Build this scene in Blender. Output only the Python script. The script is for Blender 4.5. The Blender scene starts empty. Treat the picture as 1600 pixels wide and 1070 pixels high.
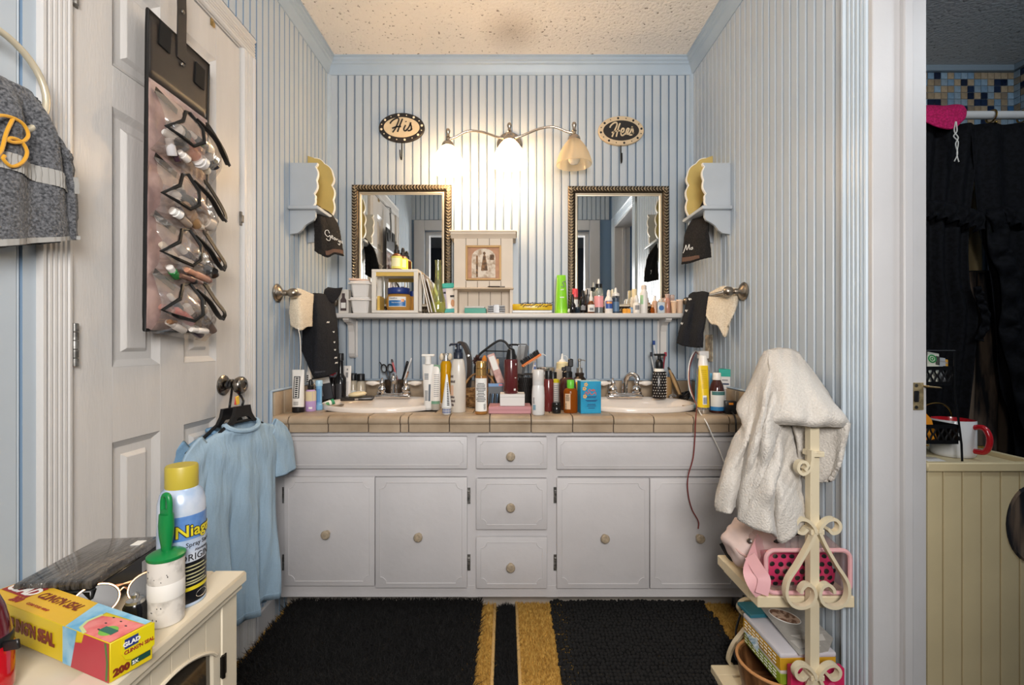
import bpy, bmesh, math, random
from mathutils import Vector, Matrix
random.seed(7)
R = math.radians
PI = math.pi
sc = bpy.context.scene
COL = sc.collection
# ---------------------------------------------------------------- camera, world, lights, exposure
CZ, F = 1.06, 728.0
XL, XR, YB, ZC, YR = -0.91, 0.894, 2.30, 2.45, 0.35
cam_d = bpy.data.cameras.new('camera')
cam_d.sensor_width = 36.0
cam_d.lens = 36.0 * F / 1600.0
cam_d.clip_start = 0.05
cam = bpy.data.objects.new('camera', cam_d)
COL.objects.link(cam)
cam.location = (0, 0, CZ)
cam.rotation_euler = (R(90), 0, 0)
sc.camera = cam
sc.view_settings.view_transform = 'Standard'
sc.view_settings.look = 'None'
sc.view_settings.gamma = 1
sc.view_settings.use_curve_mapping = False
sc.view_settings.exposure = 0.0
w = bpy.data.worlds.new('world')
sc.world = w
w.use_nodes = True
w.node_tree.nodes['Background'].inputs[0].default_value = (0.85, 0.92, 1.0, 1)
w.node_tree.nodes['Background'].inputs[1].default_value = 0.25


def light(name, kind, loc, energy, color, size=0.1, rot=None, size_y=None, spread=None):
    d = bpy.data.lights.new(name, kind)
    d.energy = energy
    d.color = color
    if kind == 'AREA':
        d.size = size
        if size_y:
            d.shape = 'RECTANGLE'
            d.size_y = size_y
        if spread:
            d.spread = spread
    elif kind == 'SPOT':
        d.shadow_soft_size = size
        d.spot_size = spread or R(90)
        d.spot_blend = 0.6
    else:
        d.shadow_soft_size = size
    o = bpy.data.objects.new(name, d)
    COL.objects.link(o)
    o.location = loc
    if rot:
        o.rotation_euler = rot
    return o


# unseen fill light put in the adjoining bedroom, shining through the wide opening behind the camera
light('bedroom_fill', 'AREA', (0.15, -0.55, 1.55), 46, (1.0, 0.96, 0.92), 0.6, (R(92), 0, 0))
# unseen point light added under the ceiling to brighten it
light('ceiling_fill', 'POINT', (0.05, 0.72, 2.2), 6, (1.0, 0.95, 0.9), 0.12)
# unseen cool area light added to brighten the toilet room
light('toilet_room_fill', 'AREA', (1.9, 0.3, 2.2), 26, (0.85, 0.93, 1.0), 0.5, (R(40), 0, R(-5)))


# ---------------------------------------------------------------- helpers
def P(px, py, Y):
    return Vector(((px - 800) / F * Y, Y, CZ - (py - 535) / F * Y))


def lin(h):
    h = h.lstrip('#')
    out = []
    for i in (0, 2, 4):
        c = int(h[i:i + 2], 16) / 255
        out.append(c / 12.92 if c <= 0.04045 else ((c + 0.055) / 1.055) ** 2.4)
    return (*out, 1)


MATS = {}


def M(name, hexc, rough=0.5, metal=0.0, var=0.0, vs=12, bump=0.0, bs=150, trans=0.0, emit=0.0, ior=1.45, spec=0.5,
      sheen=0.0, var_col=None, vlo=0.4, vhi=0.65, alpha=1.0, coat=0.0, stretch=None, bdist=0.002, detail=4):
    if name in MATS:
        return MATS[name]
    m = bpy.data.materials.new(name)
    m.use_nodes = True
    nt = m.node_tree
    b = nt.nodes['Principled BSDF']
    col = lin(hexc)
    b.inputs['Base Color'].default_value = col
    b.inputs['Roughness'].default_value = rough
    b.inputs['Metallic'].default_value = metal
    b.inputs['IOR'].default_value = ior
    b.inputs['Specular IOR Level'].default_value = spec
    b.inputs['Transmission Weight'].default_value = trans
    b.inputs['Alpha'].default_value = alpha
    b.inputs['Coat Weight'].default_value = coat
    if sheen:
        b.inputs['Sheen Weight'].default_value = sheen
        b.inputs['Sheen Roughness'].default_value = 0.5
    if emit:
        b.inputs['Emission Color'].default_value = col
        b.inputs['Emission Strength'].default_value = emit
    if var or var_col or bump:
        tc = nt.nodes.new('ShaderNodeTexCoord')
        vec = tc.outputs['Object']
        if stretch:
            mp = nt.nodes.new('ShaderNodeMapping')
            mp.inputs['Scale'].default_value = stretch
            nt.links.new(vec, mp.inputs['Vector'])
            vec = mp.outputs['Vector']
    if var or var_col:
        n = nt.nodes.new('ShaderNodeTexNoise')
        n.inputs['Scale'].default_value = vs
        n.inputs['Detail'].default_value = detail
        nt.links.new(vec, n.inputs['Vector'])
        r = nt.nodes.new('ShaderNodeValToRGB')
        r.color_ramp.elements[0].position = vlo
        r.color_ramp.elements[1].position = vhi
        if var_col:
            c2 = lin(var_col)
        else:
            c2 = tuple(max(0, c * (1 - var)) for c in col[:3]) + (1,)
        r.color_ramp.elements[0].color = c2
        r.color_ramp.elements[1].color = col
        nt.links.new(n.outputs['Fac'], r.inputs['Fac'])
        nt.links.new(r.outputs['Color'], b.inputs['Base Color'])
    if bump:
        n2 = nt.nodes.new('ShaderNodeTexNoise')
        n2.inputs['Scale'].default_value = bs
        n2.inputs['Detail'].default_value = 3
        nt.links.new(vec, n2.inputs['Vector'])
        bp = nt.nodes.new('ShaderNodeBump')
        bp.inputs['Strength'].default_value = bump
        bp.inputs['Distance'].default_value = bdist
        nt.links.new(n2.outputs['Fac'], bp.inputs['Height'])
        nt.links.new(bp.outputs['Normal'], b.inputs['Normal'])
    MATS[name] = m
    return m


def link(o, parent=None):
    COL.objects.link(o)
    if parent is not None:
        o.parent = parent
    return o


def props(o, label=None, cat=None, group=None, kind=None):
    if label:
        o['label'] = label
    if cat:
        o['category'] = cat
    if group:
        o['group'] = group
    if kind:
        o['kind'] = kind
    return o


def thing(name, label, cat, loc=(0, 0, 0), rz=0.0, group=None, rot=None):
    o = bpy.data.objects.new(name, None)
    o.empty_display_size = 0.05
    COL.objects.link(o)
    o.location = loc
    o.rotation_euler = rot if rot else (0, 0, rz)
    return props(o, label, cat, group)


def dup(root, loc=None, label=None, rot=None, group=None):
    r = root.copy()
    COL.objects.link(r)
    if loc is not None:
        r.location = loc
    if rot is not None:
        r.rotation_euler = rot
    if label:
        r['label'] = label
    if group:
        r['group'] = group
    for ch in root.children:
        c = ch.copy()
        COL.objects.link(c)
        c.parent = r
        for g in ch.children:
            d = g.copy()
            COL.objects.link(d)
            d.parent = c
    return r


def catmull(pts, n):
    """n points along a Catmull-Rom curve through pts (Vectors)."""
    m = len(pts)
    if m == 2:
        return [pts[0].lerp(pts[1], i / (n - 1)) for i in range(n)]
    out = []
    for i in range(n):
        t = i / (n - 1) * (m - 1)
        k = min(int(t), m - 2)
        u = t - k
        p1, p2 = pts[k], pts[k + 1]
        p0 = pts[k - 1] if k > 0 else p1 * 2 - p2
        p3 = pts[k + 2] if k + 2 < m else p2 * 2 - p1
        out.append(0.5 * ((2 * p1) + (p2 - p0) * u + (2 * p0 - 5 * p1 + 4 * p2 - p3) * u * u + (3 * p1 - p0 - 3 * p2 + p3) * u ** 3))
    return out


class MB:
    def __init__(s):
        s.bm = bmesh.new()
        s.mi = 0

    def _tag(s, faces):
        for f in faces:
            f.material_index = s.mi

    def box(s, x0, x1, y0, y1, z0, z1, bev=0.0, seg=1, mat=None):
        b = bmesh.new()
        bmesh.ops.create_cube(b, size=1)
        bmesh.ops.scale(b, vec=(x1 - x0, y1 - y0, z1 - z0), verts=b.verts)
        bmesh.ops.translate(b, vec=((x0 + x1) / 2, (y0 + y1) / 2, (z0 + z1) / 2), verts=b.verts)
        if bev:
            bmesh.ops.bevel(b, geom=list(b.edges), offset=bev, segments=seg, profile=0.5, affect='EDGES')
        if mat is not None:
            bmesh.ops.transform(b, matrix=mat, verts=b.verts)
        s.merge(b)
        return s

    def merge(s, b):
        vm = {}
        for v in b.verts:
            vm[v] = s.bm.verts.new(v.co)
        for f in b.faces:
            try:
                nf = s.bm.faces.new([vm[v] for v in f.verts])
                nf.material_index = s.mi
            except ValueError:
                pass
        b.free()

    def poly(s, vs, faces):
        bv = [s.bm.verts.new(v) for v in vs]
        for f in faces:
            try:
                nf = s.bm.faces.new([bv[i] for i in f])
                nf.material_index = s.mi
            except ValueError:
                pass
        return s

    def lathe(s, prof, n=20, c=(0, 0, 0), sx=1.0, sy=1.0, mat=None, cap=True, ridges=0, ramp=0.0):
        c = Vector(c)
        vs, fs = [], []
        for (r, z) in prof:
            for i in range(n):
                a = 2 * PI * i / n
                rr = r * (1 + ramp * math.cos(a * ridges)) if ridges else r
                v = Vector((rr * math.cos(a) * sx, rr * math.sin(a) * sy, z)) + c
                vs.append(mat @ v if mat is not None else v)
        for k in range(len(prof) - 1):
            for i in range(n):
                j = (i + 1) % n
                fs.append((k * n + i, k * n + j, (k + 1) * n + j, (k + 1) * n + i))
        if cap:
            if prof[0][0] > 1e-6:
                fs.append(tuple(reversed(range(n))))
            if prof[-1][0] > 1e-6:
                fs.append(tuple((len(prof) - 1) * n + i for i in range(n)))
        return s.poly(vs, fs)

    def tube(s, pts, r, n=8, closed=False, sq=None, cap=True):
        """tube of radius r (number or list) through pts; sq=(w,h) gives a flat bar section instead."""
        pts = [Vector(p) for p in pts]
        m = len(pts)
        rs = r if isinstance(r, (list, tuple)) else [r] * m
        vs, fs = [], []
        up = None
        for i, p in enumerate(pts):
            if closed:
                t = pts[(i + 1) % m] - pts[i - 1]
            else:
                t = pts[min(i + 1, m - 1)] - pts[max(i - 1, 0)]
            if t.length < 1e-9:
                t = Vector((0, 0, 1))
            t.normalize()
            if up is None:
                up = Vector((0, 0, 1)) if abs(t.z) < 0.9 else Vector((0, 1, 0))
                if sq and len(sq) > 2:
                    up = Vector(sq[2])
            a = t.cross(up)
            if a.length < 1e-6:
                a = t.cross(Vector((1, 0, 0)))
            a.normalize()
            b2 = a.cross(t).normalized()
            if not (sq and len(sq) > 2):
                up = b2
            if sq:
                w2, h2 = sq[0] / 2, sq[1] / 2
                for (u, v) in ((-1, -1), (1, -1), (1, 1), (-1, 1)):
                    vs.append(p + a * (u * w2) + b2 * (v * h2))
            else:
                for k in range(n):
                    ang = 2 * PI * k / n
                    vs.append(p + a * (math.cos(ang) * rs[i]) + b2 * (math.sin(ang) * rs[i]))
        q = 4 if sq else n
        for i in range(m if closed else m - 1):
            for k in range(q):
                j = (k + 1) % q
                i2 = (i + 1) % m
                fs.append((i * q + k, i * q + j, i2 * q + j, i2 * q + k))
        if not closed and cap:
            fs.append(tuple(reversed(range(q))))
            fs.append(tuple((m - 1) * q + k for k in range(q)))
        return s.poly(vs, fs)

    def prism(s, outline, d0, d1, axis='y', bevel=0.0):
        """extrude a 2-D outline (u,v) along axis; u,v are the other two axes in order xyz."""
        def mk(u, v, d):
            return {'x': Vector((d, u, v)), 'y': Vector((u, d, v)), 'z': Vector((u, v, d))}[axis]
        n = len(outline)
        vs = [mk(u, v, d0) for u, v in outline] + [mk(u, v, d1) for u, v in outline]
        fs = [tuple(range(n)), tuple(reversed(range(n, 2 * n)))]
        for i in range(n):
            j = (i + 1) % n
            fs.append((j, i, n + i, n + j))
        return s.poly(vs, fs)

    def ell(s, c, rx, ry, rz, sub=2, mat=None):
        b = bmesh.new()
        bmesh.ops.create_icosphere(b, subdivisions=sub, radius=1)
        bmesh.ops.scale(b, vec=(rx, ry, rz), verts=b.verts)
        if mat is not None:
            bmesh.ops.transform(b, matrix=mat, verts=b.verts)
        bmesh.ops.translate(b, vec=c, verts=b.verts)
        s.merge(b)
        return s

    def grid(s, rows, closed=False):
        """rows: list of equal-length lists of Vectors."""
        nv = len(rows[0])
        vs = [p for r in rows for p in r]
        fs = []
        for i in range(len(rows) - 1):
            for j in range(nv if closed else nv - 1):
                k = (j + 1) % nv
                fs.append((i * nv + j, i * nv + k, (i + 1) * nv + k, (i + 1) * nv + j))
        return s.poly(vs, fs)

    def arc(s, r, a, z0, z1, n=10, c=(0, 0), sx=1.0, sy=1.0, mid=0.0):
        """patch of a cylinder wall facing -Y, half angle a degrees about mid."""
        rows = []
        for z in (z0, z1):
            rows.append([Vector((c[0] + r * math.sin(R(mid - a + 2 * a * i / n)) * sx, c[1] - r * math.cos(R(mid - a + 2 * a * i / n)) * sy, z)) for i in range(n + 1)])
        return s.grid(rows)

    def obj(s, name, mats, parent=None, smooth=True, solid=0.0, sub=0, normals=True, angle=40, label=None, kind=None, loc=None):
        me = bpy.data.meshes.new(name)
        if normals:
            bmesh.ops.recalc_face_normals(s.bm, faces=s.bm.faces)
        s.bm.to_mesh(me)
        s.bm.free()
        if not isinstance(mats, (list, tuple)):
            mats = [mats]
        for m in mats:
            me.materials.append(m)
        if smooth:
            me.polygons.foreach_set('use_smooth', [True] * len(me.polygons))
            if hasattr(me, 'set_sharp_from_angle'):
                me.set_sharp_from_angle(angle=R(angle))
        o = bpy.data.objects.new(name, me)
        link(o, parent)
        if solid:
            md = o.modifiers.new('Solidify', 'SOLIDIFY')
            md.thickness = solid
            md.offset = 0
        if sub:
            md = o.modifiers.new('Subsurf', 'SUBSURF')
            md.levels = sub
            md.render_levels = sub
        if label:
            o['label'] = label
        if kind:
            o['kind'] = kind
        if loc:
            o.location = loc
        return o


def box_part(name, mat, dims, parent=None, bev=0.0, **k):
    return MB().box(*dims, bev=bev).obj(name, mat, parent, **k)


def lathe_part(name, mat, prof, parent=None, n=20, c=(0, 0, 0), sx=1, sy=1, **k):
    return MB().lathe(prof, n=n, c=c, sx=sx, sy=sy).obj(name, mat, parent, **k)


def loft(strands, nv, nu):
    a = [catmull(s, nv) for s in strands]
    rows = []
    for j in range(nv):
        rows.append(catmull([s[j] for s in a], nu))
    return rows


def txt(parent, s, mat, size, origin, xd=(1, 0, 0), ud=(0, 0, 1), bold=0.0, shear=0.0, ext=0.0002, align='CENTER', cyl=None, name='lettering', xs=1.0, arcup=0.0):
    """flat lettering: origin = centre of baseline; xd, ud = reading and up directions; cyl=radius bends it round z facing -Y."""
    cu = bpy.data.curves.new('lettering', 'FONT')
    cu.body = s
    cu.size = size
    cu.offset = bold
    cu.shear = shear
    cu.extrude = ext
    cu.align_x = align
    cu.resolution_u = 2
    to = bpy.data.objects.new('lettering_curve', cu)
    COL.objects.link(to)
    dg = bpy.context.evaluated_depsgraph_get()
    me = bpy.data.meshes.new_from_object(to.evaluated_get(dg))
    bpy.data.objects.remove(to)
    bpy.data.curves.remove(cu)
    xd, ud, o0 = Vector(xd).normalized(), Vector(ud).normalized(), Vector(origin)
    nd = xd.cross(ud)
    for v in me.vertices:
        u, h, d = v.co.x * xs, v.co.y, v.co.z
        if cyl:
            a = (u + o0.x) / cyl
            v.co = Vector(((cyl + d + ext) * math.sin(a), -(cyl + d + ext) * math.cos(a), o0.z + h))
        else:
            v.co = o0 + xd * u + ud * h + nd * (d + ext)
    me.materials.clear()
    me.materials.append(mat)
    me.name = name
    o = bpy.data.objects.new(name, me)
    return link(o, parent)


def stroke(mb, pts, wid, th, o0, xd, ud, scale, n=None):
    """a pen stroke: 2-D pts mapped to origin + xd*u*scale + ud*v*scale, drawn as a flat bar."""
    xd, ud, o0 = Vector(xd), Vector(ud), Vector(o0)
    p3 = [o0 + xd * (u * scale) + ud * (v * scale) for u, v in pts]
    nn = n or max(6, len(pts) * 4)
    c = catmull(p3, nn)
    nd = xd.cross(ud).normalized()
    mb.tube(c, wid, sq=(wid, th, nd))


def copies(proto, name, parent, places):
    """further objects sharing proto's mesh; places = list of locations or matrices."""
    for q in places:
        o = bpy.data.objects.new(name, proto.data)
        link(o, parent)
        if isinstance(q, Matrix):
            o.matrix_local = q
        else:
            o.location = q
# ---------------------------------------------------------------- materials of the room
board_m = M('board_paint', 'B3BDC6', 0.38, var=0.05, vs=3, bump=0.12, bs=60)
groove_m = M('wall_groove_blue', '6F88A2', 0.6)  # darker blue for the wall slabs and the boards' groove faces
crown_m = M('crown_paint', 'A2B3C3', 0.4, var=0.06, vs=6)
white_m = M('white_gloss_paint', 'C9C6C3', 0.33, var=0.05, vs=5, bump=0.25, bs=40, stretch=(1, 6, 1))
jamb_m = M('jamb_paint', 'C2C1C2', 0.42, var=0.06, vs=4, bump=0.2, bs=60)
plain_m = M('bedroom_paint', '5C6A78', 0.8)
chrome_m = M('chrome', 'E8E8EA', 0.08, 1.0)
nickel_m = M('brushed_nickel', 'A9A29A', 0.28, 1.0)
steel_m = M('old_steel', '8E8A84', 0.4, 1.0, var=0.4, vs=40)
black_m = M('black_plastic', '141416', 0.35)
blackmatte_m = M('black_matte', '0C0C0E', 0.7)


def popcorn(name, base, spot):
    m = M(name, base, 0.9)
    nt = m.node_tree
    b = nt.nodes['Principled BSDF']
    tc = nt.nodes.new('ShaderNodeTexCoord')
    n = nt.nodes.new('ShaderNodeTexNoise')
    n.inputs['Scale'].default_value = 75
    n.inputs['Detail'].default_value = 2.5
    nt.links.new(tc.outputs['Object'], n.inputs['Vector'])
    r = nt.nodes.new('ShaderNodeValToRGB')
    e = r.color_ramp.elements
    e[0].position, e[0].color = 0.27, lin(spot)
    e[1].position, e[1].color = 0.36, lin(base)
    nt.links.new(n.outputs['Fac'], r.inputs['Fac'])
    # brownish stain over the lamp
    sub = nt.nodes.new('ShaderNodeVectorMath')
    sub.operation = 'DISTANCE'
    sub.inputs[1].default_value = (-0.0, 2.08, ZC)
    nt.links.new(tc.outputs['Object'], sub.inputs[0])
    r2 = nt.nodes.new('ShaderNodeValToRGB')
    r2.color_ramp.elements[0].position, r2.color_ramp.elements[0].color = 0.0, (0.55, 0.5, 0.46, 1)
    r2.color_ramp.elements[1].position, r2.color_ramp.elements[1].color = 0.16, (1, 1, 1, 1)
    nt.links.new(sub.outputs['Value'], r2.inputs['Fac'])
    mx = nt.nodes.new('ShaderNodeMix')
    mx.data_type = 'RGBA'
    mx.blend_type = 'MULTIPLY'
    mx.inputs[0].default_value = 0.7
    nt.links.new(r.outputs['Color'], mx.inputs[6])
    nt.links.new(r2.outputs['Color'], mx.inputs[7])
    nt.links.new(mx.outputs[2], b.inputs['Base Color'])
    bp = nt.nodes.new('ShaderNodeBump')
    bp.inputs['Strength'].default_value = 0.9
    bp.inputs['Distance'].default_value = 0.006
    nt.links.new(n.outputs['Fac'], bp.inputs['Height'])
    nt.links.new(bp.outputs['Normal'], b.inputs['Normal'])
    return m


ceil_m = popcorn('popcorn_ceiling', 'E6E1DA', '7E746A')
floor_m = M('dark_carpet', '2A2622', 0.95, var=0.4, vs=60, bump=0.8, bs=300, bdist=0.01)


def struct(name, mb, mat, parent=None, **k):
    o = mb.obj(name, mat, parent, **k)
    if parent is None:
        o['kind'] = 'structure'
    return o


BEDW = 3.2
struct('floor', MB().box(-2.2, 2.75, -2.4, 2.5, -0.05, 0.0), floor_m, smooth=False)
struct('ceiling', MB().box(-2.2, 2.75, -2.4, 2.5, ZC, ZC + 0.05), ceil_m, smooth=False)

BW = 0.0407
BT_ = 0.008      # board thickness


def board_mesh(L):
    """one bead-board strip: local x across (0..BW), y out of the wall (towards -y), z up (0..L); bead along its right edge."""
    prof = [(0.0014, 0), (0.0014, -0.003), (0.0035, -BT_), (BW - 0.0075, -BT_), (BW - 0.0055, -0.0045), (BW - 0.0045, -0.0065),
            (BW - 0.0025, -0.0075), (BW - 0.0018, -0.0055), (BW - 0.0014, -0.002), (BW - 0.0014, 0)]
    mb = MB()
    mb.prism(prof, 0, L, 'z')
    mb.bm.normal_update()
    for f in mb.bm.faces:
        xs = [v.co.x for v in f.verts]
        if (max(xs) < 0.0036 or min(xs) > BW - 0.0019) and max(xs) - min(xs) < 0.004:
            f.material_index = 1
    return mb


def boards(wall, L, places):
    """places: matrices"""
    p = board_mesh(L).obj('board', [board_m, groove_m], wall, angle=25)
    p.matrix_local = places[0]
    copies(p, 'board', wall, places[1:])


# back wall
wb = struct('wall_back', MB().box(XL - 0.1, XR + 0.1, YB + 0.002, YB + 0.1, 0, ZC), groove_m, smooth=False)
nb = int((XR - XL) / BW) + 1
boards(wb, 1.58, [Matrix.Translation((XR - (i + 1) * BW, YB + 0.002, 0.80)) for i in range(nb - 1)])
# left wall with the closet door hole (hole Y 0.957..1.553, z < 2.045)
DY0, DY1, DZ = 0.957, 1.553, 2.045
mb = MB()
mb.box(XL - 0.1, XL - 0.002, DY1, YB, 0, ZC).box(XL - 0.1, XL - 0.002, YR - 0.1, DY0, 0, ZC).box(XL - 0.1, XL - 0.002, DY0, DY1, DZ, ZC)
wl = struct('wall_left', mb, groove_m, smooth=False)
rotL = Matrix.Rotation(R(90), 4, 'Z')       # local -y -> +x
rotR = Matrix.Rotation(R(-90), 4, 'Z')      # local -y -> -x
n1 = int((YB - 1.62) / BW)
pl = [Matrix.Translation((XL - 0.002, YB - (i + 1) * BW, 0)) @ rotL for i in range(n1)]
y = 0.857
while y > YR + BW:
    y -= BW
pl += [Matrix.Translation((XL - 0.002, y + i * BW, 0)) @ rotL for i in range(int((0.9 - y) / BW) + 1)]
boards(wl, 2.42, pl)
pl = [Matrix.Translation((XL - 0.002, YB - (i + 1) * BW, 2.13)) @ rotL for i in range(n1, n1 + 17)]
boards(wl, 0.28, pl)
# right wall with the doorway to the toilet room (hole Y 0.55..1.15, z < 2.05)
RY0, RY1, RZ = 0.55, 1.152, 2.06
mb = MB()
mb.box(XR + 0.002, 1.003, RY1, YB, 0, ZC).box(XR + 0.002, 1.003, YR - 0.1, RY0, 0, ZC).box(XR + 0.002, 1.003, RY0, RY1, RZ, ZC)
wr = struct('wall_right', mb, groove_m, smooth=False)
n2 = int((YB - 1.235) / BW)
boards(wr, 2.42, [Matrix.Translation((XR + 0.002, YB - i * BW, 0)) @ rotR for i in range(n2)])
boards(wr, 0.3, [Matrix.Translation((XR + 0.002, YB - i * BW, 2.14)) @ rotR for i in range(n2, n2 + 20)])
# rear wall (seen in the mirrors) with the wide opening the camera stands in
mb = MB()
OX0, OX1, OZ = -0.79, 0.70, 2.07
mb.box(-2.2, OX0, YR - 0.1, YR - 0.002, 0, ZC).box(OX1, 2.75, YR - 0.1, YR - 0.002, 0, ZC).box(OX0, OX1, YR - 0.1, YR - 0.002, OZ, ZC)
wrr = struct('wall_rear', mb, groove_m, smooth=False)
rot180 = Matrix.Rotation(PI, 4, 'Z')
boards(wrr, 0.24, [Matrix.Translation((XL + (i + 1) * BW, YR - 0.002, 2.17)) @ rot180 for i in range(nb - 1)])
# casing round that opening, with an inner white liner
mb = MB()
for (x0, x1, z0, z1) in ((OX0 - 0.095, OX0, 0, OZ + 0.095), (OX1, OX1 + 0.095, 0, OZ + 0.095), (OX0, OX1, OZ, OZ + 0.095)):
    mb.box(x0, x1, YR - 0.004, YR + 0.018, z0, z1, bev=0.004)
mb.box(OX0 - 0.002, OX0 + 0.035, YR - 0.11, YR - 0.03, 0, OZ).box(OX1 - 0.035, OX1 + 0.002, YR - 0.11, YR - 0.03, 0, OZ).box(OX0 + 0.035, OX1 - 0.035, YR - 0.11, YR - 0.03, OZ - 0.035, OZ)
struct('trim_1', mb, jamb_m)
# bedroom shell behind the camera
bed_m = M('bedroom_wall', '4A4A4C', 0.9)
struct('wall_bedroom_rear', MB().box(-2.2, 2.75, -2.4, -2.3, 0, ZC), bed_m, smooth=False)
struct('wall_bedroom_left', MB().box(-2.2, -2.1, -2.3, YR - 0.1, 0, ZC), bed_m, smooth=False)
struct('wall_bedroom_right', MB().box(2.65, 2.75, -2.3, YR - 0.1, 0, ZC), bed_m, smooth=False)

# crown moulding: profile swept along each wall; (out, down) from the ceiling line
cp = [(0.0, -0.075), (0.010, -0.075), (0.012, -0.066), (0.014, -0.060), (0.026, -0.036), (0.034, -0.030), (0.036, -0.024), (0.044, -0.018), (0.046, -0.008), (0.052, -0.006), (0.052, 0), (0.0, 0)]
mb = MB(); mb.prism([(YB - a, ZC + b) for a, b in cp], XL, XR, 'x'); struct('trim_2', mb, crown_m, angle=25)
mb = MB(); mb.prism([(XL + a, ZC + b) for a, b in cp], YR, YB, 'y'); struct('trim_3', mb, crown_m, angle=25)
mb = MB(); mb.prism([(XR - a, ZC + b) for a, b in cp], YR, YB, 'y'); struct('trim_4', mb, crown_m, angle=25)
# quarter rounds in the two back corners and the flat strip above the counter splash
for k, (x, s) in enumerate(((XL, 1), (XR, -1))):
    q = [(x, YB)] + [(x + s * 0.022 * math.cos(R(t)), YB - 0.022 * math.sin(R(t))) for t in (0, 22, 45, 67, 90)]
    mb = MB(); mb.prism(q, 0.1, ZC - 0.075, 'z'); struct('trim_%d' % (5 + k), mb, crown_m)


def casing_prof(w):
    """reeded casing section: (across 0..w, proud)."""
    pr = [(0, 0), (0, 0.012), (0.004, 0.017), (0.010, 0.018), (0.013, 0.013)]
    a = 0.013
    while a < w - 0.016:
        st = (w - 0.028) / 4
        pr += [(a + st * 0.25, 0.017), (a + st * 0.75, 0.017), (a + st, 0.012)]
        a += st
    pr += [(w - 0.008, 0.02), (w - 0.002, 0.02), (w, 0.015), (w, 0)]
    return pr


cpf = casing_prof(0.068)
# closet door casing, left wall
mb = MB()
mb.prism([(XL - 0.002 + d, DY1 + 0.004 + u) for u, d in cpf], 0, DZ + 0.0, 'z')
mb.prism([(XL - 0.002 + d, DY0 - 0.004 - u) for u, d in cpf], 0, DZ + 0.0, 'z')
mb.prism([(XL - 0.002 + d, DZ + u) for u, d in cpf], DY0 - 0.072, DY1 + 0.072, 'y')
mb.box(XL - 0.1, XL + 0.004, DY1 - 0.001, DY1 + 0.006, 0, DZ).box(XL - 0.1, XL + 0.004, DY0 - 0.006, DY0 + 0.001, 0, DZ).box(XL - 0.1, XL + 0.004, DY0, DY1, DZ - 0.004, DZ + 0.004)
struct('trim_7', mb, M('closet_casing_paint', 'CCCAC8', 0.35, var=0.05, vs=6, bump=0.15, bs=60), angle=25)
# doorway casing (blue) and jamb (white) on the right
cpr = casing_prof(0.088)
mb = MB()
mb.prism([(XR + 0.002 - d, RY1 + 0.002 + u) for u, d in cpr], 0, RZ + 0.088, 'z')
mb.prism([(XR + 0.002 - d, RY0 - 0.002 - u) for u, d in cpr], 0, RZ + 0.088, 'z')
mb.prism([(XR + 0.002 - d, RZ + u) for u, d in cpr], RY0 - 0.09, RY1 + 0.09, 'y')
struct('trim_8', mb, M('doorway_casing_paint', 'BECBD6', 0.3, var=0.05, vs=6), angle=25)
mb = MB()
mb.box(XR - 0.012, 1.015, RY1 - 0.012, RY1 + 0.003, 0, RZ, bev=0.002).box(XR - 0.012, 1.015, RY0 - 0.003, RY0 + 0.012, 0, RZ, bev=0.002).box(XR - 0.012, 1.015, RY0, RY1, RZ - 0.012, RZ + 0.003, bev=0.002)
mb.box(0.948, 0.972, RY1 - 0.026, RY1 - 0.010, 0, RZ - 0.01, bev=0.003).box(0.948, 0.972, RY0 + 0.010, RY0 + 0.026, 0, RZ - 0.01, bev=0.003)
jamb = struct('door_2', mb, jamb_m)
# latch strike on the jamb
sp = MB().box(0.976, 1.006, RY1 - 0.0145, RY1 - 0.0115, 0.895, 0.962, bev=0.001)
sp.tube([(1.006, RY1 - 0.013, 0.955), (1.016, RY1 - 0.016, 0.953), (1.020, RY1 - 0.010, 0.95)], 0.004, sq=(0.05, 0.002, (0, 0, 1)))
sp = sp.obj('strike_plate', M('worn_brass', 'C8B48A', 0.4, 0.6, var=0.4, vs=90), jamb, label='worn brass strike plate')
MB().box(0.981, 0.993, RY1 - 0.0152, RY1 - 0.0142, 0.915, 0.942, bev=0.002).obj('latch_hole', blackmatte_m, sp)
mb = MB()
for z in (0.902, 0.955):
    mb.lathe([(0.0045, 0), (0.004, 0.0012), (0, 0.0014)], 10, mat=Matrix.Translation((0.987, RY1 - 0.0145, z)) @ Matrix.Rotation(R(90), 4, 'X'))
mb.obj('screw', steel_m, sp)

# ---------------------------------------------------------------- closet door on the left (6 panels), X out of the wall
dX = XL + 0.003
door = bpy.data.objects.new('door_1', None)
COL.objects.link(door)
door['kind'] = 'structure'
DW = DY1 - DY0 - 0.006
y0 = DY0 + 0.003
st = [0.0, 0.098, 0.241, 0.329, 0.468, DW]
zr = [0.008, 0.22, 0.832, 1.004, 1.596, 1.690, 1.925, 2.036]
mb = MB()
th0 = dX - 0.032
for a, b in ((0, 1), (4, 5)):
    mb.box(th0, dX, y0 + st[a], y0 + st[b], zr[0], zr[7], bev=0.001)
mb.box(th0, dX, y0 + st[2], y0 + st[3], zr[0], zr[7], bev=0.0008)
for a, b in ((0, 1), (2, 3), (4, 5), (6, 7)):
    mb.box(th0, dX - 0.0004, y0 + st[1], y0 + st[4], zr[a], zr[b], bev=0.0008)
mb.obj('door_frame', white_m, door)
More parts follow.
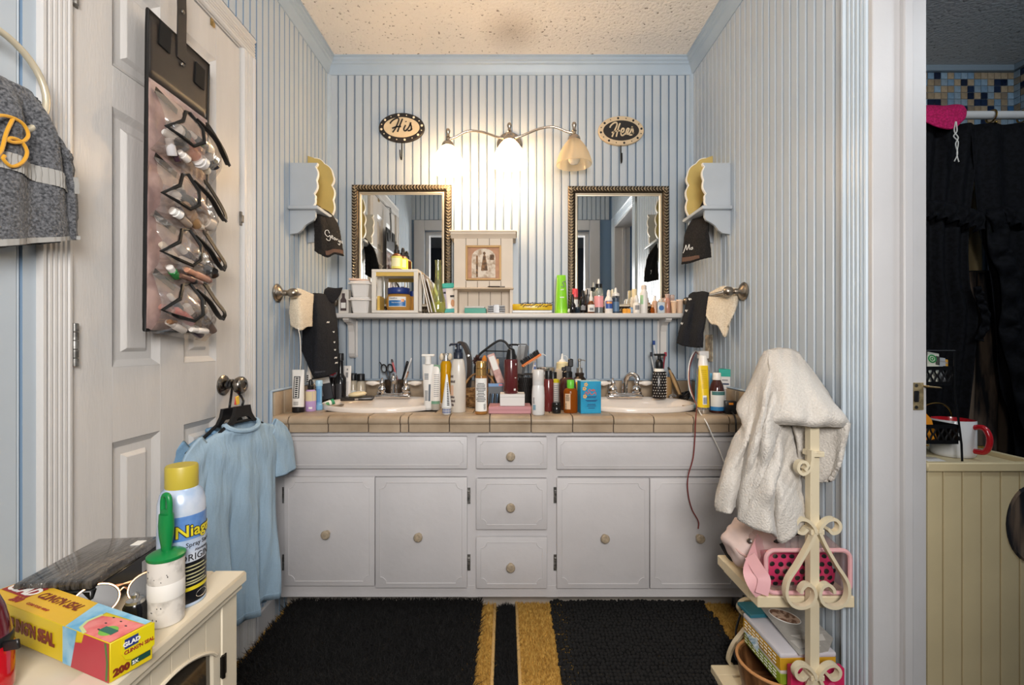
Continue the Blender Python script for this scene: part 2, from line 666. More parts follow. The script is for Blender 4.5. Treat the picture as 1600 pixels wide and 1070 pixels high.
for (ya, yb) in ((st[1], st[2]), (st[3], st[4])):
    for (za, zb) in ((zr[1], zr[2]), (zr[3], zr[4]), (zr[5], zr[6])):
        mb = MB()
        A, B, C, D = y0 + ya, y0 + yb, za, zb
        rings = [(0, 0), (0.004, -0.003), (0.012, -0.009), (0.016, -0.0115), (0.034, -0.0115), (0.042, -0.004), (0.044, -0.003)]
        vs, fs = [], []
        for (i, d) in rings:
            vs += [(dX + d, A + i, C + i), (dX + d, B - i, C + i), (dX + d, B - i, D - i), (dX + d, A + i, D - i)]
        for k in range(len(rings) - 1):
            for q in range(4):
                fs.append((k * 4 + q, k * 4 + (q + 1) % 4, (k + 1) * 4 + (q + 1) % 4, (k + 1) * 4 + q))
        n = len(rings) - 1
        fs.append((n * 4, n * 4 + 1, n * 4 + 2, n * 4 + 3))
        mb.poly(vs, fs)
        mb.obj('panel', white_m, door, smooth=False)
# hinges
for z in (0.30, 1.055, 1.80):
    h = MB()
    h.box(dX - 0.002, dX + 0.002, y0 - 0.002, y0 + 0.012, z - 0.045, z + 0.045)
    for i in range(5):
        h.lathe([(0.0065, 0.001), (0.0065, 0.017)], 10, c=(dX + 0.007, y0 - 0.001, z - 0.045 + i * 0.018))
    h.obj('hinge', M('painted_hinge', 'A8A6A2', 0.35, 0.8, var=0.6, vs=60), door, label='steel barrel hinge with worn white paint')
MB().box(dX - 0.002, dX + 0.010, DY1 - 0.004, DY1 + 0.010, 1.46, 1.485, bev=0.001).box(dX, dX + 0.006, DY1 - 0.003, DY1 + 0.006, 1.45, 1.496).obj('latch', steel_m, door)
mb = MB()
mb.box(dX, dX + 0.004, 1.40, 1.412, 2.016, 2.036).box(dX + 0.004, dX + 0.009, 1.402, 1.41, 2.012, 2.026)
mb.obj('catch', M('brass_catch', 'B49B6A', 0.35, 0.9), door)
# knob
kb = MB()
KNZ, KNY = 0.926, 1.462
mat = Matrix.Translation((dX, KNY, KNZ)) @ Matrix.Rotation(R(90), 4, "Y")
kb.lathe([(0.032, 0), (0.032, 0.004), (0.026, 0.009), (0.012, 0.012), (0.010, 0.03), (0.014, 0.036), (0.024, 0.044), (0.028, 0.053), (0.027, 0.061), (0.021, 0.067), (0.012, 0.0685), (0.010, 0.066), (0, 0.066)], 24, mat=mat)
kb.obj('knob', M('aged_nickel', '8D867E', 0.25, 1.0, var=0.3, vs=30), door, label='round aged nickel knob')
# dark closet void behind the door so no light leaks
struct('wall_closet', MB().box(-1.5, -1.45, 0.8, 1.7, 0, 2.2).box(-1.45, XL - 0.1, 0.8, 0.84, 0, 2.2).box(-1.45, XL - 0.1, 1.66, 1.7, 0, 2.2).box(-1.45, XL - 0.1, 0.84, 1.66, 2.15, 2.2), bed_m, smooth=False)
# baseboard bits under the shirt
struct('baseboard_left', MB().box(XL - 0.002, XL + 0.016, 1.64, 1.76, 0.0, 0.10, bev=0.003).box(XL - 0.002, XL + 0.016, YR, 0.88, 0.0, 0.10, bev=0.003), jamb_m)
struct('baseboard_right', MB().box(XR - 0.016, XR + 0.002, 1.245, 1.76, 0.0, 0.10, bev=0.003), crown_m)
# ---------------------------------------------------------------- vanity cabinet
van_m = M('vanity_paint', 'CFCCCD', 0.45, var=0.06, vs=5, bump=0.35, bs=45)
knob_m = M('stone_knob', 'B5A48C', 0.6, var=0.3, vs=120)
VY = 1.765
van = thing('vanity_cabinet', 'long white painted double vanity cabinet under the tan tiled counter', 'vanity', (0, VY, 0.0))


def vx(px):
    return (px - 800) / F * 1.75


def vz(py):
    return CZ - (py - 535) / F * 1.75


mb = MB()
x0, x1 = XL + 0.008, XR - 0.01
D = YB - VY - 0.01
mb.box(x0, x1, 0.0, 0.02, vz(682) - 0.0, 0.722)                       # top rail
mb.box(x0, x1, 0.0, 0.02, 0.095, vz(917), bev=0.002)
for a, b in ((None, 446), (729, 746), (854, 872), (1158, None)):
    mb.box(x0 + 0.0004 if a is None else vx(a), x1 - 0.0004 if b is None else vx(b), 0.0006, 0.0195, 0.0954, 0.7216)
mb.box(vx(444), vx(732), 0.0011, 0.019, vz(746), vz(731)).box(vx(868), x1 - 0.001, 0.0011, 0.019, vz(746), vz(731))
mb.box(vx(744), vx(856), 0.0011, 0.019, vz(748), vz(731)).box(vx(744), vx(856), 0.0011, 0.019, vz(840), vz(826))
mb.box(x0 + 0.003, x1 - 0.003, 0.018, 0.03, 0.10, 0.72)
mb.box(x0 + 0.001, x0 + 0.015, 0.021, D, 0.096, 0.721).box(x1 - 0.015, x1 - 0.001, 0.021, D, 0.096, 0.721).box(x0 + 0.002, x1 - 0.002, 0.022, D, 0.097, 0.11)
mb.obj('carcass', van_m, van, smooth=False)
MB().box(x0, x1, 0.105, 0.12, 0.0, 0.095).obj('toe_kick', M('toe_kick_paint', 'B9B0A6', 0.6, var=0.2, vs=8), van, smooth=False)


def routed(mb, xa, xb, za, zb, m=0.018, r=0.024):
    """thin routed line with scooped corners on a front."""
    a, b, c, d = xa + m, xb - m, za + m, zb - m
    pts = []
    for cx, cz, a0 in ((a, c, 90), (b, c, 180), (b, d, 270), (a, d, 0)):
        arc_ = [Vector((cx + r * math.cos(R(a0 - t)), -0.0185, cz + r * math.sin(R(a0 - t)))) for t in (0, 22, 45, 67, 90)]
        pts += arc_
    mb.tube(pts, 0.0017, n=5, closed=True)


def front(name, pxa, pxb, pya, pyb, rm=0.018, rr=0.024):
    xa, xb, za, zb = vx(pxa), vx(pxb), vz(pyb), vz(pya)
    mb = MB()
    mb.box(xa, xb, -0.018, -0.001, za, zb, bev=0.003, seg=2)
    routed(mb, xa, xb, za, zb, rm, rr)
    return mb.obj(name, van_m, van)


def knob(parent, px, py):
    mat = Matrix.Translation((vx(px), -0.018, vz(py))) @ Matrix.Rotation(R(90), 4, 'X')
    MB().lathe([(0.011, 0), (0.009, 0.006), (0.010, 0.012), (0.0165, 0.018), (0.0165, 0.022), (0.013, 0.026), (0, 0.027)], 16, mat=mat).obj('knob', knob_m, parent)


def hinges(parent, px, pys):
    for py in pys:
        h = MB()
        x, z = vx(px), vz(py)
        h.box(x - 0.006, x + 0.006, -0.004, -0.0005, z - 0.03, z + 0.03)
        for i in range(3):
            h.lathe([(0.0045, 0), (0.0045, 0.011)], 8, c=(x, -0.006, z - 0.019 + i * 0.013))
        h.obj('hinge', M('painted_hinge', 'A8A6A2', 0.35, 0.8), parent)


front('false_front', 444, 730, 682, 732, 0.014, 0.012)
front('false_front', 870, 1158, 683, 733, 0.014, 0.012)
for (a, b, c, d, kx, ky, hx, hy) in ((444, 585.5, 745, 915, 512, 832, 441, (775, 881)), (586.5, 730, 746, 918, 655, 836, 732, (776, 881)),
                                     (870, 1014.5, 747, 919, 944, 838, 868, (775, 881)), (1015.5, 1158, 747, 919, 1091, 838, 1160, (775, 881))):
    dd = front('door', a, b, c, d)
    knob(dd, kx, ky)
    hinges(dd, hx, hy)
for (c, d, ky) in ((683, 732, 711), (748, 827, 790), (839, 919, 883)):
    dr = front('drawer', 744, 855, c, d, 0.014 if c == 683 else 0.018, 0.012 if c == 683 else 0.022)
    knob(dr, 798, ky)

# ---------------------------------------------------------------- tiled countertop
CT = 0.785
YF = 1.735
tile_m = M('tan_tile', 'B8A48C', 0.42, var_col='96826A', vs=9, vlo=0.3, vhi=0.7, bump=0.15, bs=180)
grout_m = M('grout', '4C4036', 0.9)
ct = thing('countertop', 'tan stone tiled countertop with rounded edge tiles and low splash', 'countertop', (0, 0, 0))
SX = (-0.553, 0.528)
SYc = 2.02
SA, SB = 0.26, 0.205
mb = MB()
zt = CT - 0.004
mb.box(XL + 0.006, XR - 0.006, YF + 0.008, YF + 0.05, CT - 0.058, zt)
for sx in SX:
    # top plate with an oval hole for the bowl
    xa, xb, ya, yb = sx - 0.3, sx + 0.3, YF + 0.02, YB - 0.02
    angs = sorted(set([2 * PI * i / 40 for i in range(40)] + [math.atan2(v - SYc, u - sx) % (2 * PI) for u in (xa, xb) for v in (ya, yb)]))
    inn, out = [], []
    for a in angs:
        c, s = math.cos(a), math.sin(a)
        inn.append((sx + (SA - 0.022) * c, SYc + (SB - 0.022) * s, zt))
        k = min((xb - sx) / c if c > 1e-9 else 1e9, (xa - sx) / c if c < -1e-9 else 1e9, (yb - SYc) / s if s > 1e-9 else 1e9, (ya - SYc) / s if s < -1e-9 else 1e9)
        out.append((sx + k * c, SYc + k * s, zt))
    n = len(angs)
    mb.poly(inn + out, [(i, (i + 1) % n, n + (i + 1) % n, n + i) for i in range(n)])
for xa, xb in ((XL + 0.006, SX[0] - 0.3), (SX[0] + 0.3, SX[1] - 0.3), (SX[1] + 0.3, XR - 0.006)):
    mb.box(xa, xb, YF + 0.02, YB - 0.02, zt - 0.02, zt)
mb.obj('mortar_bed', grout_m, ct, smooth=False)
joints = [XL + 0.008] + [(p - 800) / F * YF for p in (450, 512, 575, 625, 638, 702, 765, 830, 895, 959, 1022, 1084, 1140)] + [XR - 0.008]
nose = [(YF + 0.085, CT), (YF + 0.018, CT), (YF + 0.008, CT - 0.003), (YF + 0.001, CT - 0.010), (YF - 0.002, CT - 0.020), (YF + 0.001, CT - 0.028), (YF + 0.006, CT - 0.031),
        (YF + 0.006, CT - 0.060), (YF + 0.03, CT - 0.060), (YF + 0.03, CT - 0.02), (YF + 0.085, CT - 0.012)]
for i in range(len(joints) - 1):
    a, b = joints[i] + 0.002, joints[i + 1] - 0.002
    mb = MB()
    dz = random.uniform(-0.0008, 0.0008)
    mb.prism([(u, v + dz) for u, v in nose], a, b, 'x')
    mb.obj('edge_tile', tile_m, ct)
# flat tiles behind the edge (only where no sink rim lies), splash tiles
ys = [YF + 0.088, YF + 0.238, YF + 0.388, YB - 0.022]
for j in range(3):
    k = XL + 0.008
    while k < XR - 0.02:
        b = min(k + 0.15, XR - 0.008)
        y0_, y1_ = ys[j], ys[j + 1] - 0.003
        # clear of the two bowls: split tiles that would cover a bowl are left to the rim
        hit = any(abs((k + b) / 2 - s) < 0.24 for s in SX)
        if not hit:
            MB().box(k + 0.0015, b - 0.0015, y0_, y1_, zt - 0.004, CT, bev=0.0015).obj('tile', tile_m, ct, smooth=False)
        elif j == 0:
            MB().box(k + 0.0015, b - 0.0015, y0_, y0_ + 0.028, zt - 0.004, CT - 0.0005, bev=0.001).obj('tile', tile_m, ct, smooth=False)
        k = b
k = XL + 0.03
while k < XR - 0.03:
    b = min(k + 0.15, XR - 0.03)
    MB().box(k + 0.0015, b - 0.0015, YB - 0.022, YB - 0.008, CT - 0.004, CT + 0.088, bev=0.004, seg=2).obj('splash_tile', tile_m, ct)
    k = b
for sgn in (-1, 1):
    yy = YB - 0.03
    while yy > YF + 0.06:
        ya = max(yy - 0.15, YF + 0.012)
        xw = XL + 0.001 if sgn < 0 else XR - 0.015
        MB().box(xw + (0.006 if sgn < 0 else -0.006), xw + 0.014 + (0.006 if sgn < 0 else -0.006), ya + 0.0015, yy - 0.0015, CT - 0.002, CT + 0.088, bev=0.005, seg=2).obj('splash_tile', tile_m, ct)
        yy = ya
MB().box(XL + 0.0085, XR - 0.0085, YB - 0.0235, YB - 0.0075, CT + 0.088, CT + 0.097, bev=0.003).box(XL + 0.0062, XL + 0.020, YF - 0.004, YB - 0.03, CT + 0.089, CT + 0.097, bev=0.003).box(XL + 0.0062, XL + 0.018, YF - 0.005, YF + 0.006, CT - 0.06, CT + 0.096, bev=0.003).box(XR - 0.020, XR - 0.0062, YF + 0.02, YB - 0.03, CT + 0.089, CT + 0.097, bev=0.003).obj('splash_trim', crown_m, ct)

# ---------------------------------------------------------------- sinks and faucets
sink_m = M('sink_enamel', 'E6DCD2', 0.12, coat=0.4)
porc_m = M('porcelain', 'EDE6DE', 0.15)
for i, sx in enumerate(SX):
    s = thing('sink', ('white oval drop-in sink holding a dark soap dish' if i == 0 else 'white oval drop-in sink with black spotted dispenser on its rim'), 'sink', (sx, SYc, CT), group='oval sinks in the vanity')
    pr = [(1.0, 0.0), (1.005, 0.008), (0.99, 0.017), (0.965, 0.020), (0.93, 0.017), (0.90, 0.008), (0.87, -0.01), (0.82, -0.05), (0.72, -0.10), (0.5, -0.13), (0.2, -0.138), (0.08, -0.139)]
    vs, fs, n = [], [], 48
    for (r, z) in pr:
        ins = (1 - r)
        for k in range(n):
            a = 2 * PI * k / n
            c, sn = math.cos(a), math.sin(a)
            y = (SB - 0.0) * r * sn
            if r < 0.93:
                # bowl shifts forward, leaving a faucet deck at the back
                y = y * 0.94 - 0.012
            vs.append((SA * r * c, y, z))
    for j in range(len(pr) - 1):
        for k in range(n):
            fs.append((j * n + k, j * n + (k + 1) % n, (j + 1) * n + (k + 1) % n, (j + 1) * n + k))
    fs.append(tuple((len(pr) - 1) * n + k for k in range(n)))
    MB().poly(vs, fs).obj('basin', sink_m, s, angle=60)
    MB().lathe([(0.022, -0.136), (0.024, -0.132), (0.018, -0.130), (0, -0.131)], 16, c=(0, -0.01, 0)).obj('drain', chrome_m, s)
    f = thing('faucet', ('chrome two-handle faucet in front of a cup of scissors' if i == 0 else 'chrome two-handle faucet beside the blue carton'), 'faucet', (sx, SYc + 0.162, CT + 0.016), group='chrome faucets')
    b = MB()
    b.box(-0.082, 0.082, -0.028, 0.03, 0, 0.016, bev=0.007, seg=3)
    b.box(-0.074, 0.074, -0.022, 0.025, 0.014, 0.024, bev=0.006, seg=3)
    b.obj('base_plate', chrome_m, f)
    for sg in (-1, 1):
        h = MB().lathe([(0.024, 0.018), (0.024, 0.026), (0.019, 0.03), (0.021, 0.042), (0.017, 0.052), (0.010, 0.058), (0.012, 0.066), (0.0125, 0.074), (0.008, 0.083), (0.005, 0.088), (0.006, 0.092), (0, 0.095)], 18, c=(sg * 0.056, 0, 0))
        h = h.obj('handle', chrome_m, f)
        yy = -0.0
        pts = [(sg * 0.066, yy, 0.068), (sg * 0.078, yy, 0.069), (sg * 0.085, yy, 0.069), (sg * 0.10, yy, 0.068), (sg * 0.12, yy, 0.070), (sg * 0.13, yy, 0.069)]
        MB().tube(pts, [0.005, 0.006, 0.010, 0.0125, 0.009, 0.004], 12).obj('lever', porc_m, h, label='white porcelain lever')
    c = [Vector(v) for v in ((0, 0.005, 0.02), (0, 0.004, 0.05), (0.002, 0.0, 0.085), (0.006, -0.018, 0.108), (0.012, -0.05, 0.113), (0.016, -0.078, 0.098), (0.017, -0.085, 0.085))]
    if i == 1:
        c = [Vector(v) for v in ((0, 0.005, 0.02), (0, 0.004, 0.05), (0.004, 0.0, 0.085), (0.016, -0.012, 0.108), (0.034, -0.03, 0.112), (0.046, -0.045, 0.100), (0.048, -0.048, 0.088))]
    c = catmull(c, 18)
    rr = [0.017 - 0.006 * min(1, k / 10) for k in range(18)]
    MB().tube(c, rr, 14).obj('spout', chrome_m, f)

# ---------------------------------------------------------------- long wall shelf with two brackets
ST = 1.197
shelf_m = M('shelf_paint', 'DAD6D2', 0.4, var=0.06, vs=6)
sh = thing('wall_shelf', 'long white wooden wall shelf crowded with toiletries under the mirrors', 'shelf', (0, YB, ST))
MB().box(-0.85, 0.80, -0.135, -0.008, -0.022, 0, bev=0.006, seg=2).obj('board', shelf_m, sh)
for px in (550, 1036):
    x = (px - 800) / F * 2.27
    o = [(-0.008, -0.022), (-0.115, -0.022), (-0.115, -0.030), (-0.10, -0.040), (-0.075, -0.042), (-0.05, -0.055), (-0.038, -0.085), (-0.036, -0.12), (-0.036, -0.19), (-0.028, -0.205), (-0.018, -0.212), (-0.008, -0.212)]
    mb = MB().prism(o, x - 0.014, x + 0.014, 'x')
    mb.prism([(-0.006, -0.03), (-0.012, -0.03), (-0.012, -0.2), (-0.006, -0.21)], x - 0.021, x + 0.021, 'x')
    mb.obj('bracket', shelf_m, sh, smooth=False)

# ---------------------------------------------------------------- framed mirrors
mirror_m = M('mirror_glass', 'E9EEF0', 0.0, 1.0)
frame_m = M('antique_frame', '54493C', 0.42, 0.85, var=0.4, vs=60)
relief_m = M('frame_relief', 'D2C8B6', 0.32, 0.9)
lip_m = M('frame_lip', 'CFC4B0', 0.35, 0.8)


def wall_mirror(px0, px1, py0, z0, label):
    Y = YB - 0.03
    xa, xb = (px0 - 800) / F * Y, (px1 - 800) / F * Y
    zt = CZ - (py0 - 535) / F * Y
    cx, cz = (xa + xb) / 2, z0
    hw, H = (xb - xa) / 2, zt - z0
    t = thing('wall_mirror', label, 'mirror', (cx, YB - 0.009, z0), group='ornate framed mirrors')
    fw = 0.047
    MB().poly([(-hw + fw - 0.004, -0.008, fw - 0.004), (hw - fw + 0.004, -0.008, fw - 0.004), (hw - fw + 0.004, -0.008, H - fw + 0.004), (-hw + fw - 0.004, -0.008, H - fw + 0.004)], [(0, 1, 2, 3)]).obj('mirror_glass', mirror_m, t, smooth=False, normals=False)
    # frame section: (in from the outer edge, out of the wall)
    sec = [(0, 0), (0, 0.016), (0.004, 0.020), (0.010, 0.0215), (0.020, 0.022), (0.028, 0.018), (0.032, 0.014), (0.034, 0.014), (0.036, 0.017)]
    sec2 = [(0.036, 0.017), (0.041, 0.017), (0.043, 0.012), (0.047, 0.011), (0.047, 0.004)]
    for nm, se, mt in (('frame', sec, frame_m), ('frame_lip', sec2, lip_m)):
        vs, fs = [], []
        for (i, d) in se:
            vs += [(-hw + i, -d, i), (hw - i, -d, i), (hw - i, -d, H - i), (-hw + i, -d, H - i)]
        for k in range(len(se) - 1):
            for q in range(4):
                fs.append((k * 4 + q, k * 4 + (q + 1) % 4, (k + 1) * 4 + (q + 1) % 4, (k + 1) * 4 + q))
        MB().poly(vs, fs).obj(nm, mt, t, smooth=False)
    rl = MB()
    oc = [(1, 0, 0), (0, 1, 0), (-1, 0, 0), (0, -1, 0), (0, 0, 1), (0, 0, -1)]
    of = [(0, 1, 4), (1, 2, 4), (2, 3, 4), (3, 0, 4), (1, 0, 5), (2, 1, 5), (3, 2, 5), (0, 3, 5)]

    def leaf(cx_, cz_, ang, L, W):
        ca, sa = math.cos(ang), math.sin(ang)
        rl.poly([(cx_ + (u * L) * ca - (v * W) * sa, -0.0225 - w_ * 0.0045, cz_ + (u * L) * sa + (v * W) * ca) for (u, v, w_) in oc], of)
    step = 0.0145
    for side in range(4):
        L = (2 * hw if side % 2 == 0 else H) - 0.03
        n = int(L / step)
        for k in range(n + 1):
            p = 0.015 + L * k / n
            if side == 0:
                x, z, a = -hw + p, 0.014, 0
            elif side == 2:
                x, z, a = -hw + p, H - 0.014, 0
            elif side == 1:
                x, z, a = hw - 0.014, p, PI / 2
            else:
                x, z, a = -hw + 0.014, p, PI / 2
            ca, sa = math.cos(a), math.sin(a)
            for s in (-1, 1):
                ox, oz = -sa * s * 0.0055, ca * s * 0.0055
                leaf(x + ox, z + oz, a + s * 0.85, 0.0105, 0.0032)
            if k % 2 == 0:
                leaf(x, z, a, 0.004, 0.004)
    rl.obj('frame_relief', relief_m, t, smooth=False, kind='stuff')
    return t


wall_mirror(549, 705, 288, ST + 0.004, 'left ornate framed mirror standing behind the mini step stand')
wall_mirror(888, 1046, 290, ST + 0.004, 'right ornate framed mirror behind the dropper bottles')

# ---------------------------------------------------------------- three-lamp vanity light
vl = thing('vanity_light', 'brushed nickel three-lamp wall light with ribbed glass shades, two lit', 'wall lamp', (-0.012, YB, 1.99))
satin_m = M('satin_nickel', 'B9ADA0', 0.22, 1.0)


def shade_mat():
    m = bpy.data.materials.new('ribbed_glass_shade')
    m.use_nodes = True
    nt = m.node_tree
    nt.nodes.remove(nt.nodes['Principled BSDF'])
    out = nt.nodes['Material Output']
    tl = nt.nodes.new('ShaderNodeBsdfTranslucent')
    tl.inputs[0].default_value = lin('F2E4C8')
    df = nt.nodes.new('ShaderNodeBsdfDiffuse')
    df.inputs[0].default_value = lin('E2D2B4')
    tr = nt.nodes.new('ShaderNodeBsdfTransparent')
    tr.inputs[0].default_value = lin('FFF6E6')
    gl = nt.nodes.new('ShaderNodeBsdfGlossy')
    gl.inputs['Roughness'].default_value = 0.15
    m1, m2, m3 = (nt.nodes.new('ShaderNodeMixShader') for _ in range(3))
    m1.inputs[0].default_value = 0.5
    m2.inputs[0].default_value = 0.38
    m3.inputs[0].default_value = 0.08
    nt.links.new(df.outputs[0], m1.inputs[1]); nt.links.new(tl.outputs[0], m1.inputs[2])
    nt.links.new(m1.outputs[0], m2.inputs[1]); nt.links.new(tr.outputs[0], m2.inputs[2])
    nt.links.new(m2.outputs[0], m3.inputs[1]); nt.links.new(gl.outputs[0], m3.inputs[2])
    nt.links.new(m3.outputs[0], out.inputs['Surface'])
    return m


shade_m = shade_mat()
bulb_on = M('lit_bulb', 'FFDBAE', 0.5, emit=270)
bulb_off = M('unlit_bulb', 'F1E8D8', 0.25)
rotx = Matrix.Rotation(R(90), 4, 'X')
MB().lathe([(0.062, 0.008), (0.062, 0.016), (0.056, 0.020), (0.052, 0.018), (0.046, 0.021), (0.030, 0.024), (0, 0.025)], 32, mat=Matrix.Translation((0, 0, 0.04)) @ rotx).obj('backplate', satin_m, vl)
YLp = -0.15
mb = MB()
mb.tube(catmull([Vector((0, -0.02, 0.04)), Vector((0, -0.08, 0.03)), Vector((0, -0.13, 0.05)), Vector((0, YLp, 0.075))], 12), 0.006, 10)
lx = [(700 - 800) / F * 2.15 + 0.012, (796 - 800) / F * 2.15 + 0.012, (897 - 800) / F * 2.15 + 0.012]
lz = [CZ - (228 - 535) / F * 2.15 - 1.99, CZ - (219 - 535) / F * 2.15 - 1.99, CZ - (218 - 535) / F * 2.15 - 1.99]   # top of each shade
for k in (0, 2):
    a, b = Vector((lx[1], YLp, lz[1] + 0.006)), Vector((lx[k], YLp, lz[k] + 0.028))
    d = b - a
    pts = [a, a + d * 0.18 + Vector((0, 0, 0.008)), a + d * 0.45 + Vector((0, 0, 0.034)), a + d * 0.68 + Vector((0, 0, 0.038)), a + d * 0.88 + Vector((0, 0, 0.012)), b]
    mb.tube(catmull(pts, 24), 0.0055, 10)
mb.obj('arm', satin_m, vl)
for k in range(3):
    c = (lx[k], YLp, lz[k])
    MB().lathe([(0.029, -0.004), (0.029, 0.004), (0.026, 0.012), (0.018, 0.020), (0.010, 0.026), (0.009, 0.036), (0.012, 0.040), (0.008, 0.046), (0.0075, 0.056), (0.010, 0.062), (0.0115, 0.070), (0.008, 0.078), (0, 0.080)], 18, c=c).obj('socket_cap', satin_m, vl)
    MB().lathe([(0.026, -0.002), (0.040, -0.018), (0.055, -0.04), (0.067, -0.065), (0.076, -0.09), (0.080, -0.105), (0.081, -0.116), (0.079, -0.118)], 64, c=c, cap=False, ridges=32, ramp=0.012).obj('lamp_shade', shade_m, vl)
    MB().lathe([(0.012, -0.01), (0.013, -0.045), (0.022, -0.065), (0.028, -0.085), (0.027, -0.098), (0.018, -0.111), (0, -0.116)], 16, c=c).obj('bulb', bulb_on if k < 2 else bulb_off, vl)

# ---------------------------------------------------------------- oval name plaques with hooks
dark_m = M('plaque_black', '1F1B1A', 0.5)
cream_m = M('plaque_cream', 'D3BF9E', 0.5, var=0.1, vs=30)
wire_m = M('black_wire', '1C1A19', 0.4, 0.5)


def plaque(px, py, tilt, rim, inner, dots, label, strokes, sc_):
    Y = YB - 0.02
    c = P(px, py, Y)
    t = thing('name_plaque', label, 'sign', (c.x, YB - 0.008, c.z), rot=(0, R(tilt), 0), group='oval plaques with hooks')
    a, b = 0.112, 0.072
    MB().lathe([(1, 0), (1.0, 0.010), (0.97, 0.013), (0.0, 0.013)], 48, sx=a, sy=b, mat=rotx).obj('rim_board', rim, t)
    MB().lathe([(1, 0.012), (0.98, 0.015), (0, 0.015)], 48, sx=a * 0.79, sy=b * 0.69, mat=rotx).obj('inner_panel', inner, t)
    dm = MB()
    for i in range(16):
        g = 2 * PI * i / 16 + 0.15
        r = 0.0062 if i % 2 == 0 else 0.0032
        dm.lathe([(r, 0.0125), (r * 0.7, 0.0145), (0, 0.015)], 10, mat=Matrix.Translation((a * 0.895 * math.cos(g), 0, b * 0.845 * math.sin(g))) @ rotx)
    dm.obj('dots', dots, t, kind='stuff')
    s = MB()
    for pts in strokes:
        stroke(s, pts, 0.0070, 0.002, (0, -0.0158, 0), (1, 0, 0), (0, 0, 1), sc_)
    s.obj('lettering', dots if rim is dark_m and False else (dark_m if inner is cream_m else cream_m), t)
    mb = MB()
    mb.tube(catmull([Vector(v) for v in ((0, -0.007, -0.065), (0, -0.007, -0.10), (0, -0.010, -0.150), (0, -0.022, -0.160), (-0.001, -0.034, -0.150), (-0.002, -0.037, -0.120))], 20), 0.003, 8)
    mb.obj('hook', wire_m, t)


def norm(strokes, cx, cy):
    return [[(u - cx, cy - v) for u, v in s] for s in strokes]


his = norm([[(318, 362), (330, 335), (375, 295), (440, 268), (462, 295), (440, 360), (405, 440), (358, 508)], [(524, 280), (495, 350), (465, 430), (440, 500)], [(350, 440), (420, 415), (500, 408)],
            [(575, 385), (548, 440), (553, 478), (590, 470), (640, 400), (662, 340)], [(655, 355), (672, 420), (660, 470), (610, 480)], [(580, 322), (584, 332)], [(660, 470), (685, 440)]], 505, 418)
hers = norm([[(298, 365), (320, 325), (370, 285), (410, 282), (418, 320), (385, 400), (335, 518)], [(470, 290), (440, 370), (405, 515)], [(330, 450), (390, 425), (465, 415)],
             [(485, 450), (525, 430), (535, 390), (510, 378), (487, 420), (487, 480), (515, 495), (555, 460)], [(560, 480), (588, 385), (620, 390), (598, 440), (595, 485)], [(610, 485), (650, 420), (672, 345)], [(665, 355), (685, 420), (668, 480), (620, 488)], [(670, 480), (695, 445)]], 490, 408)
s_ = 2.28 / F / 10.7
plaque(627.5, 199, 0, dark_m, cream_m, M('plaque_dot', 'E4D6BC', 0.5), 'black rimmed oval plaque reading His above the left mirror', his, s_)
plaque(970.5, 204, 0, M('plaque_rim', 'CDB898', 0.5, var=0.1, vs=30), dark_m, dark_m, 'cream rimmed oval plaque reading Hers above the right mirror', hers, s_ * 1.0)

# ---------------------------------------------------------------- small white wall cabinet standing on the shelf
cab_m = M('cream_cabinet', 'E2D2BE', 0.5, var=0.06, vs=8)
kc = thing('key_cabinet', 'small cream beadboard cabinet with a picture door over an open niche', 'cabinet', ((755.5 - 800) / F * 2.19, YB - 0.009, ST + 0.0005))
hw = 0.138
dpt = -0.095
mb = MB()
mb.box(-hw + 0.006, hw - 0.006, -0.012, 0, 0, 0.385)                                          # back
mb.box(-hw, -hw + 0.014, dpt, -0.0, 0, 0.355).box(hw - 0.014, hw, dpt, 0, 0, 0.355)
mb.box(-hw + 0.012, hw - 0.012, dpt, -0.008, 0.112, 0.124)
# face around the picture opening
mb.box(-hw, -0.082, dpt - 0.012, dpt, 0.118, 0.355).box(0.082, hw, dpt - 0.012, dpt, 0.118, 0.355).box(-0.082, 0.082, dpt - 0.012, dpt, 0.118, 0.152).box(-0.082, 0.082, dpt - 0.012, dpt, 0.315, 0.355)
mb.obj('carcass', cab_m, kc, smooth=False)
gm = MB()
for x in (-0.082, -0.028, 0.028, 0.082):
    gm.box(x - 0.0014, x + 0.0014, dpt - 0.0126, dpt - 0.011, 0.318, 0.353).box(x - 0.0014, x + 0.0014, dpt - 0.0126, dpt - 0.011, 0.120, 0.150).box(x - 0.0014, x + 0.0014, -0.0128, -0.011, 0.002, 0.11)
gm.obj('groove', M('groove_brown', '7A6A58', 0.8), kc, smooth=False)
MB().prism([(dpt - 0.014, 0.350), (dpt - 0.018, 0.356), (dpt - 0.030, 0.368), (dpt - 0.032, 0.378), (0, 0.378), (0, 0.350)], -hw - 0.014, hw + 0.014, 'x').box(-hw - 0.02, hw + 0.02, dpt - 0.036, 0, 0.376, 0.384, bev=0.002).obj('cornice', cab_m, kc, smooth=False)
MB().box(-hw - 0.004, hw + 0.004, dpt - 0.018, dpt + 0.004, 0.112, 0.120, bev=0.002).obj('ledge', M('darker_cream_wood', 'CDB79C', 0.5), kc)  # ledge in a darker cream than the carcass
pf = MB()
for d in ((-0.084, -0.074, 0.155, 0.318), (0.074, 0.084, 0.155, 0.318), (-0.074, 0.074, 0.155, 0.163), (-0.074, 0.074, 0.308, 0.318)):
    pf.box(d[0], d[1], dpt - 0.014, dpt - 0.002, d[2], d[3], bev=0.001)
pf = pf.obj('picture_frame', M('gilt_wood', 'B08A54', 0.45, 0.2), kc)
pic = MB()
pic.box(-0.076, 0.076, dpt - 0.006, dpt - 0.003, 0.16, 0.312)
pic.obj('picture', M('terracotta_print', 'C99878', 0.7, var=0.15, vs=40), pf)
ap = MB()
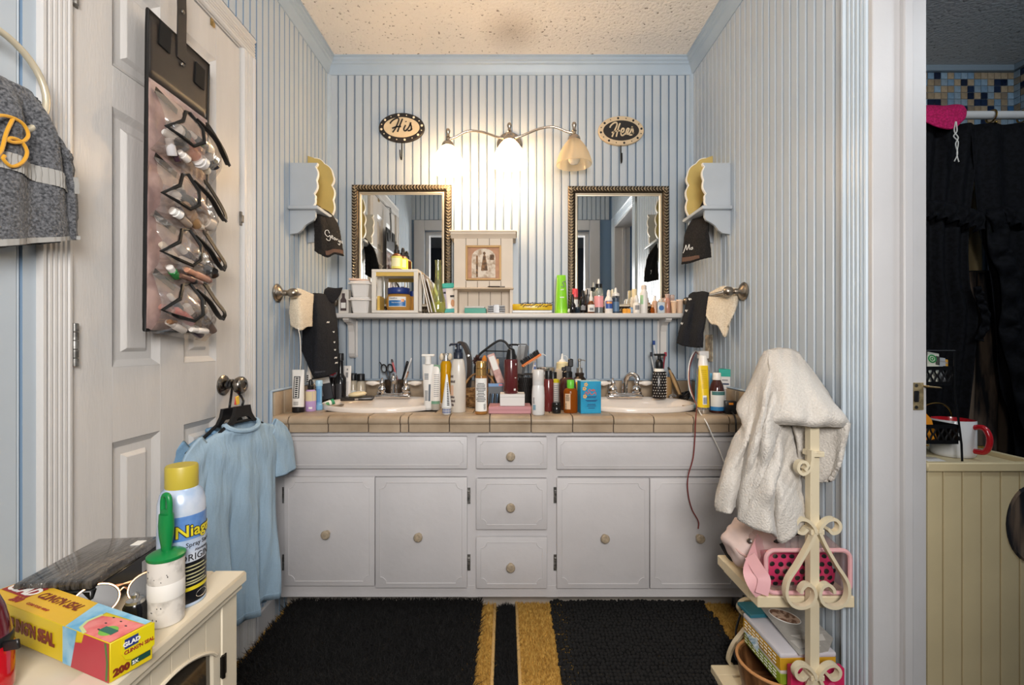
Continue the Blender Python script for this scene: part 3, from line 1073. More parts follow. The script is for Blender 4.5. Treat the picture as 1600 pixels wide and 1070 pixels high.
arch = [(-0.056, 0.166)] + [(-0.056 * math.cos(R(t)), 0.262 + 0.042 * math.sin(R(t))) for t in range(0, 181, 20)] + [(0.056, 0.166)]
ap.prism(arch, dpt - 0.0075, dpt - 0.0055, 'y')
ap.obj('arch_print', M('ivory_print', 'E6D8C6', 0.7, var_col='B49A80', vs=45, vlo=0.35, vhi=0.55), pf)
fg = MB()
fg.lathe([(0.016, 0), (0.012, 0.03), (0.008, 0.055), (0.006, 0.07), (0, 0.074)], 10, c=(0.004, dpt - 0.008, 0.20), sy=0.06)
fg.ell((0.004, dpt - 0.008, 0.281), 0.006, 0.0008, 0.008)
fg.box(0.03, 0.05, dpt - 0.0085, dpt - 0.007, 0.25, 0.275).box(-0.035, -0.026, dpt - 0.0085, dpt - 0.007, 0.17, 0.27)
fg.obj('printed_figure', M('umber_print', '9A7350', 0.7, var_col='5C4634', vs=90), pf)

# ---------------------------------------------------------------- scalloped side shelves (mirror twins)
sh_gray = M('side_shelf_paint', 'AEB4BA', 0.45, var=0.05, vs=8)
sh_warm = M('side_shelf_warm_lit', 'C4AA62', 0.6, var=0.1, vs=10)  # warm lamplight on the inner faces, painted in as yellow
sh_edge = M('side_shelf_lit_edge', 'F2EDE2', 0.5)  # front edges painted pale where they catch the light


def scallop(pts, k=4, amp=0.006):
    """outline points with a small outward bulge between each pair."""
    out = []
    for i in range(len(pts) - 1):
        a, b = Vector(pts[i]), Vector(pts[i + 1])
        d = b - a
        n = Vector((d.y, -d.x)).normalized()
        for j in range(k):
            u = j / k
            out.append(tuple(a + d * u + n * (amp * math.sin(PI * u) * (d.length / 0.06))))
    out.append(pts[-1])
    return out


def side_shelf(sg, xw, label):
    t = thing('scalloped_shelf', label, 'shelf', (xw, 0, 0), group='scalloped side shelves')
    # u = distance from wall (into room), v = z
    edge_near = [(0.112, 1.79), (0.104, 1.775), (0.108, 1.72), (0.098, 1.665), (0.103, 1.645), (0.092, 1.612)]
    edge_far = [(0.030, 1.875), (0.075, 1.850), (0.112, 1.80), (0.106, 1.755), (0.112, 1.69), (0.100, 1.612)]
    for (e, y, nm) in ((edge_near, 1.90, 'side_panel'), (edge_far, 2.065, 'side_panel')):
        o = scallop(list(reversed(e)), 6, 0.009)
        ol = [(0.0, 1.612), ] + [(u, v) for u, v in o] + [(0.0, e[0][1] if y < 2 else 1.885)]
        mb = MB()
        mb.prism([(sg * u, v) for u, v in ol], y - 0.006, y + 0.006, 'y')
        mt = sh_gray if y < 2 else sh_warm
        p = mb.obj(nm, mt, t, smooth=False)
        ed = MB()
        ed.tube([Vector((sg * u, y, v)) for u, v in o], 0.0, sq=(0.0125, 0.003, (sg, 0, 0.01)))
        ed.obj('scalloped_edge', sh_edge, p)
    MB().box(min(0, sg * 0.122), max(0, sg * 0.122), 1.872, 2.095, 1.597, 1.612, bev=0.004, seg=2).obj('shelf_board', sh_gray, t)
    MB().box(min(0, sg * 0.008), max(0, sg * 0.008), 1.896, 2.07, 1.612, 1.79).obj('back_panel', sh_warm, t, smooth=False)
    br = [(0, 1.597), (0.104, 1.597), (0.105, 1.572), (0.098, 1.558), (0.080, 1.548), (0.062, 1.536), (0.048, 1.517), (0.032, 1.505), (0.0, 1.500)]
    for y in (1.90, 2.065):
        MB().prism([(sg * u, v) for u, v in br], y - 0.006, y + 0.006, 'y').obj('bracket', sh_gray, t, smooth=False)
    return t


side_shelf(1, XL + 0.0065, 'scalloped shelf with warm-lit inside on the left wall')
side_shelf(-1, XR - 0.0065, 'scalloped shelf with warm-lit inside on the right wall')

# ---------------------------------------------------------------- towel bars
pewter_m = M('pewter', 'A79C8E', 0.3, 1.0, var=0.2, vs=40)


def towel_bar(sg, xw, ya, yb, z, label):
    t = thing('towel_bar', label, 'towel bar', (xw, 0, z), group='pewter towel bars')
    my = Matrix.Rotation(R(90 * sg), 4, 'Y')
    for y in (ya, yb):
        MB().lathe([(0.034, 0), (0.036, 0.004), (0.031, 0.009), (0.027, 0.009), (0.024, 0.014), (0.017, 0.017), (0.011, 0.024), (0.012, 0.034), (0.010, 0.040), (0.013, 0.046), (0.0175, 0.052), (0.019, 0.064), (0.0165, 0.074), (0.009, 0.080), (0, 0.081)], 22, mat=Matrix.Translation((0, y, 0)) @ my).obj('post', pewter_m, t)
    MB().tube([(sg * 0.064, ya, 0), (sg * 0.064, yb, 0)], 0.0075, 12).obj('bar', pewter_m, t)


towel_bar(1, XL + 0.0065, 1.79, 2.21, 1.25, 'pewter towel bar on the left wall holding a cream washcloth')
towel_bar(-1, XR - 0.0065, 1.78, 2.20, 1.255, 'pewter towel bar on the right wall holding a cream washcloth')
# ---------------------------------------------------------------- cloth materials
def terry(name, c, c2, bs=260, st=0.9, bd=0.004):
    return M(name, c, 0.95, var_col=c2, vs=220, vlo=0.35, vhi=0.65, bump=st, bs=bs, bdist=bd, sheen=0.0 if int(c[:2],16) < 64 else 0.2, detail=2)


gray_t = terry('gray_terry', '6E6F73', '36383C', 190, 1.0, 0.005)
gray_band = M('gray_ribbed_band', '9A9894', 0.9)
gold_thread = M('gold_thread', 'D39A28', 0.45, sheen=0.2)
black_t = terry('black_terry', '26221F', '121010', 300, 0.8)
navy_t = terry('navy_terry', '1D1F26', '0E0F14', 300, 0.8)
cream_t = terry('cream_terry', 'E9DCC6', 'D2C2A8', 260, 0.9)
white_t = terry('white_terry', 'CDC7BF', 'C2BCB4', 230, 0.8)
white_thread = M('white_thread', 'EDE8DE', 0.6)
tee_m = M('blue_jersey', '9CB6CA', 0.9, var=0.08, vs=180, bump=0.45, bs=6, bdist=0.03, stretch=(4, 4, 1))
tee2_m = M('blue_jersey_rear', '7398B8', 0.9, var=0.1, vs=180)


def px_strand(*a):
    return [P(*p) for p in a]


# ---------------------------------------------------------------- gray hand towel in its ring
t = thing('towel_ring', 'cream metal towel ring on the left wall above the grey towel', 'towel ring', (XL + 0.0065, 0.765, 1.585))
MB().lathe([(0.028, 0), (0.03, 0.005), (0.018, 0.012), (0.011, 0.02), (0.011, 0.045), (0, 0.048)], 18, mat=Matrix.Rotation(R(90), 4, 'Y')).obj('post', M('cream_metal', 'C9BFA8', 0.35, 0.3), t)
MB().tube([(0.042 + 0.008 * math.sin(a), 0.085 * math.sin(a) * 1.05, -0.085 + 0.085 * math.cos(a)) for a in [2 * PI * k / 40 for k in range(40)]], 0.0058, 10, closed=True).obj('ring', M('cream_metal', 'C9BFA8'), t)
t = thing('hand_towel', 'grey terry hand towel with gold monogram hanging from the wall ring', 'towel', (0, 0, 0))
XT = -0.853
str_ = []
for k, (yt, yb) in enumerate(((0.69, 0.62), (0.72, 0.665), (0.745, 0.71), (0.77, 0.75), (0.79, 0.79), (0.812, 0.83), (0.832, 0.868), (0.845, 0.9), (0.850, 0.908))):
    f = (-1) ** k * 0.010
    top = 1.508 - (0.03 if k in (0, 8) else 0.008 if k in (1, 7) else 0)
    zb = 1.222 + (yb - 0.78) * 0.30
    str_.append([Vector((XT - 0.015 + 0.006 * (k % 2), yt, top)), Vector((XT + f * 1.2, yt * 0.55 + yb * 0.45, top - 0.055)), Vector((XT + f, yt * 0.25 + yb * 0.75, 1.40)), Vector((XT + f * 0.8, yt * 0.1 + yb * 0.9, 1.33)), Vector((XT + f * 0.6, yb, zb))])
rows = loft(str_, 40, 60)
for r_ in rows:
    for p in r_:
        p.x += random.uniform(-0.0012, 0.0012)
MB().grid(rows).obj('front_layer', gray_t, t, solid=0.012)


def rib(rows_, a, b, amp, name, mat, off, parent, solid=0.0):
    rr = [[p + Vector((off + amp * math.sin(j * 2.1), 0, 0)) for j, p in enumerate(r2)] for r2 in [catmull(r1, 120) for r1 in rows_[a:b]]]
    return MB().grid(rr).obj(name, mat, parent, solid=solid)


rib(rows, 23, 28, 0.0012, 'ribbed_band', gray_band, 0.0098, t)
rib(rows, 38, 40, 0.0004, 'hem', gray_band, 0.0075, t)
back = [[p + Vector((-0.022, -0.012, 0.0)) for p in r] for r in rows]
for j, r in enumerate(back):
    for p in r:
        p.z -= 0.008 * j / 39
MB().grid(back).obj('back_layer', gray_t, t, solid=0.010)
mb = MB()


def mono(pts):
    out = []
    for u, v in pts:
        px, py = u / 3.05, 50 + v / 3.05
        X = -0.8335
        Y = X * F / (px - 800)
        out.append(P(px, py, Y))
    mb.tube(catmull(out, len(pts) * 4), 0.0028, 8)


mono([(-40, 420), (0, 398), (60, 408), (112, 440), (135, 490), (112, 520), (66, 526), (35, 514), (60, 505), (105, 525), (129, 575), (105, 622), (55, 640), (15, 605), (22, 588)])
mono([(62, 412), (30, 480), (8, 560), (-20, 590), (-50, 585)])
mb.obj('monogram', gold_thread, t, label='gold embroidered letter')

# ---------------------------------------------------------------- over-door organizer with clear pockets
def clear_mat(name, tint, gl=0.12, rough=0.06, milk=0.05):
    m = bpy.data.materials.new(name)
    m.use_nodes = True
    nt = m.node_tree
    nt.nodes.remove(nt.nodes['Principled BSDF'])
    out = nt.nodes['Material Output']
    tr = nt.nodes.new('ShaderNodeBsdfTransparent')
    tr.inputs[0].default_value = lin(tint)
    g = nt.nodes.new('ShaderNodeBsdfGlossy')
    g.inputs['Roughness'].default_value = rough
    d = nt.nodes.new('ShaderNodeBsdfDiffuse')
    d.inputs[0].default_value = lin(tint)
    m1, m2 = nt.nodes.new('ShaderNodeMixShader'), nt.nodes.new('ShaderNodeMixShader')
    lw = nt.nodes.new('ShaderNodeLayerWeight')
    lw.inputs['Blend'].default_value = 0.25
    mt = nt.nodes.new('ShaderNodeMath')
    mt.operation = 'MULTIPLY_ADD'
    mt.inputs[1].default_value = 0.35
    mt.inputs[2].default_value = gl
    nt.links.new(lw.outputs['Facing'], mt.inputs[0])
    m1.inputs[0].default_value = milk
    nt.links.new(tr.outputs[0], m1.inputs[1]); nt.links.new(d.outputs[0], m1.inputs[2])
    nt.links.new(mt.outputs[0], m2.inputs[0])
    nt.links.new(m1.outputs[0], m2.inputs[1]); nt.links.new(g.outputs[0], m2.inputs[2])
    nt.links.new(m2.outputs[0], out.inputs['Surface'])
    MATS[name] = m
    return m


clear_m = clear_mat('clear_vinyl', 'EFE8E2', 0.16, 0.1, 0.10)
glass_m = clear_mat('clear_glass', 'F2F6F4', 0.10, 0.02, 0.02)
frost_m = clear_mat('frosted_plastic', 'EFEDEA', 0.06, 0.3, 0.45)
vinyl_m = M('black_vinyl', '2A2624', 0.42, bump=0.1, bs=30)
satin_p = M('pink_satin', 'B89C94', 0.35, var_col='8A706C', vs=14, bump=0.6, bs=14, bdist=0.01, sheen=0.2)
bind_m = M('black_binding', '0E0D0D', 0.5)
org = thing('door_organizer', 'black hanging organizer with four clear vinyl pockets on the white door', 'organizer', (0, 0, 0))
X0 = -0.872


def op(y, z, o=0.0):
    """point on the organizer panel (slight wave), o = out from it."""
    return Vector((X0 + 0.006 * math.sin((y - 1.1) * 22) * (1.86 - z) / 0.7 + o, y - 0.012 * (1.86 - z) / 0.77, z))


ya, yb = 1.114, 1.338
ztop, zmid, zbot = 1.857, 1.695, 1.09
MB().grid([[op(ya + (yb - ya) * j / 14, ztop + (zmid - ztop) * i / 6) for j in range(15)] for i in range(7)]).obj('top_panel', vinyl_m, org, solid=0.004)
rr = [[op(ya + (yb - ya) * j / 24, zmid + (zbot - zmid) * i / 40, 0.0025 * math.sin(j * 1.3 + i * 0.4) * math.sin(i * 0.7)) for j in range(25)] for i in range(41)]
MB().grid(rr).obj('backing', satin_p, org, solid=0.004)
edge = [op(ya, ztop)] + [op(ya, ztop + (zbot - ztop) * i / 20) for i in range(1, 21)] + [op(yb, zbot + (ztop - zbot) * i / 20) for i in range(0, 21)]
MB().tube(edge, 0.0045, 6, closed=True).obj('edge_binding', bind_m, org)
# strap, ring and over-door hook
MB().tube([op(1.224, 1.80, 0.004), op(1.224, 1.86, 0.004), op(1.226, 1.93, 0.003), op(1.228, 1.985, 0.0)], 0.01, sq=(0.032, 0.003, (1, 0, 0))).obj('strap', vinyl_m, org)
MB().tube([op(1.228, 2.0, 0.002) + Vector((0, 0.017 * math.sin(a), 0.022 * math.cos(a))) for a in [2 * PI * k / 20 for k in range(20)]], 0.0022, 6, closed=True).obj('ring', wire_m, org)
MB().tube([op(1.228, 2.024, 0.006), op(1.228, 2.015, 0.004), op(1.23, 2.025, 0.0), Vector((dX + 0.003, 1.232, 2.034)), Vector((dX + 0.002, 1.232, 2.0385)), Vector((dX - 0.034, 1.232, 2.0395))], 0.0022, 6).obj('door_hook', wire_m, org)
for (y, z) in ((1.165, 1.822), (1.296, 1.80)):
    MB().box(-0.0006, 0.0022, -0.019, 0.019, -0.03, 0.03, bev=0.0006, mat=Matrix.Translation(op(y, z, 0.004)) @ Matrix.Rotation(R(-4), 4, 'X')).obj('hook_patch', M('velcro', '0A0A0B', 0.9), org)
for (y, z) in ((1.226, 1.93), (1.226, 1.79)):
    MB().lathe([(0.006, 0), (0.0045, 0.002), (0.003, 0.001), (0, 0.001)], 12, mat=Matrix.Translation(op(y, z, 0.006)) @ Matrix.Rotation(R(90), 4, 'Y')).obj('snap', steel_m, org)
pk = [1.665, 1.505, 1.365, 1.225]
for i, zt in enumerate(pk):
    h = 0.142
    b = [0.078, 0.066, 0.064, 0.066][i]
    rows = []
    for j in range(17):
        u = j / 16
        y = ya + 0.004 + (yb - ya - 0.004) * u
        row = []
        for k in range(15):
            v = k / 14
            out_ = b * (math.sin(PI * min(1, 0.12 + 0.88 * v)) ** 0.8 * 0.55 + 0.45 * max(0, math.sin(PI * v ** 1.6))) * (math.sin(PI * (0.10 + 0.80 * u)) ** 0.6)
            out_ += 0.004 * math.sin(j * 1.9 + i) * math.sin(k * 1.2)
            sag = 0.02 * u * v
            row.append(op(y, zt - h * v - sag, 0.006 + max(0, out_)))
        rows.append(row)
    po = MB().grid(rows).obj('clear_pocket', clear_m, org)
    rnd = random.Random(i + 3)

    def q(u, v, e=0.003):
        a, c = u * 16, v * 14
        j0, k0 = min(int(a), 15), min(int(c), 13)
        fu, fv = a - j0, c - k0
        p = rows[j0][k0] * (1 - fu) * (1 - fv) + rows[j0 + 1][k0] * fu * (1 - fv) + rows[j0][k0 + 1] * (1 - fu) * fv + rows[j0 + 1][k0 + 1] * fu * fv
        return p + Vector((e, 0, 0))
    dv = 0.44 + 0.06 * rnd.uniform(-1, 1)
    tr = MB()
    tr.tube([q(0.0, 0.62), q(0.16, 0.40), q(0.30, 0.14), q(dv, 0.08), q(dv + 0.02, 0.35), q(dv - 0.04, 0.62), q(dv - 0.12, 0.74), q(0.14, 0.70)], 0.0046, 6, closed=True)
    tr.tube(catmull([q(dv + 0.01, 0.18, 0.004), q(0.62, 0.36, 0.008), q(0.80, 0.56, 0.010), q(0.97, 0.62, 0.018)], 10), 0.005, sq=(0.014, 0.003, (0, 0.5, 1)))
    tr.tube(catmull([q(0.97, 0.62, 0.018), q(1.0, 0.50, 0.02), q(0.95, 0.30, 0.008), q(0.86, 0.02, 0.004), q(0.82, -0.0, 0.002)], 12), 0.005, sq=(0.013, 0.003, (1, 0, 0)))
    tr.obj('pocket_trim', bind_m, org)
    MB().box(-0.0008, 0.0008, 0, 0.075, -0.008, 0.008, mat=Matrix.Translation(op(ya + 0.014, zt + 0.006, 0.010)) @ Matrix.Rotation(R(-14 - 4 * i), 4, 'X')).obj('seam_tape', bind_m, org)
# cosmetics lying in the pockets: (pocket, y, height above the pocket bottom, out, length, radius, tilt, colour, label)
cosm = [
    (0, 1.165, .060, .040, .030, .024, 80, '3A3A30', 'dark round compact in the topmost clear pocket'),
    (0, 1.150, .020, .030, .040, .011, 20, 'C9C6C8', 'frosted bottle at the bottom left of the topmost clear pocket'),
    (0, 1.185, .012, .040, .030, .010, 70, 'E8E2DC', 'small white capped jar low in the topmost clear pocket'),
    (0, 1.205, .045, .035, .070, .016, 60, 'D98C78', 'coral pink blush tube in the topmost clear pocket'),
    (0, 1.240, .020, .050, .024, .019, 85, 'D8D4D2', 'round white jar lid at the front of the topmost clear pocket'),
    (0, 1.290, .040, .050, .040, .014, 50, '1B1C24', 'black nail varnish bottle in the topmost clear pocket'),
    (0, 1.270, .012, .045, .026, .010, 75, 'D6CBB8', 'beige screw cap at the lower right of the topmost clear pocket'),
    (1, 1.180, .080, .030, .034, .014, 10, '34343A', 'square dark eyeshadow case in the second clear pocket from the top'),
    (1, 1.165, .022, .034, .026, .012, 80, 'ECEBE8', 'white lipped lid in the second clear pocket from the top'),
    (1, 1.215, .030, .040, .080, .013, 62, 'A07C54', 'bronze foundation tube in the second clear pocket from the top'),
    (1, 1.275, .028, .046, .036, .019, 78, 'B4A79A', 'tan powder jar with silver lid in the second clear pocket from the top'),
    (1, 1.250, .012, .042, .024, .008, 75, 'E2D4C2', 'tiny cream cap at the bottom of the second clear pocket'),
    (2, 1.150, .060, .028, .060, .010, 55, 'D8C9B6', 'beige concealer stick in the third clear pocket from the top'),
    (2, 1.160, .014, .030, .040, .010, 60, '1F7A38', 'green capped tube in the third clear pocket from the top'),
    (2, 1.225, .040, .044, .110, .014, 84, '24262C', 'black mascara tube in the third clear pocket from the top'),
    (2, 1.235, .018, .048, .105, .009, 84, 'C08A70', 'rose gold lip gloss tube in the third clear pocket from the top'),
    (2, 1.285, .050, .040, .070, .010, 70, '16171A', 'black eyeliner pen in the third clear pocket from the top'),
    (2, 1.215, .004, .040, .090, .008, 86, '6A4A40', 'brown lip pencil at the bottom of the third clear pocket'),
    (3, 1.190, .046, .036, .070, .012, 66, 'CE6A62', 'red lip gloss tube in the lowest clear pocket'),
    (3, 1.165, .020, .034, .060, .009, 70, 'B9AFA6', 'silver tube in the lowest clear pocket'),
    (3, 1.245, .012, .048, .080, .008, 88, 'E4DED8', 'white brush handle at the bottom of the lowest clear pocket'),
    (3, 1.220, .050, .040, .075, .012, 50, '3B2A26', 'dark brown bottle in the lowest clear pocket'),
    (3, 1.290, .040, .040, .080, .010, 40, '5A4A42', 'taupe pencil in the lowest clear pocket'),
]
nth = ('topmost', 'second', 'third', 'lowest')
for i in range(4):
    for k, (cn, c) in enumerate((('dark plum', '3A2430'), ('bronze brown', '7A5638'), ('smoky black', '1E1C1E'), ('dusty rose', 'A8786E'), ('soft taupe', '8E7E70'), ('espresso', '2E201A'))):
        cosm.append((i, 1.16 + 0.028 * ((k * 3 + i) % 6), 0.015 + 0.013 * ((k + 2 * i) % 6), 0.028 + 0.004 * (k % 3), 0.05 + 0.008 * ((k + i) % 4), 0.008 + 0.0012 * ((k + i) % 4), 40 + 9 * ((2 * k + i) % 6), c, '%s cosmetic stick among the makeup in the %s clear pocket' % (cn, nth[i])))
for (i, y, up, o_, L, r, tl, c, lab) in cosm:
    z = pk[i] - 0.145 + up
    p = op(y, z, 0.008 + o_ * 0.75)
    t = thing('cosmetic_tube', lab, 'makeup', p, rot=(R(tl), 0, R(random.uniform(-15, 15))), group='makeup in the door organizer')
    m_ = M('cosmetic_' + c, c, 0.3, coat=0.3)
    MB().lathe([(r * 0.9, -L * 0.5), (r, -L * 0.46), (r, L * 0.1), (r * 0.8, L * 0.14)], 14).obj('body', m_, t)
    MB().lathe([(r * 0.82, L * 0.14), (r * 0.84, L * 0.46), (r * 0.7, L * 0.5), (0, L * 0.5)], 14).obj('cap', M('cosmetic_cap_light', 'D9D5D0', 0.25) if int(c[:2], 16) < 90 else m_, t)

# ---------------------------------------------------------------- two pale blue T-shirts on black hangers, hooked on the door knob
SD = Vector((0.208, 0.978, 0))
SN = Vector((0.978, -0.208, 0))


def make_shirt(label, mat, hang_label, C0, zs=0.0):
    t = thing('t_shirt', label, 'shirt', C0, group='shirts on the door knob')

    def W(s, z, d=0.0):
        return SD * s + SN * d + Vector((0, 0, z + zs - 0.55))
    hwv = [(0.808, 0.060, 0.022), (0.797, 0.095, 0.020), (0.783, 0.135, 0.018), (0.765, 0.162, 0.018), (0.735, 0.160, 0.022), (0.68, 0.146, 0.023), (0.60, 0.142, 0.024), (0.50, 0.143, 0.025), (0.40, 0.146, 0.026), (0.30, 0.149, 0.027), (0.218, 0.151, 0.028)]
    prof = catmull([Vector(h) for h in hwv], 44)
    rows = []
    n = 72
    for (z, hw, d) in prof:
        g = min(1, max(0, (0.74 - z) / 0.4))
        row = []
        for k in range(n):
            a = 2 * PI * k / n
            s = hw * math.cos(a)
            dd = d * math.sin(a)
            sg = 1 if math.sin(a) >= 0 else -1
            edge_ = abs(math.sin(a)) ** 0.7
            fold = (0.020 * math.sin(s * 58 + z * 3) + 0.009 * math.sin(s * 120 - z * 6 + 1.0) + 0.008 * math.sin(s * 34 + z * 12)) * g
            fold += 0.003 * math.sin(s * 40 + z * 50) * (1 - g)
            zz = z - (0.018 * max(0, math.sin(a)) if z > 0.80 else 0) + (0.006 * math.sin(s * 26) - 0.05 * s) * g * g * 0.5
            row.append(W(s, zz, dd + fold * edge_))
        rows.append(row)
    MB().grid(rows, closed=True).obj('body', mat, t, solid=0.002)
    for sg in (-1, 1):
        path = [(0.118, 0.765, 0.048), (0.165, 0.735, 0.052), (0.188, 0.69, 0.050), (0.193, 0.645, 0.050), (0.196, 0.605, 0.050)] if sg > 0 else [(0.118, 0.768, 0.045), (0.160, 0.735, 0.05), (0.176, 0.69, 0.047), (0.182, 0.645, 0.046), (0.184, 0.600, 0.046)]
        rr = []
        for i, (s, z, r) in enumerate(path):
            nx = path[min(i + 1, 4)]
            pv = path[max(i - 1, 0)]
            ds, dz = nx[0] - pv[0], nx[1] - pv[1]
            L = math.hypot(ds, dz)
            ns, nz = -dz / L, ds / L
            row = []
            for k in range(24):
                a = 2 * PI * k / 24
                row.append(W(sg * (s + ns * r * math.cos(a)), z + nz * r * math.cos(a), 0.014 * math.sin(a) * (0.7 + 0.12 * i) + 0.003 * math.sin(5 * a + i)))
            rr.append(row)
        MB().grid(rr, closed=True).obj('sleeve', mat, t, solid=0.002, sub=1)
        MB().tube([(p - rr[3][k]).normalized() * 0.0 + rr[-1][k] * 0.75 + rr[-2][k] * 0.25 for k, p in enumerate(rr[-1])], 0.0016, 5, closed=True).obj('sleeve_hem', mat, t)
    col = [W(0.062 * math.cos(a), 0.814 - 0.022 * max(0, math.sin(a)) - 0.004 * max(0, -math.sin(a)), 0.026 * math.sin(a)) for a in [2 * PI * k / 36 for k in range(36)]]
    MB().tube(col, 0.0075, 8, closed=True).obj('collar', mat, t)
    MB().tube([rows[-2][k] for k in range(n)], 0.0022, 5, closed=True).obj('hem', mat, t)
    return t, W


sC = Vector((-0.830, 1.432, 0.55))
s1, W1 = make_shirt('pale blue T-shirt facing the room, hung in front on the door knob', tee_m, '', sC)
s2, W2 = make_shirt('second pale blue T-shirt peeking out behind the first on the door', tee2_m, '', sC - SN * 0.045 - SD * 0.012 + Vector((0, 0, -0.012)))
for i, (c, lab) in enumerate(((sC, 'black plastic hanger holding the front T-shirt on the door knob'), (sC - SN * 0.034 - SD * 0.012 + Vector((0, 0, -0.006)), 'black plastic hanger behind the first, holding the rear T-shirt'))):
    t = thing('clothes_hanger', lab, 'hanger', c, group='black hangers on the door knob')

    def W(s, z, d=0.0):
        return SD * s + SN * d + Vector((0, 0, z - 0.55))
    mb = MB()
    ol = [(-0.034, 0.842), (-0.028, 0.866), (0.028, 0.866), (0.034, 0.842), (0.052, 0.815), (0.04, 0.812), (0.02, 0.832), (-0.02, 0.832), (-0.04, 0.812), (-0.052, 0.815)]
    n = len(ol)
    vs = [W(s, z, -0.005) for s, z in ol] + [W(s, z, 0.006) for s, z in ol]
    mb.poly(vs, [tuple(range(n)), tuple(reversed(range(n, 2 * n)))] + [(j, (j + 1) % n, n + (j + 1) % n, n + j) for j in range(n)])
    mb.tube([W(-0.15, 0.758), W(-0.05, 0.818), W(0.05, 0.818), W(0.15, 0.758)], 0.005, 8)
    mb.obj('hanger_body', black_m, t, smooth=False)
    kp = Vector((dX + 0.020 + 0.009 * (1 - i), KNY, KNZ)) - c
    hk = [W(0, 0.864), W(0.004, 0.885), kp + Vector((0, 0.014, -0.012)), kp + Vector((0, 0.0155, 0.004)), kp + Vector((0, 0.004, 0.0155)), kp + Vector((0, -0.011, 0.011)), kp + Vector((0, -0.0155, -0.003))]
    MB().tube(catmull(hk, 24), 0.0036, 8).obj('hook', black_m, t)
    MB().box(-0.0012, 0.0012, -0.008, 0.008, -0.016, 0.010, bev=0.001, mat=Matrix.Translation(W(-0.022 + 0.045 * i, 0.888, 0.004)) @ Matrix.Rotation(R(12 - 20 * i), 4, 'X')).obj('size_tag', M('tag_yellow' if i == 0 else 'tag_red', 'E0B93A' if i == 0 else 'D8404C', 0.5), t, label='yellow size tag' if i == 0 else 'red size tag')

# ---------------------------------------------------------------- cloths on the side shelves and bars
def cloth(name, label, strands, mat, nv=26, nu=34, solid=0.006, group=None, jitter=0.0008):
    t = thing(name, label, 'towel', (0, 0, 0), group=group)
    rows = loft(strands, nv, nu)
    for r_ in rows:
        for p in r_:
            p += Vector((random.uniform(-jitter, jitter), random.uniform(-jitter, jitter), random.uniform(-jitter, jitter)))
    MB().grid(rows).obj('cloth', mat, t, solid=solid)
    return t, rows


S = px_strand
t, rows = cloth('hand_towel', 'black embroidered hand towel draped over the left scalloped shelf', [
    S((487, 318, 1.96), (491, 345, 1.95), (492, 370, 1.95), (492, 392, 1.95)),
    S((496, 321, 1.97), (502, 350, 1.945), (501, 375, 1.94), (501, 398, 1.94)),
    S((503, 326, 2.0), (509, 350, 1.965), (510, 375, 1.96), (513, 402, 1.955)),
    S((511, 330, 2.02), (517, 350, 1.985), (520, 375, 1.975), (523, 397, 1.97)),
    S((519, 336, 2.045), (528, 352, 2.02), (533, 375, 2.01), (537, 400, 2.005))], black_t)
band_m = M('brown_band', '5E463A', 0.9, bump=0.4, bs=200)
MB().grid([[p + Vector((0.0015, -0.0045, 0)) for p in r[14:]] for r in rows[22:25]]).obj('band', band_m, t, label='brown satin band')
mb = MB()
G = [[(0, 10), (-4, 16), (-10, 12), (-11, 4), (-4, 0), (1, 6), (1, -6), (-5, -9), (-8, -6)], [(4, 2), (8, 5), (6, 8), (4, 3), (8, 0)], [(13, 6), (10, 3), (12, 0), (15, 2), (13, 6)], [(17, 5), (18, 1)], [(18, 3), (21, 6)], [(24, 5), (22, 1), (25, 1), (27, 5), (25, -7), (21, -5)], [(29, 4), (32, 5), (30, 1), (33, 0)]]
for st_ in G:
    stroke(mb, st_, 0.0022, 0.0012, P(515, 371, 1.946), Vector((0.82, 0.45, -0.36)).normalized(), (0, 0, 1), 0.0017)
mb.obj('embroidery', white_thread, t, label='white script embroidery')
t, rows = cloth('hand_towel', 'black embroidered hand towel draped over the right scalloped shelf', [
    S((1104, 304, 1.96), (1088, 335, 2.03), (1072, 360, 2.01), (1067, 390, 2.0), (1065, 413, 2.0)),
    S((1107, 308, 1.95), (1095, 335, 2.0), (1083, 365, 1.985), (1079, 390, 1.98), (1077, 411, 1.975)),
    S((1109, 313, 1.94), (1099, 340, 1.97), (1091, 365, 1.96), (1088, 390, 1.955), (1090, 407, 1.95)),
    S((1110, 318, 1.935), (1104, 340, 1.95), (1102, 370, 1.94), (1102, 390, 1.935), (1101, 404, 1.935)),
    S((1111, 326, 1.93), (1107, 345, 1.94), (1108, 370, 1.94), (1110, 390, 1.94), (1111, 402, 1.94))], black_t)
MB().grid([[p + Vector((-0.0015, -0.0045, 0)) for p in r[:20]] for r in rows[22:25]]).obj('band', band_m, t, label='brown satin band')
mb = MB()
for st_ in ([(-8, -6), (-6, -3), (-2, 8), (0, 14), (1, 4), (2, 0)], [(2, 0), (6, 10), (8, 14), (8, 4), (9, 0)], [(16, 5), (12, 4), (12, 0), (16, 1), (16, 6), (17, 0)], [(20, 6), (20, 0)], [(20, 4), (23, 6)], [(25, 6), (26, 2), (29, 6), (26, -7), (24, -6)]):
    stroke(mb, st_, 0.0022, 0.0012, P(1072, 391, 1.978), Vector((0.9, -0.42, 0.1)).normalized(), (0, 0, 1), 0.0016)
mb.obj('embroidery', white_thread, t, label='white script embroidery')

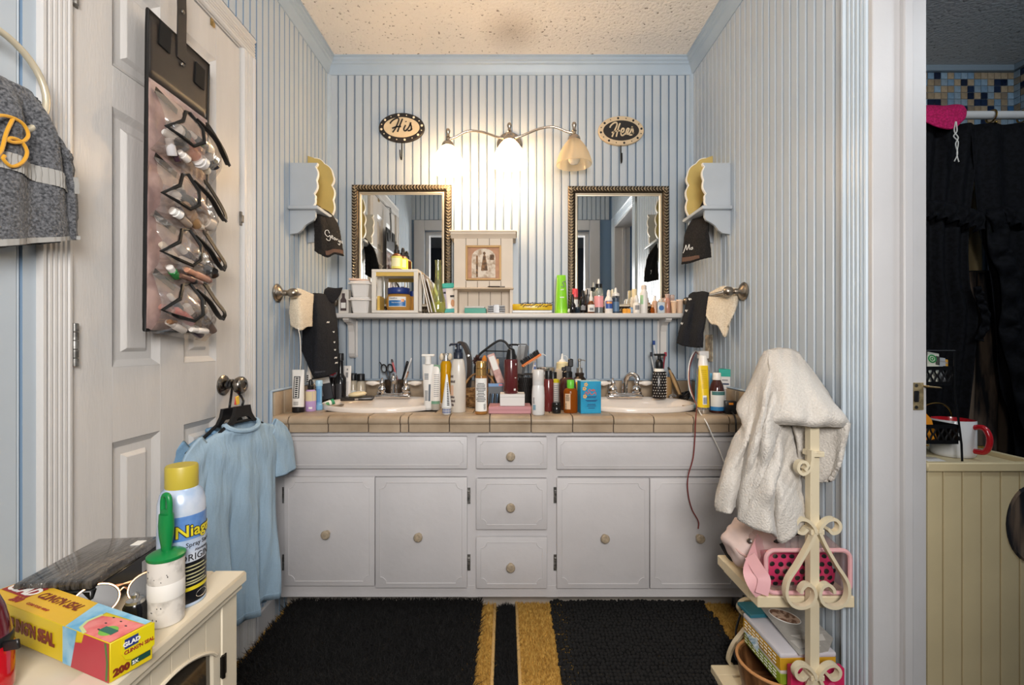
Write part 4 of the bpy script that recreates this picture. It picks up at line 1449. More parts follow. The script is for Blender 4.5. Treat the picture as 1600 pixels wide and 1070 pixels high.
cloth('washcloth', 'cream washcloth folded over the left towel bar', [
    S((456, 456, 1.83), (453, 485, 1.83), (455, 508, 1.83)),
    S((462, 451, 1.83), (460, 485, 1.82), (463, 513, 1.82)),
    S((470, 452, 1.85), (469, 490, 1.82), (470, 516, 1.82)),
    S((479, 456, 1.90), (478, 490, 1.86), (478, 511, 1.86)),
    S((489, 460, 1.95), (487, 490, 1.92), (487, 510, 1.92))], cream_t, solid=0.008)
t, rows = cloth('hand_towel', 'long black terry towel hanging from the left towel bar', [
    S((478, 464, 1.98), (474, 505, 1.97), (472, 548, 1.97)),
    S((485, 459, 1.96), (487, 505, 1.95), (489, 560, 1.95), (489, 586, 1.95)),
    S((494, 458, 1.97), (496, 505, 1.93), (493, 560, 1.93), (493, 590, 1.93)),
    S((503, 459, 2.02), (508, 505, 1.975), (507, 560, 1.96), (508, 588, 1.96)),
    S((512, 462, 2.09), (518, 510, 2.03), (518, 560, 2.01), (519, 584, 2.01)),
    S((520, 464, 2.14), (526, 505, 2.09), (529, 550, 2.06), (528, 580, 2.05))], navy_t, nv=34)
MB().grid(loft([S((506, 462, 2.05), (508, 452, 2.05), (512, 449, 2.07)), S((513, 470, 2.08), (520, 458, 2.09), (524, 450, 2.1)), S((520, 474, 2.1), (530, 462, 2.12), (535, 449, 2.13))], 10, 10)).obj('folded_corner', navy_t, t, solid=0.006)
MB().grid([[p + Vector((0.001, -0.0045, 0)) for p in r[6:]] for r in rows[29:31]]).obj('band', M('charcoal_band', '33353C', 0.8), t)
for (k, (u, v)) in enumerate(((512, 505), (520, 520), (521, 536), (522, 548), (524, 560), (525, 568))):
    if k == 0:
        mb = MB()
    c = P(u, v, 2.00 if u < 515 else 2.04)
    stroke(mb, [(-3, 0), (-1, 4), (2, 1), (3, 5)], 0.0025, 0.0012, c + Vector((0.006, -0.012, 0)), (0.75, 0.66, 0), (0, 0, 1), 0.0016)
mb.obj('embroidery', white_thread, t, label='white embroidered marks')
MB().tube(catmull([P(466, 512, 1.81), P(469, 530, 1.80), P(470, 560, 1.80), P(469, 578, 1.81)], 12), 0.0014, 6).obj('hanging_string', white_thread, None)
props(bpy.data.objects['hanging_string'], 'thin white cord hanging below the cream washcloth on the left', 'cord')
t, rows = cloth('hand_towel', 'short black terry towel hanging from the right towel bar', [
    S((1077, 461, 2.14), (1069, 490, 2.10), (1061, 520, 2.08), (1058, 536, 2.08)),
    S((1083, 457, 2.09), (1076, 490, 2.04), (1068, 520, 2.03), (1067, 540, 2.03)),
    S((1091, 456, 2.04), (1085, 490, 2.03), (1080, 520, 2.01), (1078, 542, 2.01)),
    S((1099, 455, 1.99), (1095, 490, 1.965), (1090, 520, 1.95), (1089, 543, 1.95)),
    S((1107, 457, 1.94), (1105, 480, 1.93), (1100, 515, 1.93), (1098, 543, 1.93))], navy_t)
for k, (u, v) in enumerate(((1078, 469), (1073, 487), (1066, 507))):
    if k == 0:
        mb = MB()
    stroke(mb, [(-4, 2), (-2, 6), (-1, 0), (2, 5), (4, 1)], 0.0022, 0.0012, P(u, v, 2.06), (0.8, -0.6, 0), (0, 0, 1), 0.0016)
mb.obj('embroidery', white_thread, t, label='white embroidered marks')
cloth('washcloth', 'cream washcloth bunched over the right towel bar', [
    S((1108, 458, 1.95), (1106, 475, 1.92), (1103, 494, 1.91)),
    S((1116, 454, 1.92), (1114, 480, 1.89), (1112, 506, 1.89)),
    S((1125, 449, 1.89), (1123, 480, 1.865), (1122, 509, 1.86)),
    S((1133, 447, 1.86), (1134, 480, 1.84), (1133, 527, 1.84)),
    S((1142, 450, 1.83), (1142, 475, 1.82), (1140, 505, 1.82)),
    S((1150, 450, 1.81), (1150, 465, 1.81), (1146, 490, 1.81)),
    S((1157, 455, 1.83), (1155, 462, 1.83), (1151, 475, 1.83))], cream_t, solid=0.008)

# ---------------------------------------------------------------- rugs
black_pile = M('black_pile', '1B1A1A', 0.95, var=0.4, vs=40, sheen=0.0)
black_pile2 = M('black_chenille', '191818', 0.95, bump=0.8, bs=300)
gold_pile = M('gold_pile', 'DFB660', 0.9, var_col='BC8E3E', vs=90)


def pile(name, parent, poly, z, n, h, wid, mat, lean=0.5, seed=1):
    rnd = random.Random(seed)
    xs = [p[0] for p in poly]
    ys = [p[1] for p in poly]

    def inside(x, y):
        c = False
        j = len(poly) - 1
        for i in range(len(poly)):
            if (poly[i][1] > y) != (poly[j][1] > y) and x < (poly[j][0] - poly[i][0]) * (y - poly[i][1]) / (poly[j][1] - poly[i][1]) + poly[i][0]:
                c = not c
            j = i
        return c
    vs, fs = [], []
    while len(fs) < n:
        x, y = rnd.uniform(min(xs), max(xs)), rnd.uniform(min(ys), max(ys))
        if not inside(x, y):
            continue
        a = rnd.uniform(0, 2 * PI)
        hh = h * rnd.uniform(0.6, 1.15)
        wv = wid * rnd.uniform(0.7, 1.3)
        dx, dy = math.cos(a) * wv, math.sin(a) * wv
        lx_, ly_ = rnd.gauss(0, lean) * hh, rnd.gauss(0, lean) * hh
        i = len(vs)
        vs += [(x - dx, y - dy, z), (x + dx, y + dy, z), (x + lx_, y + ly_, z + hh)]
        fs.append((i, i + 1, i + 2))
    me = bpy.data.meshes.new(name)
    me.from_pydata(vs, [], fs)
    me.materials.append(mat)
    o = bpy.data.objects.new(name, me)
    link(o, parent)
    o['kind'] = 'stuff'
    return o


def rug_base(parent, poly, z0, z1, mat):
    return MB().prism(poly, z0, z1, 'z').obj('backing', mat, parent, smooth=False)


def rounded(x0, x1, y0, y1, r):
    out = []
    for cx, cy, a0 in ((x0 + r, y0 + r, 180), (x1 - r, y0 + r, 270), (x1 - r, y1 - r, 0), (x0 + r, y1 - r, 90)):
        out += [(cx + r * math.cos(R(a0 + t)), cy + r * math.sin(R(a0 + t))) for t in (0, 30, 60, 90)]
    return out


# gold rugs under the black mats (their bound inner edges face the middle gap)
g1 = thing('gold_rug', 'gold shag rug under the black mat by the T-shirts', 'rug', (0, 0, 0), group='gold rugs under black mats')
p_ = [(-0.875, 0.95), (-0.055, 0.95), (-0.068, 1.86), (-0.12, 1.85), (-0.875, 1.85)]
rug_base(g1, p_, 0.0005, 0.012, gold_pile)
pile('pile', g1, [(-0.16, 1.0), (-0.058, 1.0), (-0.069, 1.86), (-0.18, 1.85)], 0.012, 9000, 0.014, 0.0016, gold_pile, 0.5, 3)
pile('pile_fringe', g1, [(-0.895, 1.15), (-0.845, 1.15), (-0.845, 1.86), (-0.89, 1.86)], 0.012, 2500, 0.014, 0.0016, gold_pile, 0.6, 4)
MB().tube([(-0.055, 0.95, 0.016), (-0.068, 1.86, 0.016)], 0.006, 8).obj('bound_edge', M('gold_binding', 'D8B070', 0.8), g1)
g2 = thing('gold_rug', 'gold shag rug under the nubby black mat by the metal stand', 'rug', (0, 0, 0), group='gold rugs under black mats')
p_ = [(0.032, 0.95), (0.875, 0.95), (0.875, 1.87), (0.018, 1.875)]
rug_base(g2, p_, 0.0005, 0.012, gold_pile)
pile('pile', g2, [(0.034, 1.0), (0.20, 1.0), (0.20, 1.87), (0.02, 1.875)], 0.012, 14000, 0.014, 0.0016, gold_pile, 0.5, 5)
pile('pile_fringe', g2, [(0.74, 1.15), (0.872, 1.15), (0.872, 1.86), (0.74, 1.86)], 0.012, 9000, 0.014, 0.0016, gold_pile, 0.6, 6)
MB().tube([(0.032, 0.95, 0.016), (0.018, 1.875, 0.016)], 0.006, 8).obj('bound_edge', M('gold_binding', 'D8B070', 0.8), g2)
# narrow black mat in the gap
k1 = thing('bath_mat', 'narrow strip of black shag mat between the two gold edges', 'mat', (0, 0, 0), group='black bath mats')
p_ = rounded(-0.051, 0.012, 0.95, 1.86, 0.02)
rug_base(k1, p_, 0.0005, 0.008, black_pile)
pile('pile', k1, p_, 0.008, 7000, 0.018, 0.0022, black_pile, 0.6, 7)
# left black shag mat
k2 = thing('bath_mat', 'large black shag bath mat in front of the left sink', 'mat', (0, 0, 0), group='black bath mats')
p_ = rounded(-0.868, -0.122, 0.95, 1.885, 0.05)
rug_base(k2, p_, 0.0125, 0.022, black_pile)
pile('pile', k2, rounded(-0.872, -0.118, 1.0, 1.89, 0.05), 0.022, 46000, 0.022, 0.0026, black_pile, 0.7, 8)
# right nubby chenille mat
k3 = thing('bath_mat', 'nubby black chenille bath mat in front of the right sink', 'mat', (0, 0, 0), group='black bath mats')
p_ = rounded(0.152, 0.762, 0.95, 1.885, 0.015)
rug_base(k3, p_, 0.0125, 0.02, black_pile2)
ico = bmesh.new()
bmesh.ops.create_icosphere(ico, subdivisions=1, radius=1)
iv = [v.co.copy() for v in ico.verts]
iF = [tuple(v.index for v in f.verts) for f in ico.faces]
ico.free()
vs, fs = [], []
rnd = random.Random(12)
y = 1.02
while y < 1.885:
    x = 0.155 + rnd.uniform(0, 0.008)
    while x < 0.765:
        a = rnd.uniform(0.0062, 0.0085)
        b_ = len(vs)
        cx_, cy_, cz_ = x + rnd.uniform(-.002, .002), y + rnd.uniform(-.003, .003), 0.024 + rnd.uniform(-.002, .003)
        vs += [(cx_ + v.x * a * 1.15, cy_ + v.y * a, cz_ + v.z * a * 1.1) for v in iv]
        fs += [tuple(b_ + i for i in f) for f in iF]
        x += 0.0135
    y += 0.0165
me = bpy.data.meshes.new('chenille_nubs')
me.from_pydata(vs, [], fs)
me.polygons.foreach_set('use_smooth', [True] * len(me.polygons))
me.materials.append(black_pile2)
o = link(bpy.data.objects.new('chenille_nubs', me), k3)
o['kind'] = 'stuff'
# ---------------------------------------------------------------- toiletries on the counter
def plain(h, rough=0.35, **k):
    return M('plastic_' + h + ('_%d' % int(rough * 100)) + ('m' if k.get('metal') else ''), h, rough, **k)


label_dark = M('print_dark', '2B2A2C', 0.6)
label_gray = M('print_gray', '8A8A8C', 0.6)
print_white = M('print_white', 'EDEBE6', 0.6)
amber_m = M('amber_plastic', 'A2561C', 0.15, trans=0.55, ior=1.3)
gold_metal = M('gold_metal', 'C9A46A', 0.25, 0.9)
silver_m = M('silver_metal', 'C8C6C2', 0.22, 0.9)


def bottle(name, label, cat, cx, Y, zs, body, mat, parts=(), labels=(), lines=(), sx=1.0, sy=1.0, rz=0.0, group=None, rot=None, n=22, ridges=0, body_name='body', loc=None):
    """body and parts are (radius_px, height_px) profiles at depth Y; labels: (name, mat, r_px, h0, h1, half_angle, mid)."""
    s = Y / F
    loc = loc or ((cx - 800) / F * Y, Y, zs)
    t = thing(name, label, cat, loc, rz=rz, group=group, rot=rot)
    sc_ = lambda pr: [(r * s, h * s) for r, h in pr]
    MB().lathe(sc_(body), n, sx=sx, sy=sy, ridges=ridges, ramp=0.04 if ridges else 0).obj(body_name, mat, t)
    for (pn, pm, pr) in parts:
        MB().lathe(sc_(pr), n).obj(pn, pm, t)
    for L in labels:
        (pn, pm, r, h0, h1, a) = L[:6]
        mid = L[6] if len(L) > 6 else 0
        MB().arc(r * s + 0.0006, a, h0 * s, h1 * s, 12, sx=sx, sy=sy, mid=mid).obj(pn, pm, t, normals=False)
    if lines:
        mb = MB()
        for (r, h0, h1, a, mid) in lines:
            mb.arc(r * s + 0.0009, a, h0 * s, h1 * s, 6, sx=sx, sy=sy, mid=mid)
        mb.obj('printed_lines', label_dark, t, normals=False, kind='stuff')
    return t


def lineset(r, h0, h1, n, a=34, mid=0, fill=0.45):
    st = (h1 - h0) / n
    rnd = random.Random(int(h0 * 10 + n))
    return [(r, h0 + i * st, h0 + i * st + st * fill, a * rnd.uniform(0.6, 1), mid) for i in range(n)]


def pump(parent, mat, h0, h1, s, c=(0, 0), ang=180, neck=9, reach=17, collar=None):
    """pump dispenser head: collar, stem, nozzle."""
    mb = MB()
    H = h1 - h0
    pr = [(neck * 0.55, h0 - 1), (neck * 0.62, h0 + H * 0.1), (neck * 0.62, h0 + H * 0.40), (neck * 0.3, h0 + H * 0.43), (neck * 0.27, h0 + H * 0.78), (neck * 0.5, h0 + H * 0.80), (neck * 0.5, h0 + H * 0.98), (neck * 0.2, h1)]
    mb.lathe([(r * s, h * s) for r, h in pr], 14, c=(c[0], c[1], 0))
    d = Vector((math.cos(R(ang)), math.sin(R(ang)), 0))
    p0 = Vector((c[0], c[1], (h0 + H * 0.9) * s))
    mb.tube(catmull([p0, p0 + d * (reach * 0.6 * s), p0 + d * (reach * 0.95 * s) - Vector((0, 0, 0.6 * s)), p0 + d * (reach * s) - Vector((0, 0, 3 * s))], 8), [neck * 0.20 * s] * 5 + [neck * 0.15 * s] * 3, 8)
    return mb.obj('pump', mat, parent)


def tube_shape(wb, wt, h, dep=0.8, h0=0, crimp=2):
    """squeeze-tube body: round at the bottom (h0), flat crimp at the top."""
    rows = []
    for i in range(9):
        u = i / 8
        wx = wb + (wt - wb) * u
        wy = wb * dep * (1 - u ** 1.4) + 0.7
        rows.append((wx, wy, h0 + (h - h0) * u))
    return rows


def squeeze_tube(label, cx, Y, zs, wb, wt, h0, h, mat, cap_mat, cap, lab=None, crimp=None, rz=0.0, tilt=0.0, marks=(), name='squeeze_tube', cat='tube', group=None, marks_mat=None):
    s = Y / F
    t = thing(name, label, cat, ((cx - 800) / F * Y, Y, zs), rot=(0, R(tilt), rz), group=group)
    prof = tube_shape(wb, wt, h, h0=h0)
    rows = []
    for (wx, wy, z) in prof:
        rows.append([Vector((wx * math.cos(2 * PI * k / 24), wy * math.sin(2 * PI * k / 24), z)) * s for k in range(24)])
    mb = MB().grid(rows, closed=True)
    mb.poly(rows[-1], [tuple(range(24))])
    mb.poly(rows[0], [tuple(reversed(range(24)))])
    mb.obj('body', mat, t)
    MB().lathe([(r * s, z * s) for r, z in cap], 20).obj('cap', cap_mat, t)

    def surf(u, z):
        k = (z - h0) / (h - h0) * 8
        i = max(0, min(7, int(k)))
        f = k - i
        wx = prof[i][0] * (1 - f) + prof[i + 1][0] * f
        wy = prof[i][1] * (1 - f) + prof[i + 1][1] * f
        a = u * 1.25
        return Vector((wx * math.sin(a), -wy * math.cos(a) - 0.25, z)) * s
    for (nm, mt, u0, u1, za, zb) in (lab or []):
        MB().grid([[surf(u0 + (u1 - u0) * j / 8, za + (zb - za) * i / 6) for j in range(9)] for i in range(7)]).obj(nm, mt, t, normals=False)
    if crimp:
        MB().box(-wt * s * 1.01, wt * s * 1.01, -1.0 * s, 1.0 * s, (h - crimp[0]) * s, h * s).obj('crimp', crimp[1], t)
    if marks:
        mb = MB()
        for (u0, u1, za, zb) in marks:
            mb.grid([[surf(u0 + (u1 - u0) * j / 3, za + (zb - za) * i / 2) + Vector((0, -0.0004, 0)) for j in range(4)] for i in range(3)])
        mb.obj('printed_marks', marks_mat or label_dark, t, normals=False, kind='stuff')
    return t


def cY(py, r=0):
    return (CZ - CT) * F / (py - 535) + r * 0.0025


K = CT + 0.0006
# --- left end of the counter
squeeze_tube('tall white squeeze tube with boxed black lettering on a black cap, at the counter corner', 466, cY(645, 8), K, 9, 9.5, 8, 66, plain('E6E2DC'), black_m, [(8.5, 0), (9, 1), (9, 8), (8, 9)],
             marks=[(-0.5, -0.35, 22, 56), (0.25, 0.4, 22, 56), (-0.35, 0.25, 22, 23.2), (-0.35, 0.25, 54.8, 56)] + [(-0.22, 0.14, 24 + 3.1 * i, 26 + 3.1 * i) for i in range(10)] + [(-0.4, 0.3, 12 + i * 2, 12.7 + i * 2) for i in range(3)])
bottle('shampoo_bottle', 'white bottle with an orange flip cap behind the tall white tube', 'bottle', 472, cY(628), K, [(8, 0), (9, 2), (9, 45), (7, 49)], plain('DCD8D2'), [('cap', plain('F08A22', 0.3), [(9, 48), (8.5, 52), (7, 62), (6, 66), (0, 66.5)])], [('label', label_dark, 9, 12, 40, 50)])
squeeze_tube('smaller white tube with vertical black lettering beside the orange capped bottle', 483.5, cY(632), K, 6.5, 6, 7, 60, plain('E4DFD8'), black_m, [(6, 0), (6.5, 1), (6.5, 7)], tilt=-4, marks=[(-0.1, 0.35, 20 + 3 * i, 22 + 3 * i) for i in range(9)])
bottle('serum_bottle', 'cream and lilac gradient serum bottle with black dropper cap', 'bottle', 485.5, cY(643, 7), K, [(7.5, 0), (8, 1.5), (8, 30), (6, 33), (4, 33.5)],
       M('lilac_gradient', 'B99AC8', 0.25), [('collar', black_m, [(4.5, 33), (4.8, 39), (4, 40)]), ('dropper_bulb', black_m, [(3.4, 39), (3.2, 46), (2, 49), (0, 49.5)])], [('upper_tint', M('cream_tint', 'D9C9A4', 0.25), 8, 16, 31, 180), ('print', print_white, 8.1, 4, 7, 18, 20)])
bottle('lotion_tube', 'small pale blue round lotion tube beside the lilac serum bottle', 'tube', 498.5, cY(641, 6), K, [(5.2, 0), (5.5, 1), (5.3, 8), (4.2, 9), (4.5, 36), (4.5, 37)], plain('7FB2D8', 0.3), [('cap', plain('A9CDE4', 0.25), [(5.2, 37), (5.4, 44), (4.6, 46), (0, 46.5)])], [('label_stripe', plain('5E92C4'), 4.6, 12, 33, 40)])
t = thing('hair_tool_box', 'grey and dark printed box under the long black towel on the counter', 'box', P(503, 596, 2.12) * 1.0, rot=(0, R(-10), R(14)))
t.location = ((504 - 800) / F * 2.13, 2.13, K)
MB().box(-0.052, 0.052, -0.02, 0.02, 0.012, 0.12, bev=0.001).obj('carton', plain('24262E', 0.5), t)
MB().box(-0.05, 0.05, -0.0208, -0.0198, 0.085, 0.112).obj('label_band', print_white, t)
MB().box(-0.05, 0.012, -0.0208, -0.0198, 0.030, 0.080).obj('printed_panel', plain('8C8C92', 0.5), t)
mb = MB()
for i in range(5):
    mb.box(-0.044, 0.006 - (i % 2) * 0.012, -0.0214, -0.0206, 0.036 + i * 0.009, 0.040 + i * 0.009)
mb.obj('printed_lines', label_dark, t, smooth=False, kind='stuff')
bottle('hair_spray', 'slim black spray bottle with square nozzle behind the sink', 'bottle', 532, 2.13, K, [(8, 0), (8.5, 2), (8.5, 38), (5, 44), (4.4, 46), (4.2, 66)], plain('17171A', 0.15), [('nozzle', black_m, [(4, 65), (5, 66), (5, 76), (4.6, 77)])], [('label', plain('3A3A3E'), 8.5, 6, 30, 30)], n=18)
bottle('hair_oil', 'squat black bottle with red ribbon beside the slim black spray bottle', 'bottle', 520, 2.16, K, [(9, 0), (9.5, 2), (9.5, 32), (6, 38), (0, 39)], plain('1B1718', 0.12), (), [('label', plain('2E2426'), 9.5, 6, 26, 45)])
mb = MB()
c = P(519, 582, 2.115)
for a in range(9):
    g = a * 0.7
    mb.tube([c, c + Vector((0.010 * math.cos(g), -0.004, 0.010 * math.sin(g))), c + Vector((0.019 * math.cos(g + 0.25), -0.002, 0.020 * math.sin(g + 0.25) + 0.006))], 0.003, sq=(0.007, 0.0012, (0, 1, 0.2)))
o = mb.obj('ribbon_bow', M('red_ribbon', 'C23A4A', 0.5), None)
props(o, 'crumpled red ribbon bow on the squat black bottle', 'ribbon')
squeeze_tube('upright white toothpaste tube with grey stripes behind the soap dish', 543, 2.16, K, 5, 6, 2, 56, plain('E2DEDA'), plain('D0CCC8'), [(4, 0), (4, 2.5)], marks=[(-0.3 + 0.2 * i, -0.24 + 0.2 * i, 6, 32) for i in range(4)] + [(-0.3, 0.25, 38, 46), (-0.1, 0.2, 49, 52)], marks_mat=label_gray)
for (cx, lab, Y) in ((552, 'little glass jar with black lid beside the white toothpaste tube', 2.22), (564, 'little glass jar with black lid and blue label by the soap dish', 2.20)):
    bottle('glass_jar', lab, 'jar', cx, Y, K, [(6.5, 0), (7.5, 1), (7.5, 24), (5.5, 29), (4.5, 31)], plain('B8AC98', 0.12), [('lid', black_m, [(5.8, 31), (5.8, 41), (5.2, 42)])], [('label', plain('D6DAD6'), 7.5, 4, 16, 60), ('label_block', plain('3C5A8A'), 7.7, 7, 12, 25)], group='little glass jars')
t = thing('ointment_tube', 'small green and white tube lying on the counter by the left sink', 'tube', ((512 - 800) / F * 1.99, 1.99, K + 0.0135), rot=(0, R(72), R(35)))
MB().lathe([(0.004, -0.028), (0.012, -0.024), (0.0125, 0.012), (0.010, 0.016)], 18).obj('body', plain('E8E8E2'), t)
MB().lathe([(0.0105, 0.015), (0.0125, 0.017), (0.0125, 0.027), (0, 0.028)], 18).obj('cap', plain('3A8F66'), t)
MB().arc(0.0127, 50, -0.018, 0.004, 8, mid=10).obj('label', plain('4F8C5A'), t, normals=False)
# soap dish on the left sink rim
t = thing('soap_dish', 'dark rectangular soap dish on the left sink rim', 'dish', ((559 - 800) / F * 2.06, 2.06, CT + 0.021), rot=(0, 0, R(10)))
MB().box(-0.068, 0.068, -0.036, 0.036, 0.0, 0.014, bev=0.004, seg=2).obj('dish', M('dark_resin', '2E2A28', 0.25), t)
MB().box(-0.060, 0.060, -0.029, 0.029, 0.0135, 0.0155, bev=0.001).obj('dish_well', M('dark_resin_well', '1A1817', 0.3), t)
MB().box(-0.008, 0.008, -0.0375, -0.0355, 0.003, 0.012, bev=0.001).obj('badge', silver_m, t)
t = thing('soap_bar', 'cream oval bar of soap lying in the dark dish', 'soap', ((558 - 800) / F * 2.05, 2.055, CT + 0.0368 + 0.010), rot=(0, R(-6), R(8)))
MB().ell((0, 0, 0), 0.040, 0.025, 0.0125, 3).obj('soap', M('cream_soap', 'EAD9B0', 0.4), t)
# cup of scissors and brushes behind the left faucet
cupY = 2.243
cx0 = (617 - 800) / F * cupY
t = thing('utensil_cup', 'dark cup behind the left faucet holding scissors and brushes', 'cup', (cx0, cupY, K))
MB().lathe([(0.034, 0), (0.040, 0.004), (0.050, 0.094), (0.051, 0.096), (0.047, 0.096), (0.038, 0.008), (0, 0.008)], 24, sy=0.55).obj('cup', M('dark_cup', '2A2422', 0.3, var_col='4A3A2C', vs=60), t)
t = thing('scissors', 'black handled scissors standing in the dark cup', 'scissors', (cx0 - 0.032, cupY, K + 0.10), rot=(0, R(-10), 0))
mb = MB()
for (u, v) in ((-0.012, 0.052), (0.018, 0.048)):
    mb.tube([(u + 0.0125 * math.cos(a), 0, v + 0.019 * math.sin(a)) for a in [2 * PI * k / 20 for k in range(20)]], 0.0036, 7, closed=True)
mb.tube([(-0.006, 0, 0.034), (0.006, 0.001, -0.015), (0.010, 0.001, -0.06)], 0.0035, 7)
mb.tube([(0.012, 0, 0.030), (0.004, -0.001, -0.015), (0.0, -0.001, -0.06)], 0.0035, 7)
mb.tube([(-0.018, 0, 0.066), (-0.024, 0, 0.082), (-0.028, 0, 0.086)], 0.0026, 7)
mb.obj('handles', black_m, t)
for (px0, py0, px1, py1, r, c, lab, capc) in ((612, 561, 622, 598, .0045, 'C9646A', 'pink handled brush in the dark cup', '3A2A2A'), (637, 564, 628, 598, .006, '17171A', 'black marker leaning right in the dark cup', '0C0C0E'), (643, 559, 630, 598, .004, 'D8D8D8', 'clear toothbrush leaning right in the dark cup', 'EDEDED'), (638, 580, 631, 600, .004, 'C99A78', 'tan makeup pencil in the dark cup', '8A5A40')):
    a, b = P(px0, py0, cupY), P(px1, py1, cupY)
    t = thing('cosmetic_brush', lab, 'brush', a)
    d = b - a
    MB().tube([d * 0.14, d], r, 8).obj('handle', plain(c), t)
    MB().tube([Vector((0, 0, 0)), d * 0.05, d * 0.14], [r * 0.6, r * 1.15, r * 1.1], 8).obj('tip', plain(capc), t)

# --- middle crowd, front row left to right
Y = cY(641, 6)
s = Y / F
t = squeeze_tube('white tube with a flat white pump head by the left sink', 669, Y, K, 6.5, 8.8, 2, 71, plain('E4E0DA'), plain('D8D4CE'), [(6, 0), (6.6, 1), (6.6, 4)],
                 marks=[(-0.6, 0.1, 55 - 2.5 * i, 56.3 - 2.5 * i) for i in range(4)] + [(0.15, 0.5, 14, 40)] + [(-0.5, 0.05, 15 + 2 * i, 16 + 2 * i) for i in range(8)], marks_mat=M('print_slate', '56606C', 0.6))
MB().lathe([(5 * s, 71 * s), (4.6 * s, 79 * s), (5.2 * s, 83 * s)], 16).box(-10 * s, 10 * s, -4 * s, 4 * s, 83 * s, 86.5 * s, bev=1 * s).obj('pump_head', print_white, t)
Y = cY(641, 7)
squeeze_tube('white tube with sage green ends beside the white pump tube', 680.5, Y, K, 7.3, 7.8, 9, 70, plain('E8E3DC'), M('clear_cap', 'CBC4B8', 0.2, trans=0.3), [(7, 0), (7.4, 1), (7.4, 9.5)],
             lab=[('green_band', plain('6E9A80'), -1, 1, 9, 14)], crimp=(12, plain('7FA386')), marks=[(-0.2, 0.7, 54 - i * 3, 54.9 - i * 3) for i in range(12)], marks_mat=label_gray)
Y = cY(636, 8)
t = bottle('oil_bottle', 'yellow oil bottle with a wide silver pump cap', 'bottle', 697, Y, K, [(8, 0), (8.6, 1.5), (8.6, 66), (7, 70), (6, 71)], M('yellow_oil', 'DDA516', 0.12, trans=0.25, ior=1.2), [('silver_collar', silver_m, [(6, 70), (6, 82), (5.4, 83)])])
s = Y / F
MB().ell((-6.5 * s, -1 * s, 77 * s), 4 * s, 4.5 * s, 6 * s, 2).ell((6.5 * s, -1 * s, 77 * s), 4 * s, 4.5 * s, 6 * s, 2).obj('cap_wings', plain('D9CDB8', 0.2), t)
Y = cY(648, 7)
t = squeeze_tube('white cone shaped tube standing in front of the yellow oil bottle', 698, Y, K, 8, 1.2, 10, 62, plain('E6E6E4'), plain('DAD8D4'), [(6, 0), (6.5, 1), (7.4, 11), (7.8, 12)], marks=[(0.15, 0.6, 14 + i * 2.6, 15.6 + i * 2.6) for i in range(14)])
s = Y / F
mb = MB()
for i in range(14):
    a = -60 + (i % 7) * 20
    mb.arc(7.2 * s, 6, (2 + (i // 7) * 4) * s, (5 + (i // 7) * 4) * s, 3, mid=a)
mb.obj('blue_print', plain('4A5E94'), t, normals=False, kind='stuff')
Y = cY(645, 10)
t = bottle('lotion_bottle', 'tall pearl white lotion bottle with navy pump', 'bottle', 716, Y, K, [(11, 0), (12, 1.5), (12.2, 45), (11.5, 62), (9, 80), (6.4, 84)], M('pearl_white', 'D6CFC4', 0.3, coat=0.3), (), [('print_block', plain('D9B49A', 0.5), 12.2, 26, 42, 16, -48)], sy=0.75)
s = Y / F
MB().lathe([(7.4 * s, 83 * s), (7.4 * s, 92 * s), (6.6 * s, 93 * s)], 18).obj('collar', plain('1E2638'), t)
pump(t, plain('1E2638'), 92, 107, s, ang=190, neck=9, reach=13)
mb = MB()
for (h, L) in ((54, 6), (46, 9), (22, 8), (16, 9), (10, 7)):
    for i in range(L):
        mb.arc(12.3 * s + 0.0007, 2.0, h * s, (h + 2.6 + (i % 3) * 0.7) * s, 2, sy=0.75, mid=-62 + i * 5.2)
mb.obj('printed_name', M('print_brown', '4A3A3A', 0.6), t, normals=False, kind='stuff')
Y = cY(648, 9)
t = bottle('mousse_bottle', 'clear amber bottle with gold cap and white back label', 'bottle', 752, Y, K, [(8.6, 0), (9.6, 1), (9.6, 56), (8.6, 60)], M('amber_clear', 'C79050', 0.12, trans=0.5, ior=1.25), [('cap', gold_metal, [(8.6, 59), (8.6, 70), (7.6, 71), (8.4, 71.5), (8.4, 81), (7.4, 82.5), (0, 82.5)])],
           [('back_label', print_white, 9.6, 5, 56, 62)], lineset(9.7, 20, 50, 12, 46) + lineset(9.7, 8, 17, 10, 12, 35))
# wicker basket with pine-cone pompom, brushes and clips
wick_m = M('wicker', 'B08A5A', 0.7, var_col='6A4A2A', vs=60)
bY = 2.0
bx = (750 - 800) / F * bY
bask = thing('wicker_basket', 'small oval wicker basket with hoop handle behind the gold capped bottle', 'basket', (bx, bY, K))
mb = MB()
for i in range(9):
    z = 0.005 + i * 0.0085
    rr = 0.046 + 0.010 * (i / 8)
    mb.tube([((rr + 0.0025 * (1 if (k + i) % 2 else -1)) * 1.25 * math.cos(2 * PI * k / 28), (rr + 0.0025 * (1 if (k + i) % 2 else -1)) * 0.8 * math.sin(2 * PI * k / 28), z) for k in range(28)], 0.0046, 6, closed=True)
mb.obj('weave', wick_m, bask, kind='stuff')
MB().lathe([(0.045, 0.0), (0.05, 0.06)], 24, sx=1.22, sy=0.78).obj('liner', M('basket_dark', '3A2A1E', 0.8), bask)
mb = MB()
for k in range(3):
    mb.tube(catmull([Vector((-0.066, -0.006 + k * 0.006, 0.06)), Vector((-0.060, -0.006 + k * 0.006, 0.10)), Vector((-0.03, -0.006 + k * 0.006, 0.135)), Vector((0.01, -0.006 + k * 0.006, 0.142)), Vector((0.045, -0.006 + k * 0.006, 0.125)), Vector((0.064, -0.006 + k * 0.006, 0.09)), Vector((0.068, -0.006 + k * 0.006, 0.06))], 26), 0.0042, 6)
mb.obj('hoop_handle', wick_m, bask)
